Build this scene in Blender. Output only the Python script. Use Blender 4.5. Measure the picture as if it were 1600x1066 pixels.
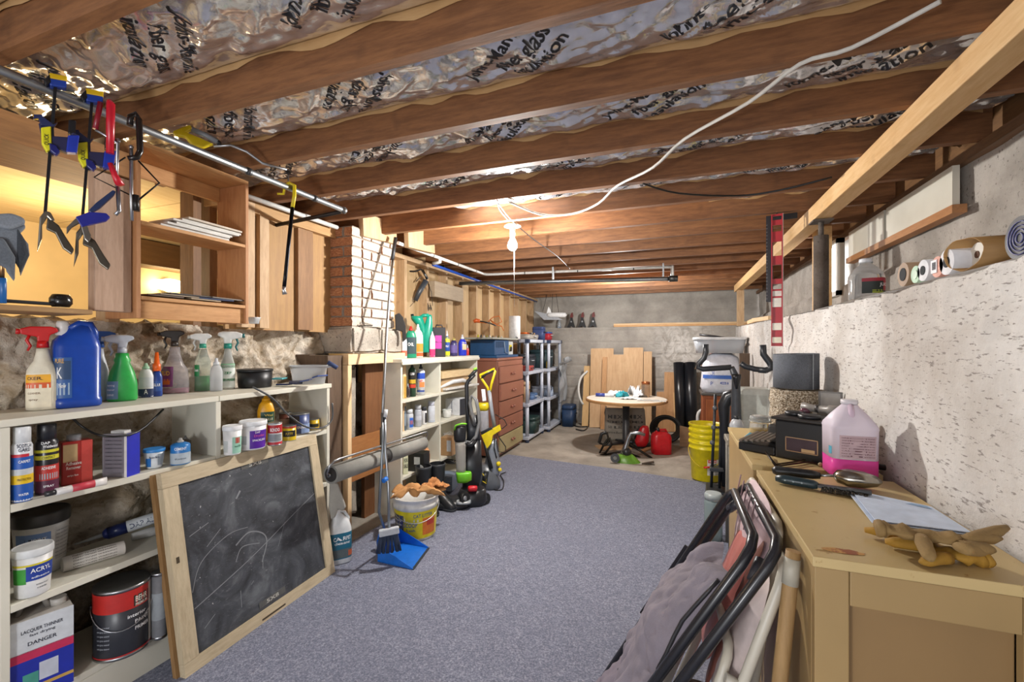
import bpy, bmesh, math, random
from mathutils import Vector, Matrix, noise
random.seed(7)
for _o in list(bpy.data.objects): bpy.data.objects.remove(_o)
SC = bpy.context.scene
COL = SC.collection
PI = math.pi
R = math.radians
# ------------------------------------------------------------ camera
H = 1.3; F = 687.0; YAW = R(20.4)
cd = bpy.data.cameras.new('camera'); cam = bpy.data.objects.new('camera', cd); COL.objects.link(cam)
cam.location = (0, 0, H); cam.rotation_euler = (PI/2, 0, YAW)
cd.sensor_width = 36; cd.lens = 36*F/1600; cd.shift_y = 7/1600; cd.clip_start = .05
SC.camera = cam
# ------------------------------------------------------------ world, lights, exposure
w = bpy.data.worlds.new('world'); SC.world = w; w.use_nodes = True
w.node_tree.nodes['Background'].inputs[0].default_value = (.95, .96, 1, 1)
w.node_tree.nodes['Background'].inputs[1].default_value = 1.05
def point(name, loc, power, color, r):
    l = bpy.data.lights.new(name, 'POINT'); l.energy = power; l.color = color; l.shadow_soft_size = r
    o = bpy.data.objects.new(name, l); COL.objects.link(o); o.location = loc; return o
point('ceiling_bulb_light', (-1.03, 2.74, 1.93), 78, (1, .975, .94), .035)
point('back_ceiling_bulb_light', (-.65, 5.6, 1.95), 62, (1, .985, .965), .05)  # added fill light to brighten the back wall, no bulb there
point('entry_lamp_light', (-.75, -.8, 1.0), 34, (.98, .985, 1), .12)  # unseen soft fill added behind the camera, set low to spare the joist sides
point('next_room_light', (-3.2, 1.5, 1.75), 15, (1, .76, .45), .1)
SC.view_settings.view_transform = 'Standard'; SC.view_settings.look = 'None'
SC.view_settings.gamma = 1; SC.view_settings.use_curve_mapping = False
SC.view_settings.exposure = .75
# ------------------------------------------------------------ picture geometry helpers (a ray through a point of the photo meets a real plane)
FX, FY, RX, RY = -math.sin(YAW), math.cos(YAW), math.cos(YAW), math.sin(YAW)
def ray(px): u = (px-800)/F; return FX+u*RX, FY+u*RY, u
def onx(px, py, x): a, b, u = ray(px); d = x/a; return Vector((x, b*d, H-(py-540)*d/F))
def ony(px, py, y): a, b, u = ray(px); d = y/b; return Vector((a*d, y, H-(py-540)*d/F))
def onz(px, py, z): a, b, u = ray(px); d = (H-z)*F/(py-540); return Vector((a*d, b*d, z))
def ond(px, py, d): a, b, u = ray(px); return Vector((a*d, b*d, H-(py-540)*d/F))
def dep(p): return p[0]*FX+p[1]*FY
def spec(px0, px1, pyt, x=None, z=0, y=None, pyb=None):
    """base point, radius and height of an upright thing"""
    pm = (px0+px1)/2; a, b, u = ray(pm)
    d = x/a if x is not None else (y/b if y is not None else (H-z)*F/(pyb-540))
    r = (px1-px0)/2*d/F/math.sqrt(1+u*u)
    return Vector((a*d, b*d, z)), r, H-(pyt-540)*d/F-z
def facing(p): return math.atan2(-p[0], p[1])
# ------------------------------------------------------------ materials
MATS = {}
def lin(c):
    if isinstance(c, str):
        c = tuple(int(c[i:i+2], 16)/255 for i in (0, 2, 4))
        c = tuple(v/12.92 if v <= .04045 else ((v+.055)/1.055)**2.4 for v in c)
    return tuple(c[:3])+(1,)
class NT:
    def __init__(s, name):
        s.m = bpy.data.materials.new(name); s.m.use_nodes = True; s.t = s.m.node_tree
        s.b = s.t.nodes['Principled BSDF']; s.L = s.t.links.new
    def n(s, typ, **kw):
        nd = s.t.nodes.new('ShaderNode'+typ)
        for k, v in kw.items():
            if k.startswith('_'): setattr(nd, k[1:], v)
            else: nd.inputs[k.replace('__', ' ')].default_value = v
        return nd
    def coord(s, scale=(1, 1, 1), rnd=False):
        tc = s.n('TexCoord'); mp = s.n('Mapping'); mp.inputs['Scale'].default_value = scale
        if rnd:
            oi = s.n('ObjectInfo'); mu = s.n('Math', _operation='MULTIPLY'); mu.inputs[1].default_value = 37.0
            s.L(oi.outputs['Random'], mu.inputs[0]); va = s.n('VectorMath', _operation='ADD')
            s.L(tc.outputs['Object'], va.inputs[0]); s.L(mu.outputs[0], va.inputs[1]); s.L(va.outputs[0], mp.inputs['Vector'])
        else: s.L(tc.outputs['Object'], mp.inputs['Vector'])
        return mp.outputs[0]
    def noise(s, vec, scale, detail=4, rough=.55, dist=0):
        nd = s.n('TexNoise', Scale=scale, Detail=detail, Roughness=rough, Distortion=dist); s.L(vec, nd.inputs['Vector']); return nd.outputs['Fac']
    def ramp(s, fac, stops):
        nd = s.n('ValToRGB'); cr = nd.color_ramp
        while len(cr.elements) < len(stops): cr.elements.new(.5)
        for e, (p, c) in zip(cr.elements, stops): e.position = p; e.color = lin(c) if not isinstance(c, (int, float)) else (c, c, c, 1)
        s.L(fac, nd.inputs[0]); return nd.outputs[0]
    def mix(s, fac, a, b, mode='MIX'):
        nd = s.n('Mix', _data_type='RGBA', _blend_type=mode)
        if isinstance(fac, (int, float)): nd.inputs[0].default_value = fac
        else: s.L(fac, nd.inputs[0])
        for k, v in ((6, a), (7, b)):
            if isinstance(v, (tuple, str)): nd.inputs[k].default_value = lin(v)
            else: s.L(v, nd.inputs[k])
        return nd.outputs[2]
    def base(s, c):
        if isinstance(c, (tuple, str)): s.b.inputs['Base Color'].default_value = lin(c)
        else: s.L(c, s.b.inputs['Base Color'])
    def rough(s, r): s.b.inputs['Roughness'].default_value = r
    def bump(s, h, st=.3, dist=.01):
        nd = s.n('Bump', Strength=st, Distance=dist); s.L(h, nd.inputs['Height']); s.L(nd.outputs[0], s.b.inputs['Normal'])
def plastic(c, rough=.35, metal=0, sub=0):
    key = ('p', c, rough, metal)
    if key not in MATS:
        t = NT('plastic_'+str(c)); v = t.coord(); f = t.noise(v, 30, 3)
        cc = lin(c); dk = tuple(x*.82 for x in cc[:3])
        t.base(t.mix(t.ramp(f, [(.35, 0.), (.75, 1.)]), dk, tuple(cc[:3]))); t.rough(rough); t.b.inputs['Metallic'].default_value = metal
        MATS[key] = t.m
    return MATS[key]
def ink(c): return plastic(c, .5)
def metal(c='b8bcc0', rough=.32): return plastic(c, rough, 1)
def clear(c, trans=.85, rough=.12, ior=1.2):
    key = ('c', c, trans)
    if key not in MATS:
        t = NT('clear_'+c); t.base(c); t.rough(rough); t.b.inputs['Transmission Weight'].default_value = trans; t.b.inputs['IOR'].default_value = ior
        MATS[key] = t.m
    return MATS[key]
def wood(c1, c2, axis='x', scale=6, rough=.65, spots=None, key=None):
    k = ('w', c1, c2, axis, scale)
    if k in MATS: return MATS[k]
    t = NT('wood_'+c1); st = {'x': (.12, 1, 1), 'y': (1, .12, 1), 'z': (1, 1, .12)}[axis]
    v = t.coord(tuple(q*scale for q in st), True); f = t.noise(v, 2.2, 6, .6, 1.3); g = t.noise(v, 14, 4, .7)
    c = t.mix(t.ramp(f, [(.3, 0.), (.7, 1.)]), c1, c2); c = t.mix(.48, c, t.ramp(g, [(.36, c1), (.62, c2)]))
    v2 = t.coord((3, 3, 3), True); s = t.noise(v2, 3, 2)
    c = t.mix(t.ramp(s, [(.62, 0.), (.8, .45)]), c, spots or c1)
    t.base(c); t.rough(rough); t.bump(g, .25, .003); MATS[k] = t.m; return t.m
def painted(c, chip='8a7a60', amt=.66, rough=.5):
    k = ('pt', c, chip, amt)
    if k in MATS: return MATS[k]
    t = NT('painted_'+c); v = t.coord(); f = t.noise(v, 26, 6, .7); g = t.noise(v, 3, 3)
    a = t.mix(t.ramp(g, [(.35, 0.), (.7, 1.)]), tuple(x*.84 for x in lin(c)[:3]), c)
    t.base(t.mix(t.ramp(f, [(amt, 0.), (amt+.05, 1.)]), a, chip)); t.rough(rough); t.bump(f, .15, .002); MATS[k] = t.m; return t.m
def cloth(c, rough=.9, scale=300, amt=.35):
    k = ('cl', c, scale)
    if k in MATS: return MATS[k]
    t = NT('cloth_'+c); v = t.coord(); f = t.noise(v, scale, 2); g = t.noise(v, 9, 4)
    cc = lin(c)[:3]; a = t.mix(t.ramp(g, [(.3, 0.), (.7, 1.)]), tuple(x*.75 for x in cc), tuple(cc))
    t.base(t.mix(t.ramp(f, [(.4, amt), (.6, 0.)]), a, tuple(x*.45 for x in cc))); t.rough(rough); t.bump(f, .3, .002); MATS[k] = t.m; return t.m
def emit(c, st):
    t = NT('glow_'+c); t.base(c); t.b.inputs['Emission Color'].default_value = lin(c); t.b.inputs['Emission Strength'].default_value = st; return t.m
# ------------------------------------------------------------ mesh builder
class MB:
    def __init__(s): s.v = []; s.f = []; s.sm = []
    def add(s, vs, fs, smooth=False, M=None):
        o = len(s.v)
        for v in vs:
            v = Vector(v); s.v.append(M @ v if M else v)
        for f in fs: s.f.append([i+o for i in f]); s.sm.append(smooth)
        return s
    def box(s, c, d, rz=0, M=None, bev=0):
        x, y, z = d[0]/2, d[1]/2, d[2]/2
        if bev:
            b = min(bev, x*.9, y*.9, z*.9)
            bm = bmesh.new(); bmesh.ops.create_cube(bm, size=1); bmesh.ops.scale(bm, vec=d, verts=bm.verts)
            bmesh.ops.bevel(bm, geom=bm.edges[:], offset=b, segments=2, profile=.5, affect='EDGES')
            vs = [v.co.copy() for v in bm.verts]; fs = [[v.index for v in f.verts] for f in bm.faces]; bm.free()
        else:
            vs = [(a, b_, e) for a in (-x, x) for b_ in (-y, y) for e in (-z, z)]
            fs = [(0, 1, 3, 2), (4, 6, 7, 5), (0, 4, 5, 1), (2, 3, 7, 6), (0, 2, 6, 4), (1, 5, 7, 3)]
        T = Matrix.Translation(c) @ Matrix.Rotation(rz, 4, 'Z')
        return s.add([T @ Vector(v) for v in vs], fs, False, M)
    def bb(s, a, b, **k):
        a, b = Vector(a), Vector(b); return s.box((a+b)/2, [abs(q) for q in (b-a)], **k)
    def beam(s, p, q, w, h, up=(0, 0, 1), bev=0):
        p, q = Vector(p), Vector(q); d = (q-p); L = d.length; d.normalize(); u = Vector(up)
        x = d; y = u.cross(x)
        if y.length < 1e-4: y = Vector((1, 0, 0)).cross(x)
        y.normalize(); z = x.cross(y)
        M = Matrix((x, y, z)).transposed().to_4x4(); M.translation = (p+q)/2
        return s.box((0, 0, 0), (L, w, h), M=M, bev=bev)
    def tube(s, pts, r, n=8, closed=False, cap=True):
        pts = [Vector(p) for p in pts]; m = len(pts); rs = r if isinstance(r, (list, tuple)) else [r]*m
        vs = []; ref = None
        for i, p in enumerate(pts):
            if closed: t = pts[(i+1) % m]-pts[i-1]
            else: t = pts[min(i+1, m-1)]-pts[max(i-1, 0)]
            t.normalize()
            if ref is None:
                ref = Vector((0, 0, 1)) if abs(t.z) < .9 else Vector((1, 0, 0))
            a = ref-t*ref.dot(t)
            if a.length < 1e-5: a = t.orthogonal()
            a.normalize(); ref = a; b = t.cross(a)
            for k in range(n):
                w_ = 2*PI*k/n; vs.append(p+(a*math.cos(w_)+b*math.sin(w_))*rs[i])
        fs = []
        for i in range(m if closed else m-1):
            j = (i+1) % m
            for k in range(n): fs.append((i*n+k, i*n+(k+1) % n, j*n+(k+1) % n, j*n+k))
        s.add(vs, fs, True)
        if cap and not closed:
            o = len(s.v)-len(vs); s.f += [[o+k for k in range(n)][::-1], [o+(m-1)*n+k for k in range(n)]]; s.sm += [False, False]
        return s
    def cyl(s, p, q, r, r2=None, n=16): return s.tube([p, q], [r, r if r2 is None else r2], n)
    def loft(s, rings, n=20, cap=True, c=(0, 0, 0), M=None, smooth=True):
        """rings (z, rx, ry, exponent, ox, oy)"""
        vs = []
        for g in rings:
            z, rx = g[0], g[1]; ry = g[2] if len(g) > 2 else rx; e = g[3] if len(g) > 3 else 2
            ox = g[4] if len(g) > 4 else 0; oy = g[5] if len(g) > 5 else 0
            for k in range(n):
                a = 2*PI*k/n+PI/n; cs, sn = math.cos(a), math.sin(a); q = 2/e
                vs.append(Vector((c[0]+ox+rx*math.copysign(abs(cs)**q, cs), c[1]+oy+ry*math.copysign(abs(sn)**q, sn), c[2]+z)))
        fs = [(i*n+k, i*n+(k+1) % n, (i+1)*n+(k+1) % n, (i+1)*n+k) for i in range(len(rings)-1) for k in range(n)]
        s.add(vs, fs, smooth, M)
        if cap:
            o = len(s.v)-len(vs); m = len(rings)
            s.f += [[o+k for k in range(n)][::-1], [o+(m-1)*n+k for k in range(n)]]; s.sm += [False, False]
        return s
    def prism(s, poly, t, M=None, smooth=False):
        """poly in xz, thickness t along y"""
        n = len(poly); vs = [(x, -t/2, z) for x, z in poly]+[(x, t/2, z) for x, z in poly]
        fs = [list(range(n)), list(range(n, 2*n))[::-1]]+[(i, i+n, (i+1) % n+n, (i+1) % n) for i in range(n)]
        return s.add(vs, fs, smooth, M)
    def grid(s, fn, nu, nv, smooth=True):
        vs = [fn(i/nu, j/nv) for i in range(nu+1) for j in range(nv+1)]
        fs = [(i*(nv+1)+j, (i+1)*(nv+1)+j, (i+1)*(nv+1)+j+1, i*(nv+1)+j+1) for i in range(nu) for j in range(nv)]
        return s.add(vs, fs, smooth)
    def ball(s, c, r, n=10, sc=(1, 1, 1)):
        rg = []
        for i in range(n//2+1):
            a = -PI/2+PI*i/(n//2); rg.append((r*sc[2]*math.sin(a), max(1e-4, r*sc[0]*math.cos(a)), max(1e-4, r*sc[1]*math.cos(a))))
        return s.loft(rg, n*2//2*1+4, True, c)
    def mesh(s, name):
        me = bpy.data.meshes.new(name); me.from_pydata([tuple(v) for v in s.v], [], s.f)
        me.polygons.foreach_set('use_smooth', s.sm); me.update(); return me
    def build(s, name, mat, parent=None, loc=None, rz=0):
        me = s.mesh(name); o = bpy.data.objects.new(name, me); COL.objects.link(o)
        if mat: me.materials.append(mat)
        if parent: o.parent = parent
        if loc is not None: o.location = loc
        o.rotation_euler.z = rz; return o
def tag(o, label=None, cat=None, group=None, kind=None):
    if label: o['label'] = label
    if cat: o['category'] = cat
    if group: o['group'] = group
    if kind: o['kind'] = kind
    return o
def thing(name, label, cat, loc=(0, 0, 0), rz=0, group=None):
    o = bpy.data.objects.new(name, None); COL.objects.link(o); o.location = loc; o.rotation_euler.z = rz
    o.empty_display_size = .05; return tag(o, label, cat, group)
def part(o, label): o['label'] = label; return o
def dup(o, loc=None, rz=None, label=None, parent=None):
    c = o.copy(); COL.objects.link(c)
    if parent: c.parent = parent
    if loc is not None: c.location = loc
    if rz is not None: c.rotation_euler.z = rz
    if label: c['label'] = label
    for ch in o.children: dup(ch, parent=c)
    return c
# ------------------------------------------------------------ lettering
TXT = {}
def glyphs(s):
    if s not in TXT:
        cu = bpy.data.curves.new('t', 'FONT'); cu.body = s; cu.size = 1; cu.resolution_u = 2; cu.offset = .012
        ob = bpy.data.objects.new('t', cu); COL.objects.link(ob)
        dg = bpy.context.evaluated_depsgraph_get(); me = bpy.data.meshes.new_from_object(ob.evaluated_get(dg))
        vs = [v.co.copy() for v in me.vertices]; fs = [list(p.vertices) for p in me.polygons]
        bpy.data.objects.remove(ob); bpy.data.curves.remove(cu); bpy.data.meshes.remove(me)
        xs = [v.x for v in vs] or [0, 1]; TXT[s] = (vs, fs, min(xs), max(xs))
    return TXT[s]
def letter(mb, s, mapf, cs, ct, h, w=None, ang=0, subdiv=0):
    vs, fs, x0, x1 = glyphs(s); k = h/.7; kx = k if w is None else w/(x1-x0); ca, sa = math.cos(ang), math.sin(ang)
    out = []
    for v in vs:
        a = (v.x-(x0+x1)/2)*kx; b = (v.y-.35)*k; out.append(mapf(cs+a*ca-b*sa, ct+a*sa+b*ca))
    mb.add(out, fs); return mb
def _full(q): return [q[1], q[2] if len(q) > 2 else q[1], q[3] if len(q) > 3 else 2, q[4] if len(q) > 4 else 0, q[5] if len(q) > 5 else 0]
def rad_at(rings, z):
    for a, b in zip(rings, rings[1:]):
        if a[0] <= z <= b[0] and b[0] > a[0]:
            t = (z-a[0])/(b[0]-a[0]); return [p*(1-t)+q*t for p, q in zip(_full(a), _full(b))]
    return _full(rings[-1] if z > rings[-1][0] else rings[0])
def surf(rings, off):
    """(arc length about the front, height) -> point on the lofted wall; s=0 looks along -y"""
    def f(s, z):
        rx, ry, e, ox, oy = rad_at(rings, z); a = -PI/2+s/max(rx, ry, 1e-3); cs, sn = math.cos(a), math.sin(a); q = 2/e
        return Vector((ox+(rx+off)*math.copysign(abs(cs)**q, cs), oy+(ry+off)*math.copysign(abs(sn)**q, sn), z))
    return f
def wrap(parent, rings, z0, z1, a0, a1, col, name='label', off=.0009, rough=.45):
    rx, ry, *_ = rad_at(rings, (z0+z1)/2); rr = max(rx, ry); f = surf(rings, off); n = max(4, int((a1-a0)/12))
    m = MB().grid(lambda i, j: f(rr*R(a0+(a1-a0)*i), z0+(z1-z0)*j), n, 3)
    return m.build(name, plastic(col, rough) if isinstance(col, str) else col, parent)
def words(parent, rings, lines, col='ffffff', name='lettering', off=.0016):
    """lines: (text, angle deg, z, height, width)"""
    m = MB(); f = surf(rings, off)
    for L in lines:
        rx, ry, *_ = rad_at(rings, L[2]); letter(m, L[0], f, max(rx, ry)*R(L[1]), L[2], L[3], L[4] if len(L) > 4 else None)
    return m.build(name, ink(col), parent)
def flat_words(parent, lines, origin, ux, uy, col='222222', name='lettering', off=.001):
    o, ux, uy = Vector(origin), Vector(ux).normalized(), Vector(uy).normalized(); nn = ux.cross(uy)
    m = MB()
    for L in lines: letter(m, L[0], lambda s, t: o+ux*s+uy*t+nn*off, L[1], L[2], L[3], L[4] if len(L) > 4 else None, L[5] if len(L) > 5 else 0)
    return m.build(name, ink(col), parent)
# ============================================================ SETTING
def nz(x, y, z, s=1.0): return noise.noise(Vector((x*s, y*s, z*s)))
def structure(o, kind='structure'): o['kind'] = kind; return o
# --- concrete
def concrete(name, base, dark, spots, sc=1.0, streak=None, spot_amt=.6, bump=.5, stain=None):
    t = NT(name); v = t.coord(); f = t.noise(v, 2.2*sc, 6, .6, .4); g = t.noise(v, 34*sc, 5, .65)
    c = t.mix(t.ramp(f, [(.38, 0.), (.66, 1.)]), dark, base)
    vs = t.coord(streak or (1, 1, 1)); s = t.noise(vs, (95 if streak and bump > .8 else 42)*sc, 3, .6)
    c = t.mix(t.ramp(s, [(spot_amt, 0.), (spot_amt+.05, .8)]), c, spots)
    if streak: s2 = t.noise(vs, 30*sc, 5, .85); c = t.mix(t.ramp(s2, [(spot_amt+.0, 0.), (spot_amt+.05, .7)]), c, spots); s3 = t.noise(vs, 22*sc, 6, .8); c = t.mix(t.ramp(s3, [(.52, 0.), (.7, .3)]), c, dark)
    if stain:
        tc = t.n('TexCoord'); vd = t.n('VectorMath', _operation='DISTANCE'); t.L(tc.outputs['Object'], vd.inputs[0]); vd.inputs[1].default_value = stain
        mk = t.ramp(vd.outputs['Value'], [(.0, 1.), (.62, 0.)]); sn = t.noise(v, 7, 8, .75, 1.2); mu = t.n('Math', _operation='MULTIPLY'); t.L(mk, mu.inputs[0]); t.L(t.ramp(sn, [(.42, 0.), (.58, 1.)]), mu.inputs[1]); c = t.mix(mu.outputs[0], c, 'e8e4de')
    t.base(t.mix(.18, c, t.ramp(g, [(.3, dark), (.7, base)]))); t.rough(.9); t.bump(g, bump, .006); return t.m
M_floor = concrete('concrete_floor', 'a9a195', '7d766c', '6c655c', 1, None, .72, .15)
M_white_conc = concrete('whitewashed_concrete', 'dad7d3', 'b4aca4', '5a4c44', 1, (1, .35, 1.5), .6, .9)
M_conc = concrete('board_formed_concrete', 'b5aea4', '8e8880', '6c655c', 1, (.4, 1, 1.4), .68, .5, tuple(ony(1068, 545, 7.3)))
M_up_conc = concrete('upper_concrete', 'b5aea6', '8a847c', '5c554e', 1.3, (1, 1, 1), .62, .8)
def rubble_mat():
    t = NT('rubble'); v = t.coord(); f = t.noise(v, 5, 6, .65, 1); g = t.noise(v, 42, 4, .7)
    c = t.ramp(f, [(.28, '5e4e3a'), (.42, '93826a'), (.55, 'bfb3a2'), (.75, 'd8d0c4')])
    t.base(t.mix(t.ramp(g, [(.3, .6), (.42, 0.)]), c, '4a3e30')); t.rough(.95); t.bump(g, .9, .012); return t.m
M_rubble = rubble_mat()
fl = MB().bb((-6, -1.6, -.1), (1.4, 7.6, 0)).build('floor', M_floor); structure(fl)
# carpet: cut cloth rug laid over the concrete
def carpet_mat():
    t = NT('carpet'); v = t.coord(); f = t.noise(v, 130, 3, .8); g = t.noise(v, 1.6, 3); h = t.noise(v, 38, 4, .8)
    c = t.ramp(f, [(.3, '4c4f61'), (.5, '7d8192'), (.7, 'b2b5c2')])
    c = t.mix(t.ramp(h, [(.35, .45), (.65, 0.)]), c, '525567')
    t.base(t.mix(t.ramp(g, [(.35, .25), (.65, 0.)]), c, '666a7b')); t.rough(1); t.bump(f, .6, .004); return t.m
m = MB(); e = [(-1.95, -.9), (.62, -.9), (.62, 4.44), (.36, 4.5), (-.6, 4.68), (-1.86, 4.86), (-1.95, 4.3), (-2.0, 2.2)]
n = len(e); m.add([(x, y, .001) for x, y in e]+[(x, y, .012) for x, y in e], [list(range(n))[::-1], list(range(n, 2*n))]+[(i, (i+1) % n, (i+1) % n+n, i+n) for i in range(n)])
tag(m.build('carpet', carpet_mat()), 'blue-grey low pile carpet laid over the near part of the concrete floor', 'carpet')
# --- right wall: thick whitewashed lower wall with a ledge, thinner upper wall behind
def rx_(y): return .62 if y < 2.4 else .62+(y-2.4)*.043
def ledge(y): return 1.47 if y < 2.5 else 1.47+(y-2.5)*.022
def rw(i, j):
    y = -1.5+9.0*i; z = ledge(y)*j
    d = .006*nz(y, z, 3, 9)+.012*nz(y, z, 8, 2)+(.02*nz(y, z, 2, 14)+.012 if z > 1.33+.03*nz(y, 0, 0, 4) else 0)
    if z < ledge(y)-.02: d += .004*math.sin(z*34)*max(0, nz(y, z, 0, 1.5)+.2)
    if abs((y-2.78)) < .012: d += .02          # form joint
    if abs(z-1.315) < .01: d += .012
    return Vector((rx_(y)+d, y, z))
m = MB().grid(rw, 420, 62)
def rl(i, j):
    y = -1.5+9.0*i; x = rx_(y)+(1.35-rx_(y))*j; return Vector((x, y, ledge(y)+.014*nz(x, y, 2, 8)*min(1, j*8)))
m.grid(lambda i, j: rl(1-i, j), 200, 14)
wr = structure(m.build('wall_right', M_white_conc))
WX = 1.17
def ru(i, j):
    y = -1.5+9*i; z = 1.35+.74*j; return Vector((WX+.014*nz(y, z, 5, 6)+.02*nz(y, z, 5, 1.7)-(.05 if z < 1.72+.05*nz(y, 0, 0, 3) else 0), y, z))
up = MB().grid(ru, 260, 22).build('upper_concrete', M_up_conc, wr)
M_sill = wood('5a4230', '7c5a3c', 'y', 5); M_new = wood('c79a62', 'dcb885', 'y', 5, spots='8a5c30')
MB().bb((WX-.03, -1.5, 2.075), (WX+.12, 7.5, 2.118)).build('sill_plate', M_sill, wr)
MB().bb((WX+.045, -1.5, 2.12), (WX+.08, 7.5, 2.355)).build('rim_joist', wood('6d4c30', '8d6740', 'y', 5), wr)
# white rigid panels set over the upper concrete, with a lumber strip below them
M_panel = painted('d8d4c6', '9c9484', .7)
for y0, y1 in ((2.42, 3.05), (3.08, 3.62)): MB().bb((WX-.06, y0, 1.9), (WX-.035, y1, 2.07)).build('insulation_panel', M_panel, wr)
MB().bb((WX-.07, 2.4, 1.862), (WX-.02, 3.64, 1.898)).build('lumber_strip', wood('9a6a42', 'b88558', 'y', 6), wr)
# window in the upper right wall
def window_light():
    t = NT('daylight_glass'); t.base('ffffff'); t.b.inputs['Emission Color'].default_value = (.93, .96, 1, 1); t.b.inputs['Emission Strength'].default_value = 3.2; return t.m
wn = MB(); y0, y1, z0, z1 = 3.76, 4.3, 1.66, 2.07
for a, b in (((y0, z0), (y0+.035, z1)), ((y1-.035, z0), (y1, z1)), ((y0, z0), (y1, z0+.035)), ((y0, z1-.035), (y1, z1)), ((y0+.25, z0), (y0+.275, z1))):
    wn.bb((WX-.085, a[0], a[1]), (WX-.04, b[0], b[1]))
wn = structure(wn.build('window_1', painted('dcdcd8', '8a8a80', .72)))
MB().bb((WX-.06, y0+.03, z0+.03), (WX-.052, y1-.03, z1-.03)).build('pane', window_light(), wn)
# --- back wall, board formed, with a ledge
BY = 7.3
def bw(i, j):
    x = -2.6+4.2*i; z = 1.6*j; return Vector((x, BY+.008*nz(x, z, 1, 7)+(.012 if abs((z % .19)-.02) < .012 else 0), z))
m = MB().grid(bw, 110, 96)
m.add([(-2.6, BY, 1.6), (1.6, BY, 1.6), (1.6, BY+.26, 1.6), (-2.6, BY+.26, 1.6)], [(0, 1, 2, 3)])
wb = structure(m.build('wall_back', M_conc))
def bu(i, j):
    x = -2.6+4.2*i; z = 1.58+.775*j; return Vector((x, BY+.25+.01*nz(x, z, 1, 6)-(.03 if z > 1.86 else 0), z))
MB().grid(bu, 80, 24).build('upper_concrete', M_conc, wb)
# --- left wall: rubble foundation, stud framing with tan sheathing, chimney
def rub(i, j):
    y = -.9+3.4*i; z = 1.405*j
    d = .075*noise.fractal(Vector((y*4.6, z*5.4, 1.3)), .8, 2.1, 6)+.014*abs(nz(y, z, 5, 30))
    vz = noise.voronoi(Vector((y*3.6, z*4.2, 0)))[0]; d += .05*(vz[1]-vz[0])
    return Vector((-2.335+d, y, z+(.02*nz(y, 3, 0, 9) if j > .98 else 0)))
m = MB().grid(rub, 330, 130)
def rubt(i, j):
    y = -.9+3.4*i; a = rub(i, 1); return Vector((a.x+(-2.62-a.x)*j, y, a.z+.035*nz(y*2, j*2, 4, 7)*min(1, j*5)))
m.grid(lambda i, j: rubt(1-i, j), 200, 20)
wl = structure(m.build('wall_left', M_rubble))
M_stud = wood('a68660', 'c6a884', 'z', 5, spots='7d5d40'); M_old = wood('6e4d30', '8c6742', 'z', 5); M_ply = wood('8d6a44', 'a9834f', 'z', 3)
M_tan = wood('b0926a', 'c6aa80', 'z', 2.4)
def bbp(name, a, b, mt, parent=wl): return MB().bb(a, b).build(name, mt, parent)
bbp('lower_wall', (-2.75, 2.3, 0), (-2.34, 7.6, 1.0), M_rubble)
for k in range(11):                                        # tan sheathing boards behind the studs
    bbp('sheathing_board', (-2.415, 2.9+k*.42, 1.0), (-2.40, 2.9+k*.42+.41, 2.355), M_tan)
for k in range(12): bbp('stud', (-2.4, 3.02+k*.385, 1.0), (-2.31, 3.06+k*.385, 2.12), M_stud)
bbp('top_plate', (-2.42, 2.9, 2.08), (-2.3, 7.5, 2.119), M_stud)
bbp('stud', (-2.42, 1.545, 1.4), (-2.32, 1.585, 2.1), M_old); bbp('stud', (-2.42, 1.63, 1.4), (-2.32, 1.67, 2.1), M_old)
bbp('stud', (-2.24, 1.72, 1.4), (-2.2, 1.8, 2.1), M_stud); bbp('stud', (-2.24, 1.84, 1.4), (-2.21, 1.9, 2.1), M_stud)
bbp('plywood_panel', (-2.26, 1.66, 1.39), (-2.245, 2.5, 2.11), M_ply)
bbp('stud', (-2.32, 2.12, 1.4), (-2.22, 2.24, 2.1), M_old)
bbp('stud', (-2.34, 1.15, 1.4), (-2.25, 1.19, 2.1), M_stud)
MB().bb((-2.3, -.4, 1.955), (-2.0, 1.11, 2.05)).build('header_beam', wood('7d5632', 'a87746', 'y', 4), wl)
MB().bb((-2.35, 1.62, 2.04), (-2.2, 2.45, 2.11)).build('header_beam', wood('9a7448', 'bb9360', 'y', 4), wl)
# next room seen through the open framing
M_cream = painted('e8cf9c', 'd2b47a', .7); M_osb = wood('cdb07a', 'e2cd9e', 'y', 3)
nr = MB(); nr.bb((-4.15, -1.6, 0), (-4.05, 5.5, 2.4)); nr.bb((-4.1, 4.2, 0), (-2.4, 4.3, 2.4)); nr.build('next_room_wall', M_cream, wl)
for k in range(7): MB().bb((-4.1+k*.0, -1.55+k*.82, 2.13), (-2.44, -1.55+k*.82+.81, 2.15)).build('ceiling_board', M_osb, wl)
bbp('beam', (-4.05, 2.15, 1.93), (-3.85, 4.2, 2.12), wood('5a4024', '6e5030', 'y', 3))
lt = thing('wall_lamp', 'glowing oval lamp in the yellow room seen through the open framed shelf', 'lamp', onx(267, 446, -3.97))
MB().cyl((-.08, 0, 0), (-.02, 0, 0), .06).build('mount', plastic('c9c4b0'), lt)
MB().loft([(-.05, .02, .03), (-.035, .07, .1), (0, .09, .13), (.035, .07, .1), (.05, .02, .03)], 18).build('shade', emit('fff0c0', 9), lt)
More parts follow.
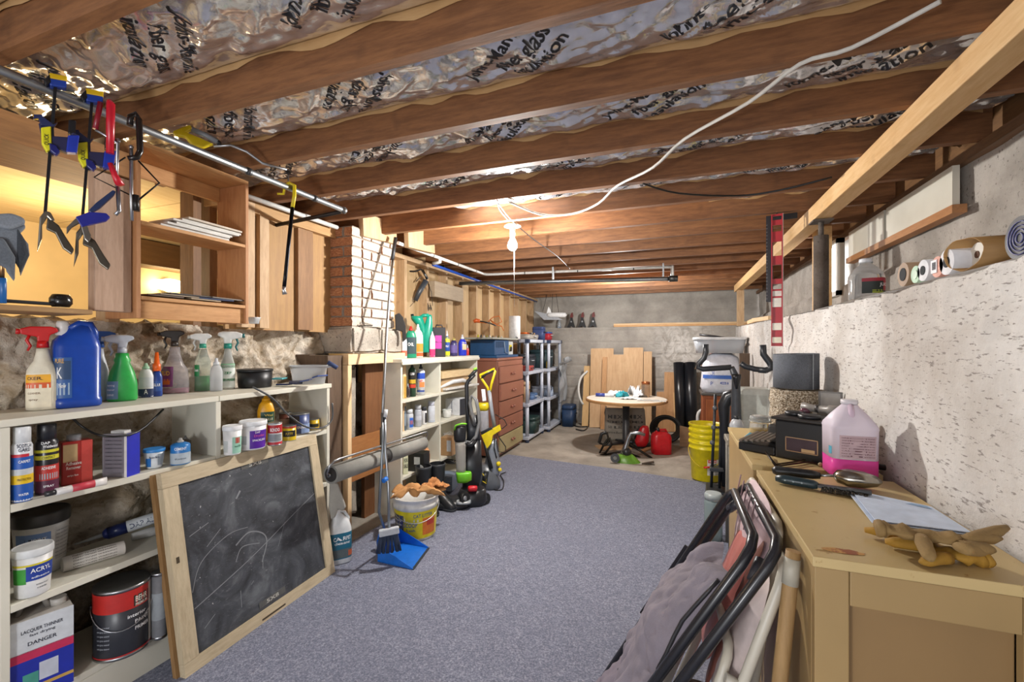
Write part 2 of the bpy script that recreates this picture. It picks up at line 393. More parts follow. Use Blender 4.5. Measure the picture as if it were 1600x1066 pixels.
# --- ceiling
ce = structure(MB().bb((-4.2, -1.6, 2.355), (1.35, 7.6, 2.375)).build('ceiling', wood('8b6a45', 'a98358', 'y', 1.5)))
M_joist = wood('5f3b22', '91623c', 'x', 4.5, spots='42281a')
jm = MB().box((0, 0, 0), (3.66, .038, .235)).mesh('joist'); jm.materials.append(M_joist)
JY = [.69+.4075*k-.019 for k in range(-5, 17)]
for y in JY:
    o = bpy.data.objects.new('joist', jm); COL.objects.link(o); o.parent = ce; o.location = (-.66, y, 2.2375)
# rough slabs of bark edge / blocking near the chimney
for (x, y) in ((-2.05, 2.5), (-1.95, 2.9)): MB().beam((x, y, 2.14), (x+.02, y+.36, 2.16), .04, .16).build('blocking', M_stud, ce)
# --- insulation with printed foil facing
def foil_mat():
    t = NT('foil'); v = t.coord(); f = t.noise(v, 16, 4, .6, .8); g = t.noise(v, 55, 3, .6)
    t.base(t.ramp(f, [(.35, 'd4d5d8'), (.7, 'f4f5f7')])); t.b.inputs['Metallic'].default_value = .78; t.rough(.17)
    h = t.mix(.7, g, f); t.bump(h, .3, .006); return t.m
M_foil = foil_mat(); M_kraft = wood('b08858', 'c9a474', 'x', 3)
def foilz(x, y0, t, k):
    edge = math.sin(PI*t); s = 2.25-.045*edge**.6
    c = noise.fractal(Vector((x*5+k*9, t*3.2, k*3.1)), 1, 2, 3)*.02; r = abs(nz(x*2+k, t*2.5+x*3, k, 3.3))*.022+abs(nz(x*1.3-t*.4, t+k, 2, 9))*.011+abs(nz(x+t*.5, t*.6-k, 7, 19))*.004
    return s+(c-r)*min(1, edge*1.6)
bay = 0
INS = {0: (-2.4, 1.14), 1: (-2.4, 1.14)}
for k, yj in enumerate(JY[:-1]):
    y0 = yj+.019; y1 = JY[k+1]-.019
    if yj < -.4 or yj > 2.8: continue
    xa, xb = (-2.42, 1.14)
    if yj > 2.25: xa, xb = (-1.35, 1.12) if yj < 2.6 else (.2, .75)
    if 1.85 < yj < 2.25: xa = -2.0
    L = xb-xa; nm = ['first', 'second', 'third', 'fourth', 'fifth', 'sixth', 'seventh', 'eighth', 'ninth'][bay]
    ins = thing('insulation_batt', f'foil-faced fibreglass batt between ceiling joists, {nm} bay counting from the camera', 'insulation', ((xa+xb)/2, (y0+y1)/2, 2.3), 0, 'insulation batts between the joists')
    bay += 1
    def fn(i, j, ins=ins): x = xa+L*i; return Vector((x, y0+.003+(y1-y0-.006)*j, foilz(x, y0, j, k)))-ins.location
    MB().grid(fn, int(L*95), 32).build('foil_facing', M_foil, ins)
    MB().bb((xa+.02-ins.location.x, -.16, -.0), (xb-.02-ins.location.x, .16, .05)).build('glass_wool', cloth('d8b45a', .95, 90), ins)
    for yy, s in ((y0, 1), (y1, -1)):                       # kraft stapling flanges, wavy lower edge
        def fl2(i, j, yy=yy, s=s):
            x = xa+L*i; hgt = .006+.036*(.5+nz(x*3+k, yy, s, 2.2))
            return Vector((x, yy+s*(.0025+.007*(1-j)*abs(nz(x, yy, 1, 7))), 2.25-hgt*(1-j)))-ins.location
        MB().grid(fl2, int(L*22), 2).build('kraft_flange', M_kraft, ins)
    # print: company name and product lines, set slantwise and repeated along the batt
    x = xa+.3+(.37*k) % .6; n_print = 0
    while x < xb-.25:
        sg = -1 if x < -.95 else 1; a_ = Vector((.79, -.61))*sg; b_ = Vector((-.61, -.79))*sg; cen = Vector((x, (y0+y1)/2))
        for row, (txt, hh, ww) in enumerate((('Johns-Manville', .042, .34), ('fiber glass', .045, .25), ('insulation', .045, .24))):
            vs, fs, g0, g1 = glyphs(txt); kx = ww/(g1-g0); ky = hh/.7; out = []; ok = []
            for v in vs:
                q = cen+a_*((v.x-(g0+g1)/2)*kx+(-.03, .02, .03)[row])+b_*((v.y-.35)*ky+(.065, 0, -.062)[row]); jj = (q.y-y0)/(y1-y0)
                ok.append(.03 < jj < .97); jj = min(.999, max(.001, jj)); out.append(Vector((q.x, q.y, foilz(q.x, y0, jj, k)-.0018))-ins.location)
            MB().add(out, [f for f in fs if all(ok[i_] for i_ in f)]).build('lettering', ink('1c1c22'), ins)
        x += .62
# --- beam and posts along the right side
bm_ = thing('support_beam', 'pale squared timber beam running under the joists along the right wall', 'beam', (.795, 3.4, 2.03))
MB().box((0, 0, .045), (.088, 6.6, .088), bev=.003).build('timber', M_new, bm_)
ps = thing('steel_post', 'rusty grey steel jack post under the timber beam on the wall ledge', 'post', (.795, 3.03, ledge(3.03)))
zt = 2.028-ledge(3.03); M_rust = concrete('rusty_steel', '6d655e', '4b4037', '2e2622', 2)
MB().cyl((0, 0, .005), (0, 0, zt-.09), .038).build('pipe', M_rust, ps); MB().cyl((0, 0, zt-.09), (0, 0, zt-.01), .014).build('jack_screw', M_rust, ps)
MB().box((0, 0, zt-.006), (.1, .1, .008)).build('cap_plate', M_rust, ps)
MB().box((0, 0, .004), (.1, .1, .008)).build('base_plate', M_rust, ps)
p = thing('timber_post', 'short pale wooden post under the far end of the timber beam', 'post', (.81, 6.55, ledge(6.55)))
MB().bb((-.04, -.04, 0), (.04, .04, 2.03-ledge(6.55))).build('post', M_stud, p)
p = thing('timber_post', 'pale wooden post behind the steel jack post beside the window', 'post', (.95, 3.62, ledge(3.6)))
MB().bb((-.04, -.05, 0), (.05, .05, 2.118-ledge(3.6))).build('post', M_new, p)
# --- chimney
def brick_mat():
    t = NT('brick'); v = t.coord((1, 1, 1), True); f = t.noise(v, 9, 5, .65); g = t.noise(v, 40, 3)
    c = t.ramp(f, [(.3, '7d4e38'), (.5, 'b57c56'), (.7, 'd0a078')])
    c = t.mix(t.ramp(g, [(.5, 0.), (.75, .5)]), c, '7d6a58')
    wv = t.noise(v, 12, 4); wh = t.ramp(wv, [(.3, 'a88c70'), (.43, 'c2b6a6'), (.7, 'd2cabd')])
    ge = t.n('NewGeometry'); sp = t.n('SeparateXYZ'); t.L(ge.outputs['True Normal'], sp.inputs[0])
    k = t.ramp(sp.outputs[0], [(.4, 0.), (.6, 1.)]); t.base(t.mix(k, c, wh)); t.rough(.92); t.bump(g, .7, .006); return t.m  # right-hand brick faces take a paler colour mix
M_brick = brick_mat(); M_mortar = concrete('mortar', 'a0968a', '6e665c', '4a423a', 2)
ch = thing('brick_chimney', 'square old brick chimney stack, brown in front and whitewashed on its right face', 'chimney', (-2.27, 2.655, 1.43))
MB().bb((-.205, -.225, 0), (.205, .225, .688)).build('mortar', M_mortar, ch)
bms = []
for q in range(5):
    b = MB(); L = .2
    bm = bmesh.new(); bmesh.ops.create_cube(bm, size=1); bmesh.ops.scale(bm, vec=(1, 1, 1), verts=bm.verts)
    bmesh.ops.subdivide_edges(bm, edges=bm.edges[:], cuts=1)
    for v in bm.verts:
        v.co += Vector([.06*noise.noise(v.co*3.1+Vector((q*7, j*5, 1))) for j in range(3)])
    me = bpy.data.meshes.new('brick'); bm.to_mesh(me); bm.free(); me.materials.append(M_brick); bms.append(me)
def brick(parent, c, d):
    o = bpy.data.objects.new('brick', random.choice(bms)); COL.objects.link(o); o.parent = parent; o.location = c; o.scale = d
    o.rotation_euler = (random.uniform(-.012, .012), random.uniform(-.012, .012), random.uniform(-.015, .015))
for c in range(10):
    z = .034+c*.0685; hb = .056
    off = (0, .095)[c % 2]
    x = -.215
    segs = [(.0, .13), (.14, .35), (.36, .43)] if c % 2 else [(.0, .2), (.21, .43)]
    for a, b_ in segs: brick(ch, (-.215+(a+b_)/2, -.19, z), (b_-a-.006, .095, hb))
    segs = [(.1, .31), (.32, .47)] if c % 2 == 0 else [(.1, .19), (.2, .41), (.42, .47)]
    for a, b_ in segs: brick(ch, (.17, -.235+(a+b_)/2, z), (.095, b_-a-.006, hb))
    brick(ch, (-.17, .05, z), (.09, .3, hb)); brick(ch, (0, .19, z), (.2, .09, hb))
M_block = concrete('rough_block', 'b6ada0', '8b8378', '4e473e', 1.6, None, .6, .9)
def rough_block(name, a, b, parent, mt=M_block, amp=.014):
    a, b = Vector(a), Vector(b); bm = bmesh.new(); bmesh.ops.create_cube(bm, size=1); bmesh.ops.scale(bm, vec=b-a, verts=bm.verts)
    bmesh.ops.bevel(bm, geom=bm.edges[:], offset=.015, segments=2, affect='EDGES'); bmesh.ops.triangulate(bm, faces=bm.faces[:]); bmesh.ops.subdivide_edges(bm, edges=bm.edges[:], cuts=2)
    c = (a+b)/2
    for v in bm.verts: w_ = v.co+c; v.co += amp*noise.noise_vector(w_*14)
    me = bpy.data.meshes.new(name); bm.to_mesh(me); bm.free(); me.materials.append(mt)
    o = bpy.data.objects.new(name, me); COL.objects.link(o); o.parent = parent; o.location = c; return o
rough_block('concrete_block', (-.25, -.26, -.185), (.245, .03, -.004), ch); rough_block('concrete_block', (-.25, .035, -.185), (.25, .29, -.006), ch)
rough_block('concrete_block', (-.02, -.18, -.005), (.235, -.02, .03), ch, amp=.02)
# timber cribbing beneath the chimney
cr = thing('timber_cribbing', 'mixed old and new timber frame carrying the concrete block under the chimney', 'framing', (-2.02, 2.66, 0))
M_dark = wood('4a3a2c', '665140', 'z', 5); M_brown = wood('5f3a1e', '7c5230', 'z', 4); M_pale = wood('d6b184', 'e6c79c', 'z', 5)
def cb(n_, a, b, mt, **k): return MB().bb(a, b, **k).build(n_, mt, cr)
cb('post', (-.2, -.46, .0), (-.04, -.33, 1.235), M_dark); cb('post', (-.36, -.42, 0), (-.23, -.38, 1.24), M_dark)
cb('upright', (-.05, -.325, .0), (.0, -.29, 1.17), M_pale); cb('upright', (-.06, .3, .0), (.0, .34, 1.17), M_pale)
cb('lintel', (-.06, -.325, 1.172), (.004, .34, 1.242), wood('d6b184', 'e6c79c', 'y', 5)); cb('inner_panel', (-.12, -.04, .4), (-.09, .3, 1.17), M_brown)
cb('back_panel', (-.42, -.3, 0), (-.4, .34, 1.2), M_dark); cb('plywood_piece', (-.08, -.25, .36), (-.065, .29, .66), wood('86552c', 'a8713e', 'y', 4))
rough_block('masonry', (-.28, -.27, .1), (-.13, -.08, 1.15), cr, amp=.03)
cb('lower_panel', (-.2, .05, .0), (-.17, .3, .4), M_brown)
# --- pipes
M_galv = metal('a9adb0', .42)
pp = thing('hanging_pipe', 'grey steel pipe under the joists on which the clamps hang', 'pipe', (-1.725, 1.2, 2.05))
MB().tube([(0, -1.4, 0), (0, .74, 0)], .0135, 12).build('pipe', M_galv, pp)
for y in (-.95, .18, .55): MB().tube([(0, y-.01, 0), (0, y+.01, 0)], .0165, 12).build('coupling', metal('6a6c6e', .5), pp)
MB().ball((0, .76, 0), .02).build('end_fitting', metal('7c7c7a', .5), pp)
MB().cyl((-.02, .765, -.004), (-.56, .78, -.03), .011).build('side_arm', metal('3f3b38', .5), pp)
for y in (-.6, .4): MB().tube([(-.012, y, -.01), (-.014, y, .07)], .003, 6).build('hanger', metal('8a8a8a', .5), pp)
pp = thing('grey_conduit', 'pale conduit running beside the framing above the plywood panel', 'pipe', (-2.15, 2.0, 2.1))
MB().tube([(0, -.42, 0), (0, .38, 0)], .014, 10).build('pipe', plastic('c9c9c5'), pp); MB().tube([(0, .1, 0), (0, .14, 0)], .017, 10).build('coupling', plastic('dededa'), pp)
pp = thing('pvc_pipe', 'white plastic pipe running along the left wall and turning across under the joists', 'pipe', (-1.99, 2.85, 2.085))
MB().tube([(0, 0, 0), (.02, 1.55, 0), (.035, 1.6, 0), (.08, 1.62, 0), (1.96, 1.84, .003)], .0135, 12).build('pipe', plastic('e4e2dc', .3), pp)
MB().tube([(1.96, 1.84, .015), (1.96, 1.84, -.12)], .016, 10).build('drop', plastic('d8d6d0'), pp)
MB().tube([(.01, .62, 0), (.0, .64, -.03), (-.07, .64, -.04)], .017, 10).build('elbow', plastic('d8d6d0'), pp)
for t_ in (.1, .5, .95, 1.35): MB().tube([(.0125*t_, t_, 0), (.0125*t_, t_+.012, 0)], .0142, 12).build('black_mark', ink('1e1e1e'), pp)
for t_ in (.2, .5, .8): MB().tube([(.08+1.88*t_, 1.62+.22*t_, 0), (.09+1.88*t_, 1.621+.22*t_, 0)], .0142, 12).build('black_mark', ink('1e1e1e'), pp)
tag(MB().tube([(-2.08, 3.52, 2.04), (-2.2, 7.1, 2.04)], .013, 10).build('blue_pipe', plastic('1d49a6', .35)), 'blue water pipe running back along the left wall below the white pipe', 'pipe')
pp = thing('galvanised_pipe', 'horizontal galvanised pipe hung low across the room behind the light bulb', 'pipe', (-1.1, 4.42, 1.965))
MB().cyl((-1.12, -.1, .015), (1.1, .14, -.015), .021).build('pipe', M_galv, pp); MB().cyl((1.04, .135, -.014), (1.12, .142, -.015), .03).build('end_cap', metal('5a5a58', .5), pp)
MB().bb((-.1, .0, .0), (-.085, .02, .15)).build('strap', M_galv, pp); MB().bb((.98, .12, -.01), (.995, .14, .14)).build('strap', M_galv, pp)
b = thing('ledger_board', 'short weathered board nailed across the studs holding the galvanised pipe', 'board', (-2.25, 4.1, 1.86))
MB().box((0, 0, 0), (.06, .62, .155), bev=.003).build('plank', wood('8e7c66', 'a9967c', 'y', 5), b)
# --- bulb
bl = thing('light_bulb', 'lit bare ceiling bulb in a white porcelain holder with a pull string', 'lamp', (-1.03, 2.78, 2.11))
MB().loft([(-.0, .03, .03), (-.02, .055), (-.03, .057), (-.035, .03)], 20, c=(0, 0, .02)).build('porcelain_base', plastic('e8e6e0', .2), bl)
MB().cyl((0, 0, -.02), (0, 0, -.075), .021, .018).build('socket', plastic('d8d4c8', .3), bl)
gl = MB().loft([(-.17, .006), (-.165, .018), (-.15, .03), (-.135, .033), (-.115, .028), (-.09, .016), (-.07, .0135)], 18).build('glass_bulb', emit('fff6e6', 60), bl)
gl.visible_shadow = True
MB().cyl((.012, 0, -.05), (.012, 0, -.55), .0009, n=5).build('pull_string', plastic('e8e4d8'), bl)
# --- wires
def wire(name, pts, r, mt, label, cat='cable', n=6, sm=4):
    pts = [Vector(p) for p in pts]; out = []
    for i in range(len(pts)-1):
        p0, p1, p2, p3 = pts[max(0, i-1)], pts[i], pts[i+1], pts[min(len(pts)-1, i+2)]
        for q in range(sm):
            t = q/sm; out.append(.5*((2*p1)+(p2-p0)*t+(2*p0-5*p1+4*p2-p3)*t*t+(3*p1-p0-3*p2+p3)*t**3))
    out.append(pts[-1]); o = MB().tube(out, r, n).build(name, mt)
    return tag(o, label, cat)
M_cable = plastic('d9d6ce', .5); M_blk = plastic('161616', .4)
wire('white_cable', [onz(1470, 2, 2.105), onz(1330, 75, 2.1), onz(1250, 100, 2.108), onz(1170, 160, 2.09), onz(1070, 217, 2.108), onz(1020, 262, 2.08), onz(965, 290, 2.108), onz(935, 318, 2.085), onz(895, 334, 2.09), onz(845, 335, 2.105), onz(795, 315, 2.108)], .0065, M_cable, 'white sheathed cable stapled diagonally across the undersides of the joists')
wire('black_cable', [onz(1005, 287, 2.108), onz(1060, 302, 2.09), onz(1150, 306, 2.1), onz(1215, 298, 2.09), onz(1300, 277, 2.108)], .005, M_blk, 'dark cable looping from the white cable towards the timber beam')
wire('lamp_cord', [onz(795, 345, 2.108), onz(782, 330, 2.09), onz(778, 318, 2.108), onz(800, 345, 2.1), onz(835, 375, 2.1), onz(870, 400, 2.1), onz(890, 420, 2.11)], .004, M_blk, 'thin dark cord leading back across the joists from the lit bulb')
# ============================================================ ITEM BUILDERS
def sp(px0, px1, pyt, pyb, z):
    """upright thing whose front foot shows at pyb on a surface of height z"""
    pm = (px0+px1)/2; a, b, u = ray(pm); k = math.sqrt(1+u*u)
    if isinstance(z, tuple):      # a shelf running back along the left wall: height and distance from the room's centre line
        z, x = z; d = x/a; return Vector((a*d, b*d, z)), (px1-px0)/2*d/F/k, H-(pyt-540)*d/F-z
    d = (H-z)*F/(pyb-540); r = (px1-px0)/2*d/F/k; d += r/k*.8; r = (px1-px0)/2*d/F/k
    return Vector((a*d, b*d, z)), r, H-(pyt-540)*d/F-z
class Tr:
    """real vertical plane through loc that faces the camera; pixels of the photo map to local x, z on it"""
    def __init__(s, loc):
        s.loc = Vector(loc); s.rz = facing(loc); s.xa = Vector((math.cos(s.rz), math.sin(s.rz), 0)); s.ya = Vector((-math.sin(s.rz), math.cos(s.rz), 0))
    def __call__(s, px, py, y=0):
        a, b, u = ray(px); ax = s.ya.x*a+s.ya.y*b; d = (s.loc.x*s.ya.x+s.loc.y*s.ya.y+y)/ax
        P = Vector((a*d, b*d, H-(py-540)*d/F)); q = P-s.loc; return Vector((q.dot(s.xa), y, q.z))
    def poly(s, pts): return [(q.x, q.z) for q in (s(*p) for p in pts)]
def base(name, label, cat, bx, z, group, rz):
    loc, r, h = sp(*bx, z); t = thing(name, label, cat, loc+Vector((0, 0, .0012)), facing(loc)+R(rz), group); return t, r, h
def deco(body, rings, h, stripes, lines, r):
    for s in stripes or []: wrap(body, rings, s[0]*h, s[1]*h, s[2], s[3], s[4])
    if lines:
        cols = {}
        for L in lines: cols.setdefault(L[5] if len(L) > 5 else 'ffffff', []).append((L[0], L[1], L[2]*h, L[3]*h, L[4]*r))
        for c, l in cols.items(): words(body, rings, l, c)
def aerosol(label, bx, z, body, cap, stripes=None, lines=None, group=None, rz=0, name='aerosol_can', capf=.2):
    t, r, h = base(name, label, 'spray can', bx, z, group, rz); hb = h*(1-capf)
    rg = [(0, r*.94), (.003, r), (hb*.93, r), (hb*.985, r*.82), (hb, r*.7)]
    b = MB().loft(rg, 22).build('body', plastic(body, .3), t); deco(b, rg, h, stripes, lines, r)
    MB().loft([(hb*.955, r*.84), (h*.985, r*.84), (h, r*.76)], 20).build('cap', plastic(cap, .35), t); return t
def tub(label, bx, z, body, lid, stripes=None, lines=None, group=None, rz=0, name='plastic_tub', cat='tub', lidf=.16, taper=.86, handle=None, mt=None):
    t, r, h = base(name, label, cat, bx, z, group, rz); hb = h*(1-lidf*.6)
    rg = [(0, r*taper*.94), (.003, r*taper*.97), (hb, r*.96)]
    b = MB().loft(rg, 28).build('body', mt or plastic(body, .4), t); deco(b, rg, h, stripes, lines, r)
    MB().loft([(h*(1-lidf), r*.985), (h*(1-lidf*.9), r), (h*.975, r), (h, r*.96), (h, r*.9), (h*.985, r*.88)], 28).build('lid', plastic(lid, .4), t)
    if handle:
        MB().tube([(math.cos(a)*r*1.02, -abs(math.sin(a))*r*.7-.0*r, h*.82-abs(math.sin(a))*h*.4) for a in [PI*i/14 for i in range(15)]], .0017, 6).build('bail_handle', metal('9a9c9e'), t)
    return t
def paint_can(label, bx, z, body, lid, stripes=None, lines=None, group=None, rz=0, handle=False, name='paint_can', cat='paint can', rimc='b0b2b4'):
    t, r, h = base(name, label, cat, bx, z, group, rz)
    rg = [(0, r*.97), (.002, r*.985), (h*.96, r*.985)]
    b = MB().loft(rg, 28).build('body', plastic(body, .35), t); deco(b, rg, h, stripes, lines, r)
    for zz in (0, .955): MB().loft([(h*zz, r*.97), (h*zz, r), (h*zz+h*.02+.001, r*1.01), (h*zz+h*.04, r), (h*zz+h*.045, r*.93)], 28).build('rim', metal(rimc), t)
    MB().loft([(h*.96, r*.93), (h*.975, r*.93), (h*.975, r*.86), (h*.965, r*.82)], 24).build('lid', plastic(lid, .35), t)
    if handle:
        for s in (-1, 1): MB().cyl((s*r*.98, 0, h*.74), (s*r*1.07, 0, h*.74), r*.1, n=12).build('ear', metal('55565a'), t)
        MB().tube([(math.cos(a)*r*1.05, -math.sin(a)*r*1.06, h*.74-math.sin(a)*h*.32) for a in [PI*i/16 for i in range(17)]], .0018, 6).build('bail_handle', metal('c8cacc'), t)
    return t
def head(t, z, col, side=1, k=1.0, x=0, tc=None, neck=None):
    pl = [(-.013, 0), (.013, 0), (.013, .016), (.03, .02), (.05, .025), (.052, .042), (.03, .05), (-.018, .051), (-.033, .045), (-.036, .034), (-.016, .022)]
    hd = MB().prism([(x+side*a*k, z+b*k) for a, b in (pl if side > 0 else pl)], .022*k).build('trigger_head', plastic(col, .35), t)
    bv = hd.modifiers.new('b', 'BEVEL'); bv.width = .004*k; bv.segments = 2
    MB().tube([(x+side*.03*k, 0, z+.022*k), (x+side*.036*k, 0, z+.004*k), (x+side*.028*k, 0, z-.014*k), (x+side*.034*k, 0, z-.03*k)], [.004*k, .0045*k, .004*k, .003*k], 8).build('trigger', plastic(tc or col, .35), t)
    MB().cyl((x+side*.05*k, 0, z+.033*k), (x+side*.06*k, 0, z+.034*k), .009*k, n=10).build('nozzle', plastic(tc or col, .35), t)
    MB().loft([(z-.02*k, .015*k), (z+.001, .014*k)], 14, c=(x, 0, 0)).build('collar', plastic(neck or col, .35), t)
def sprayer(label, bx, z, rgf, mt, hc, side=1, stripes=None, lines=None, group=None, rz=0, liquid=None, hk=1, tc=None, neck=None, headf=.27, cap_only=False, name='spray_bottle'):
    t, r, h = base(name, label, 'spray bottle', bx, z, group, rz); hb = h*(1-headf)
    rg = [(f*hb, a*r, b*r, e) for f, a, b, e in rgf]
    b = MB().loft(rg, 26).build('body', mt, t); deco(b, rg, hb, stripes, lines, r)
    if liquid:
        f = liquid[0]; lr = [(q[0]+.002, q[1]*.93, q[2]*.93, q[3]) for q in rg if q[0] <= f*hb]; e = rad_at(rg, f*hb); lr.append((f*hb, e[0]*.93, e[1]*.93, e[2]))
        MB().loft(lr, 22).build('liquid', plastic(liquid[1], .1), t)
    head(t, hb+h*headf*.3, hc, side, k=h*headf*.68/.051*hk, tc=tc, neck=neck)
    return t
def squeeze(label, bx, z, body, cap, stripes=None, lines=None, rz=0, name='squeeze_bottle', cat='bottle', rgf=None, capf=.22, capr=.4, group=None, mt=None, flat=.6):
    t, r, h = base(name, label, cat, bx, z, group, rz); hb = h*(1-capf)
    rgf = rgf or [(0, .92, 2.6), (.03, 1, 2.6), (.75, 1, 2.6), (.9, .8, 2.3), (1, .42, 2)]
    rg = [(f*hb, a*r, max(a*r*flat, .35*r), e) for f, a, e in rgf]
    b = MB().loft(rg, 22).build('body', mt or plastic(body, .35), t); deco(b, rg, hb, stripes, lines, r)
    MB().loft([(hb*.99, r*capr), (hb+(h-hb)*.35, r*capr), (hb+(h-hb)*.4, r*capr*.7), (h, r*capr*.42)], 14).build('cap', plastic(cap, .35), t); return t
def boxy(label, bx, z, depth, body, name, cat, stripes=None, rz=0, group=None, extra=None, mt=None, yaw=None):
    """rectangular can or carton: front face is local -y"""
    loc, r, h = sp(*bx, z); t = thing(name, label, cat, loc, facing(loc)+R(rz) if yaw is None else yaw, group)
    o = MB().box((0, 0, h/2), (2*r, depth, h), bev=.004).build('body', mt or plastic(body, .35), t)
    for s in stripes or []: MB().box((s[0]*r, -depth/2-.0005, s[1]*h), (s[2]*r, .001, s[3]*h)).build('label', ink(s[4]), o)
    return t, o, r, h
def clutter_wire(name, label, loc, rad, n, r, col, seed=1, cat='cable', flat=.25):
    rnd = random.Random(seed); pts = []
    for i in range(n*10):
        a = i/10*2*PI; q = rad*(.75+.25*math.sin(i*.37+seed)); pts.append((math.cos(a)*q+rnd.uniform(-1, 1)*rad*.06, math.sin(a)*q*.8, r+rad*flat*(i/(n*10))+rnd.uniform(0, r)))
    o = MB().tube(pts, r, 6).build(name, plastic(col, .45), loc=loc); return tag(o, label, cat)
def fabric(name, label, cat, L, W, hfn, mt, loc, rz=0, group=None, nu=40, nv=30, thick=.004, parent=None):
    m = MB().grid(lambda i, j: Vector((L*(i-.5), W*(j-.5), hfn(i, j)+thick)), nu, nv)
    o = m.build(name, mt, parent, loc, rz); md = o.modifiers.new('s', 'SOLIDIFY'); md.thickness = thick
    return tag(o, label, cat, group) if not parent else o
# ============================================================ LEFT SHELVES
M_wh = painted('dcd8c8', '8f8468', .7); M_whx = painted('d2ccb8', '8f8468', .72)
sh = thing('open_shelf', 'long low cream-painted open shelf unit along the rubble wall', 'shelf', (-2.05, 1.41, 0))
def sb(n_, a, b, mt=M_wh, p=None): return MB().bb(a, b, bev=.002).build(n_, mt, p or sh)
X0, X1 = -.2, .1
sb('side_panel', (X0, -.69, 0), (X1, -.668, 1.045)); sb('side_panel', (X0, .665, 0), (X1, .687, 1.045)); sb('divider', (X0, -.012, .5), (X1, .012, 1.045))
sb('top_board', (X0, -.72, 1.046), (X1+.004, .0, 1.07)); sb('top_board', (X0, .003, 1.046), (X1+.004, .7, 1.07))
sb('shelf_board', (X0, -.667, .775), (X1, -.013, .8)); sb('shelf_board', (X0, .013, .775), (X1, .664, .8))
sb('shelf_board', (X0, -.667, .46), (X1, .664, .485)); sb('shelf_board', (X0, -.667, .125), (X1, .664, .15)); sb('kick_board', (X1-.018, -.667, .0), (X1, .664, .124))
p = thing('wall_board', 'worn brown board standing at the left end of the cream shelf unit', 'board', (-2.03, .695, 0)); MB().bb((-.1, -.014, 0), (.07, .01, 1.04)).build('plank', wood('9a7a4e', 'b89562', 'z', 5), p)
TZ = 1.07
# --- top row
t = sprayer('cream spray bottle with red trigger at the left end of the shelf top', (40, 94, 510, 642), TZ, [(0, .92, .62, 3), (.03, 1, .66, 3), (.55, 1, .66, 3), (.66, .93, .6, 2.6), (.8, .55, .5, 2.2), (.94, .42, .42, 2), (1, .4, .4, 2)], plastic('e4ddc8'), 'c81a1c', -1,
    [(.05, .6, -70, 20, 'efe6cc'), (.45, .58, -68, 18, 'f0b030'), (.36, .45, -68, 18, 'e0602a')], [('CKER', -25, .52, .05, .9, '402010'), ('CLEANER', -25, .28, .03, .8, '806040'), ('spray', -25, .18, .03, .6, '806040')], hk=1.0)
# blue jug
t, r, h = base('blue_jug', 'large deep blue plastic jug with a moulded handle and white cap', 'jug', (78, 160, 507, 638), TZ, None, 12)
rg = [(0, r*.9, r*.66, 4), (.006, r*.95, r*.72, 4), (.14, r*.97, r*.74, 4), (.018, r, r*.74, 4)]
rg = [(0, r*.9, r*.66, 4), (.006, r*.97, r*.72, 4), (h*.1, r*.97, r*.72, 4), (h*.11, r*.93, r*.69, 4), (h*.72, r*.93, r*.69, 4), (h*.8, r*.88, r*.62, 3.4), (h*.9, r*.6, r*.42, 3, r*.1), (h*.96, r*.5, r*.33, 3, r*.14), (h*.985, r*.4, r*.24, 3, r*.14)]
b = MB().loft(rg, 34).build('body', plastic('1544a4', .3), t)
MB().tube([(r*.62, -.01, h*.72), (r*.66, -.01, h*.9), (r*.5, -.01, h*1.0), (.1*r, -.01, h*1.01), (-.25*r, -.01, h*.93)], [r*.24, r*.22, r*.2, r*.18, r*.2], 12).build('handle', plastic('1544a4', .3), t)
MB().loft([(h*.86, r*.3), (h*1.0, r*.27), (h*1.03, r*.22)], 18, c=(-r*.5, 0, 0)).build('cap', plastic('e8e6e2'), t)
wrap(b, rg, h*.12, h*.6, -80, -6, '2c5a9c'); wrap(b, rg, h*.16, h*.3, -78, -10, '9fb6cc'); wrap(b, rg, h*.34, h*.56, -78, -8, '27466e', off=.0012)
words(b, rg, [('K', -40, h*.42, h*.13, r*.35), ('New', -30, h*.27, h*.05, r*.4)], 'f2f2f2', off=.0018); words(b, rg, [('PURE', -42, h*.56, h*.05, r*.6)], 'e0b060', off=.0018)
sprayer('blue and white trigger bottle standing behind the large blue jug', (142, 170, 515, 628), TZ, [(0, 1, .7, 3), (.6, 1, .7, 3), (.85, .55, .5, 2), (1, .4, .4, 2)], plastic('c9ccd2'), '2a5fb4', 1, hk=.9, tc='e8e8e8')
sprayer('bright green spray bottle with white trigger beside the blue jug', (166, 216, 525, 628), TZ, [(0, .9, .6, 2.6), (.04, 1, .68, 2.6), (.35, .98, .66, 2.6), (.6, .8, .6, 2.3), (.8, .5, .48, 2), (.86, .56, .5, 2), (.92, .44, .44, 2), (1, .42, .42, 2)], plastic('2faa4e', .3), 'c4c9cf', -1,
    [(.05, .42, -75, -10, '7d9fb8')], [('foaming', -42, .34, .045, .7), ('cleaner', -42, .25, .045, .7), ('SHINE', -42, .14, .04, .6)], hk=1.1)
squeeze('small white and navy bottle with pale green cap beside the green sprayer', (216, 240, 568, 622), TZ, 'e6e6e6', 'a8d0b0', [(.0, .3, -90, 90, '24345c'), (.35, .7, -60, 60, 'd8dce4')], [('A', 0, .2, .16, .3)], capf=.16, capr=.5)
squeeze('slim blue glue bottle with orange pointed tip', (236, 254, 551, 620), TZ, '1f3f8c', 'e8641e', [(.2, .6, -60, 60, '28529c')], [('GLUE', 0, .45, .1, 1.0)], capf=.42, capr=.75, flat=.8)
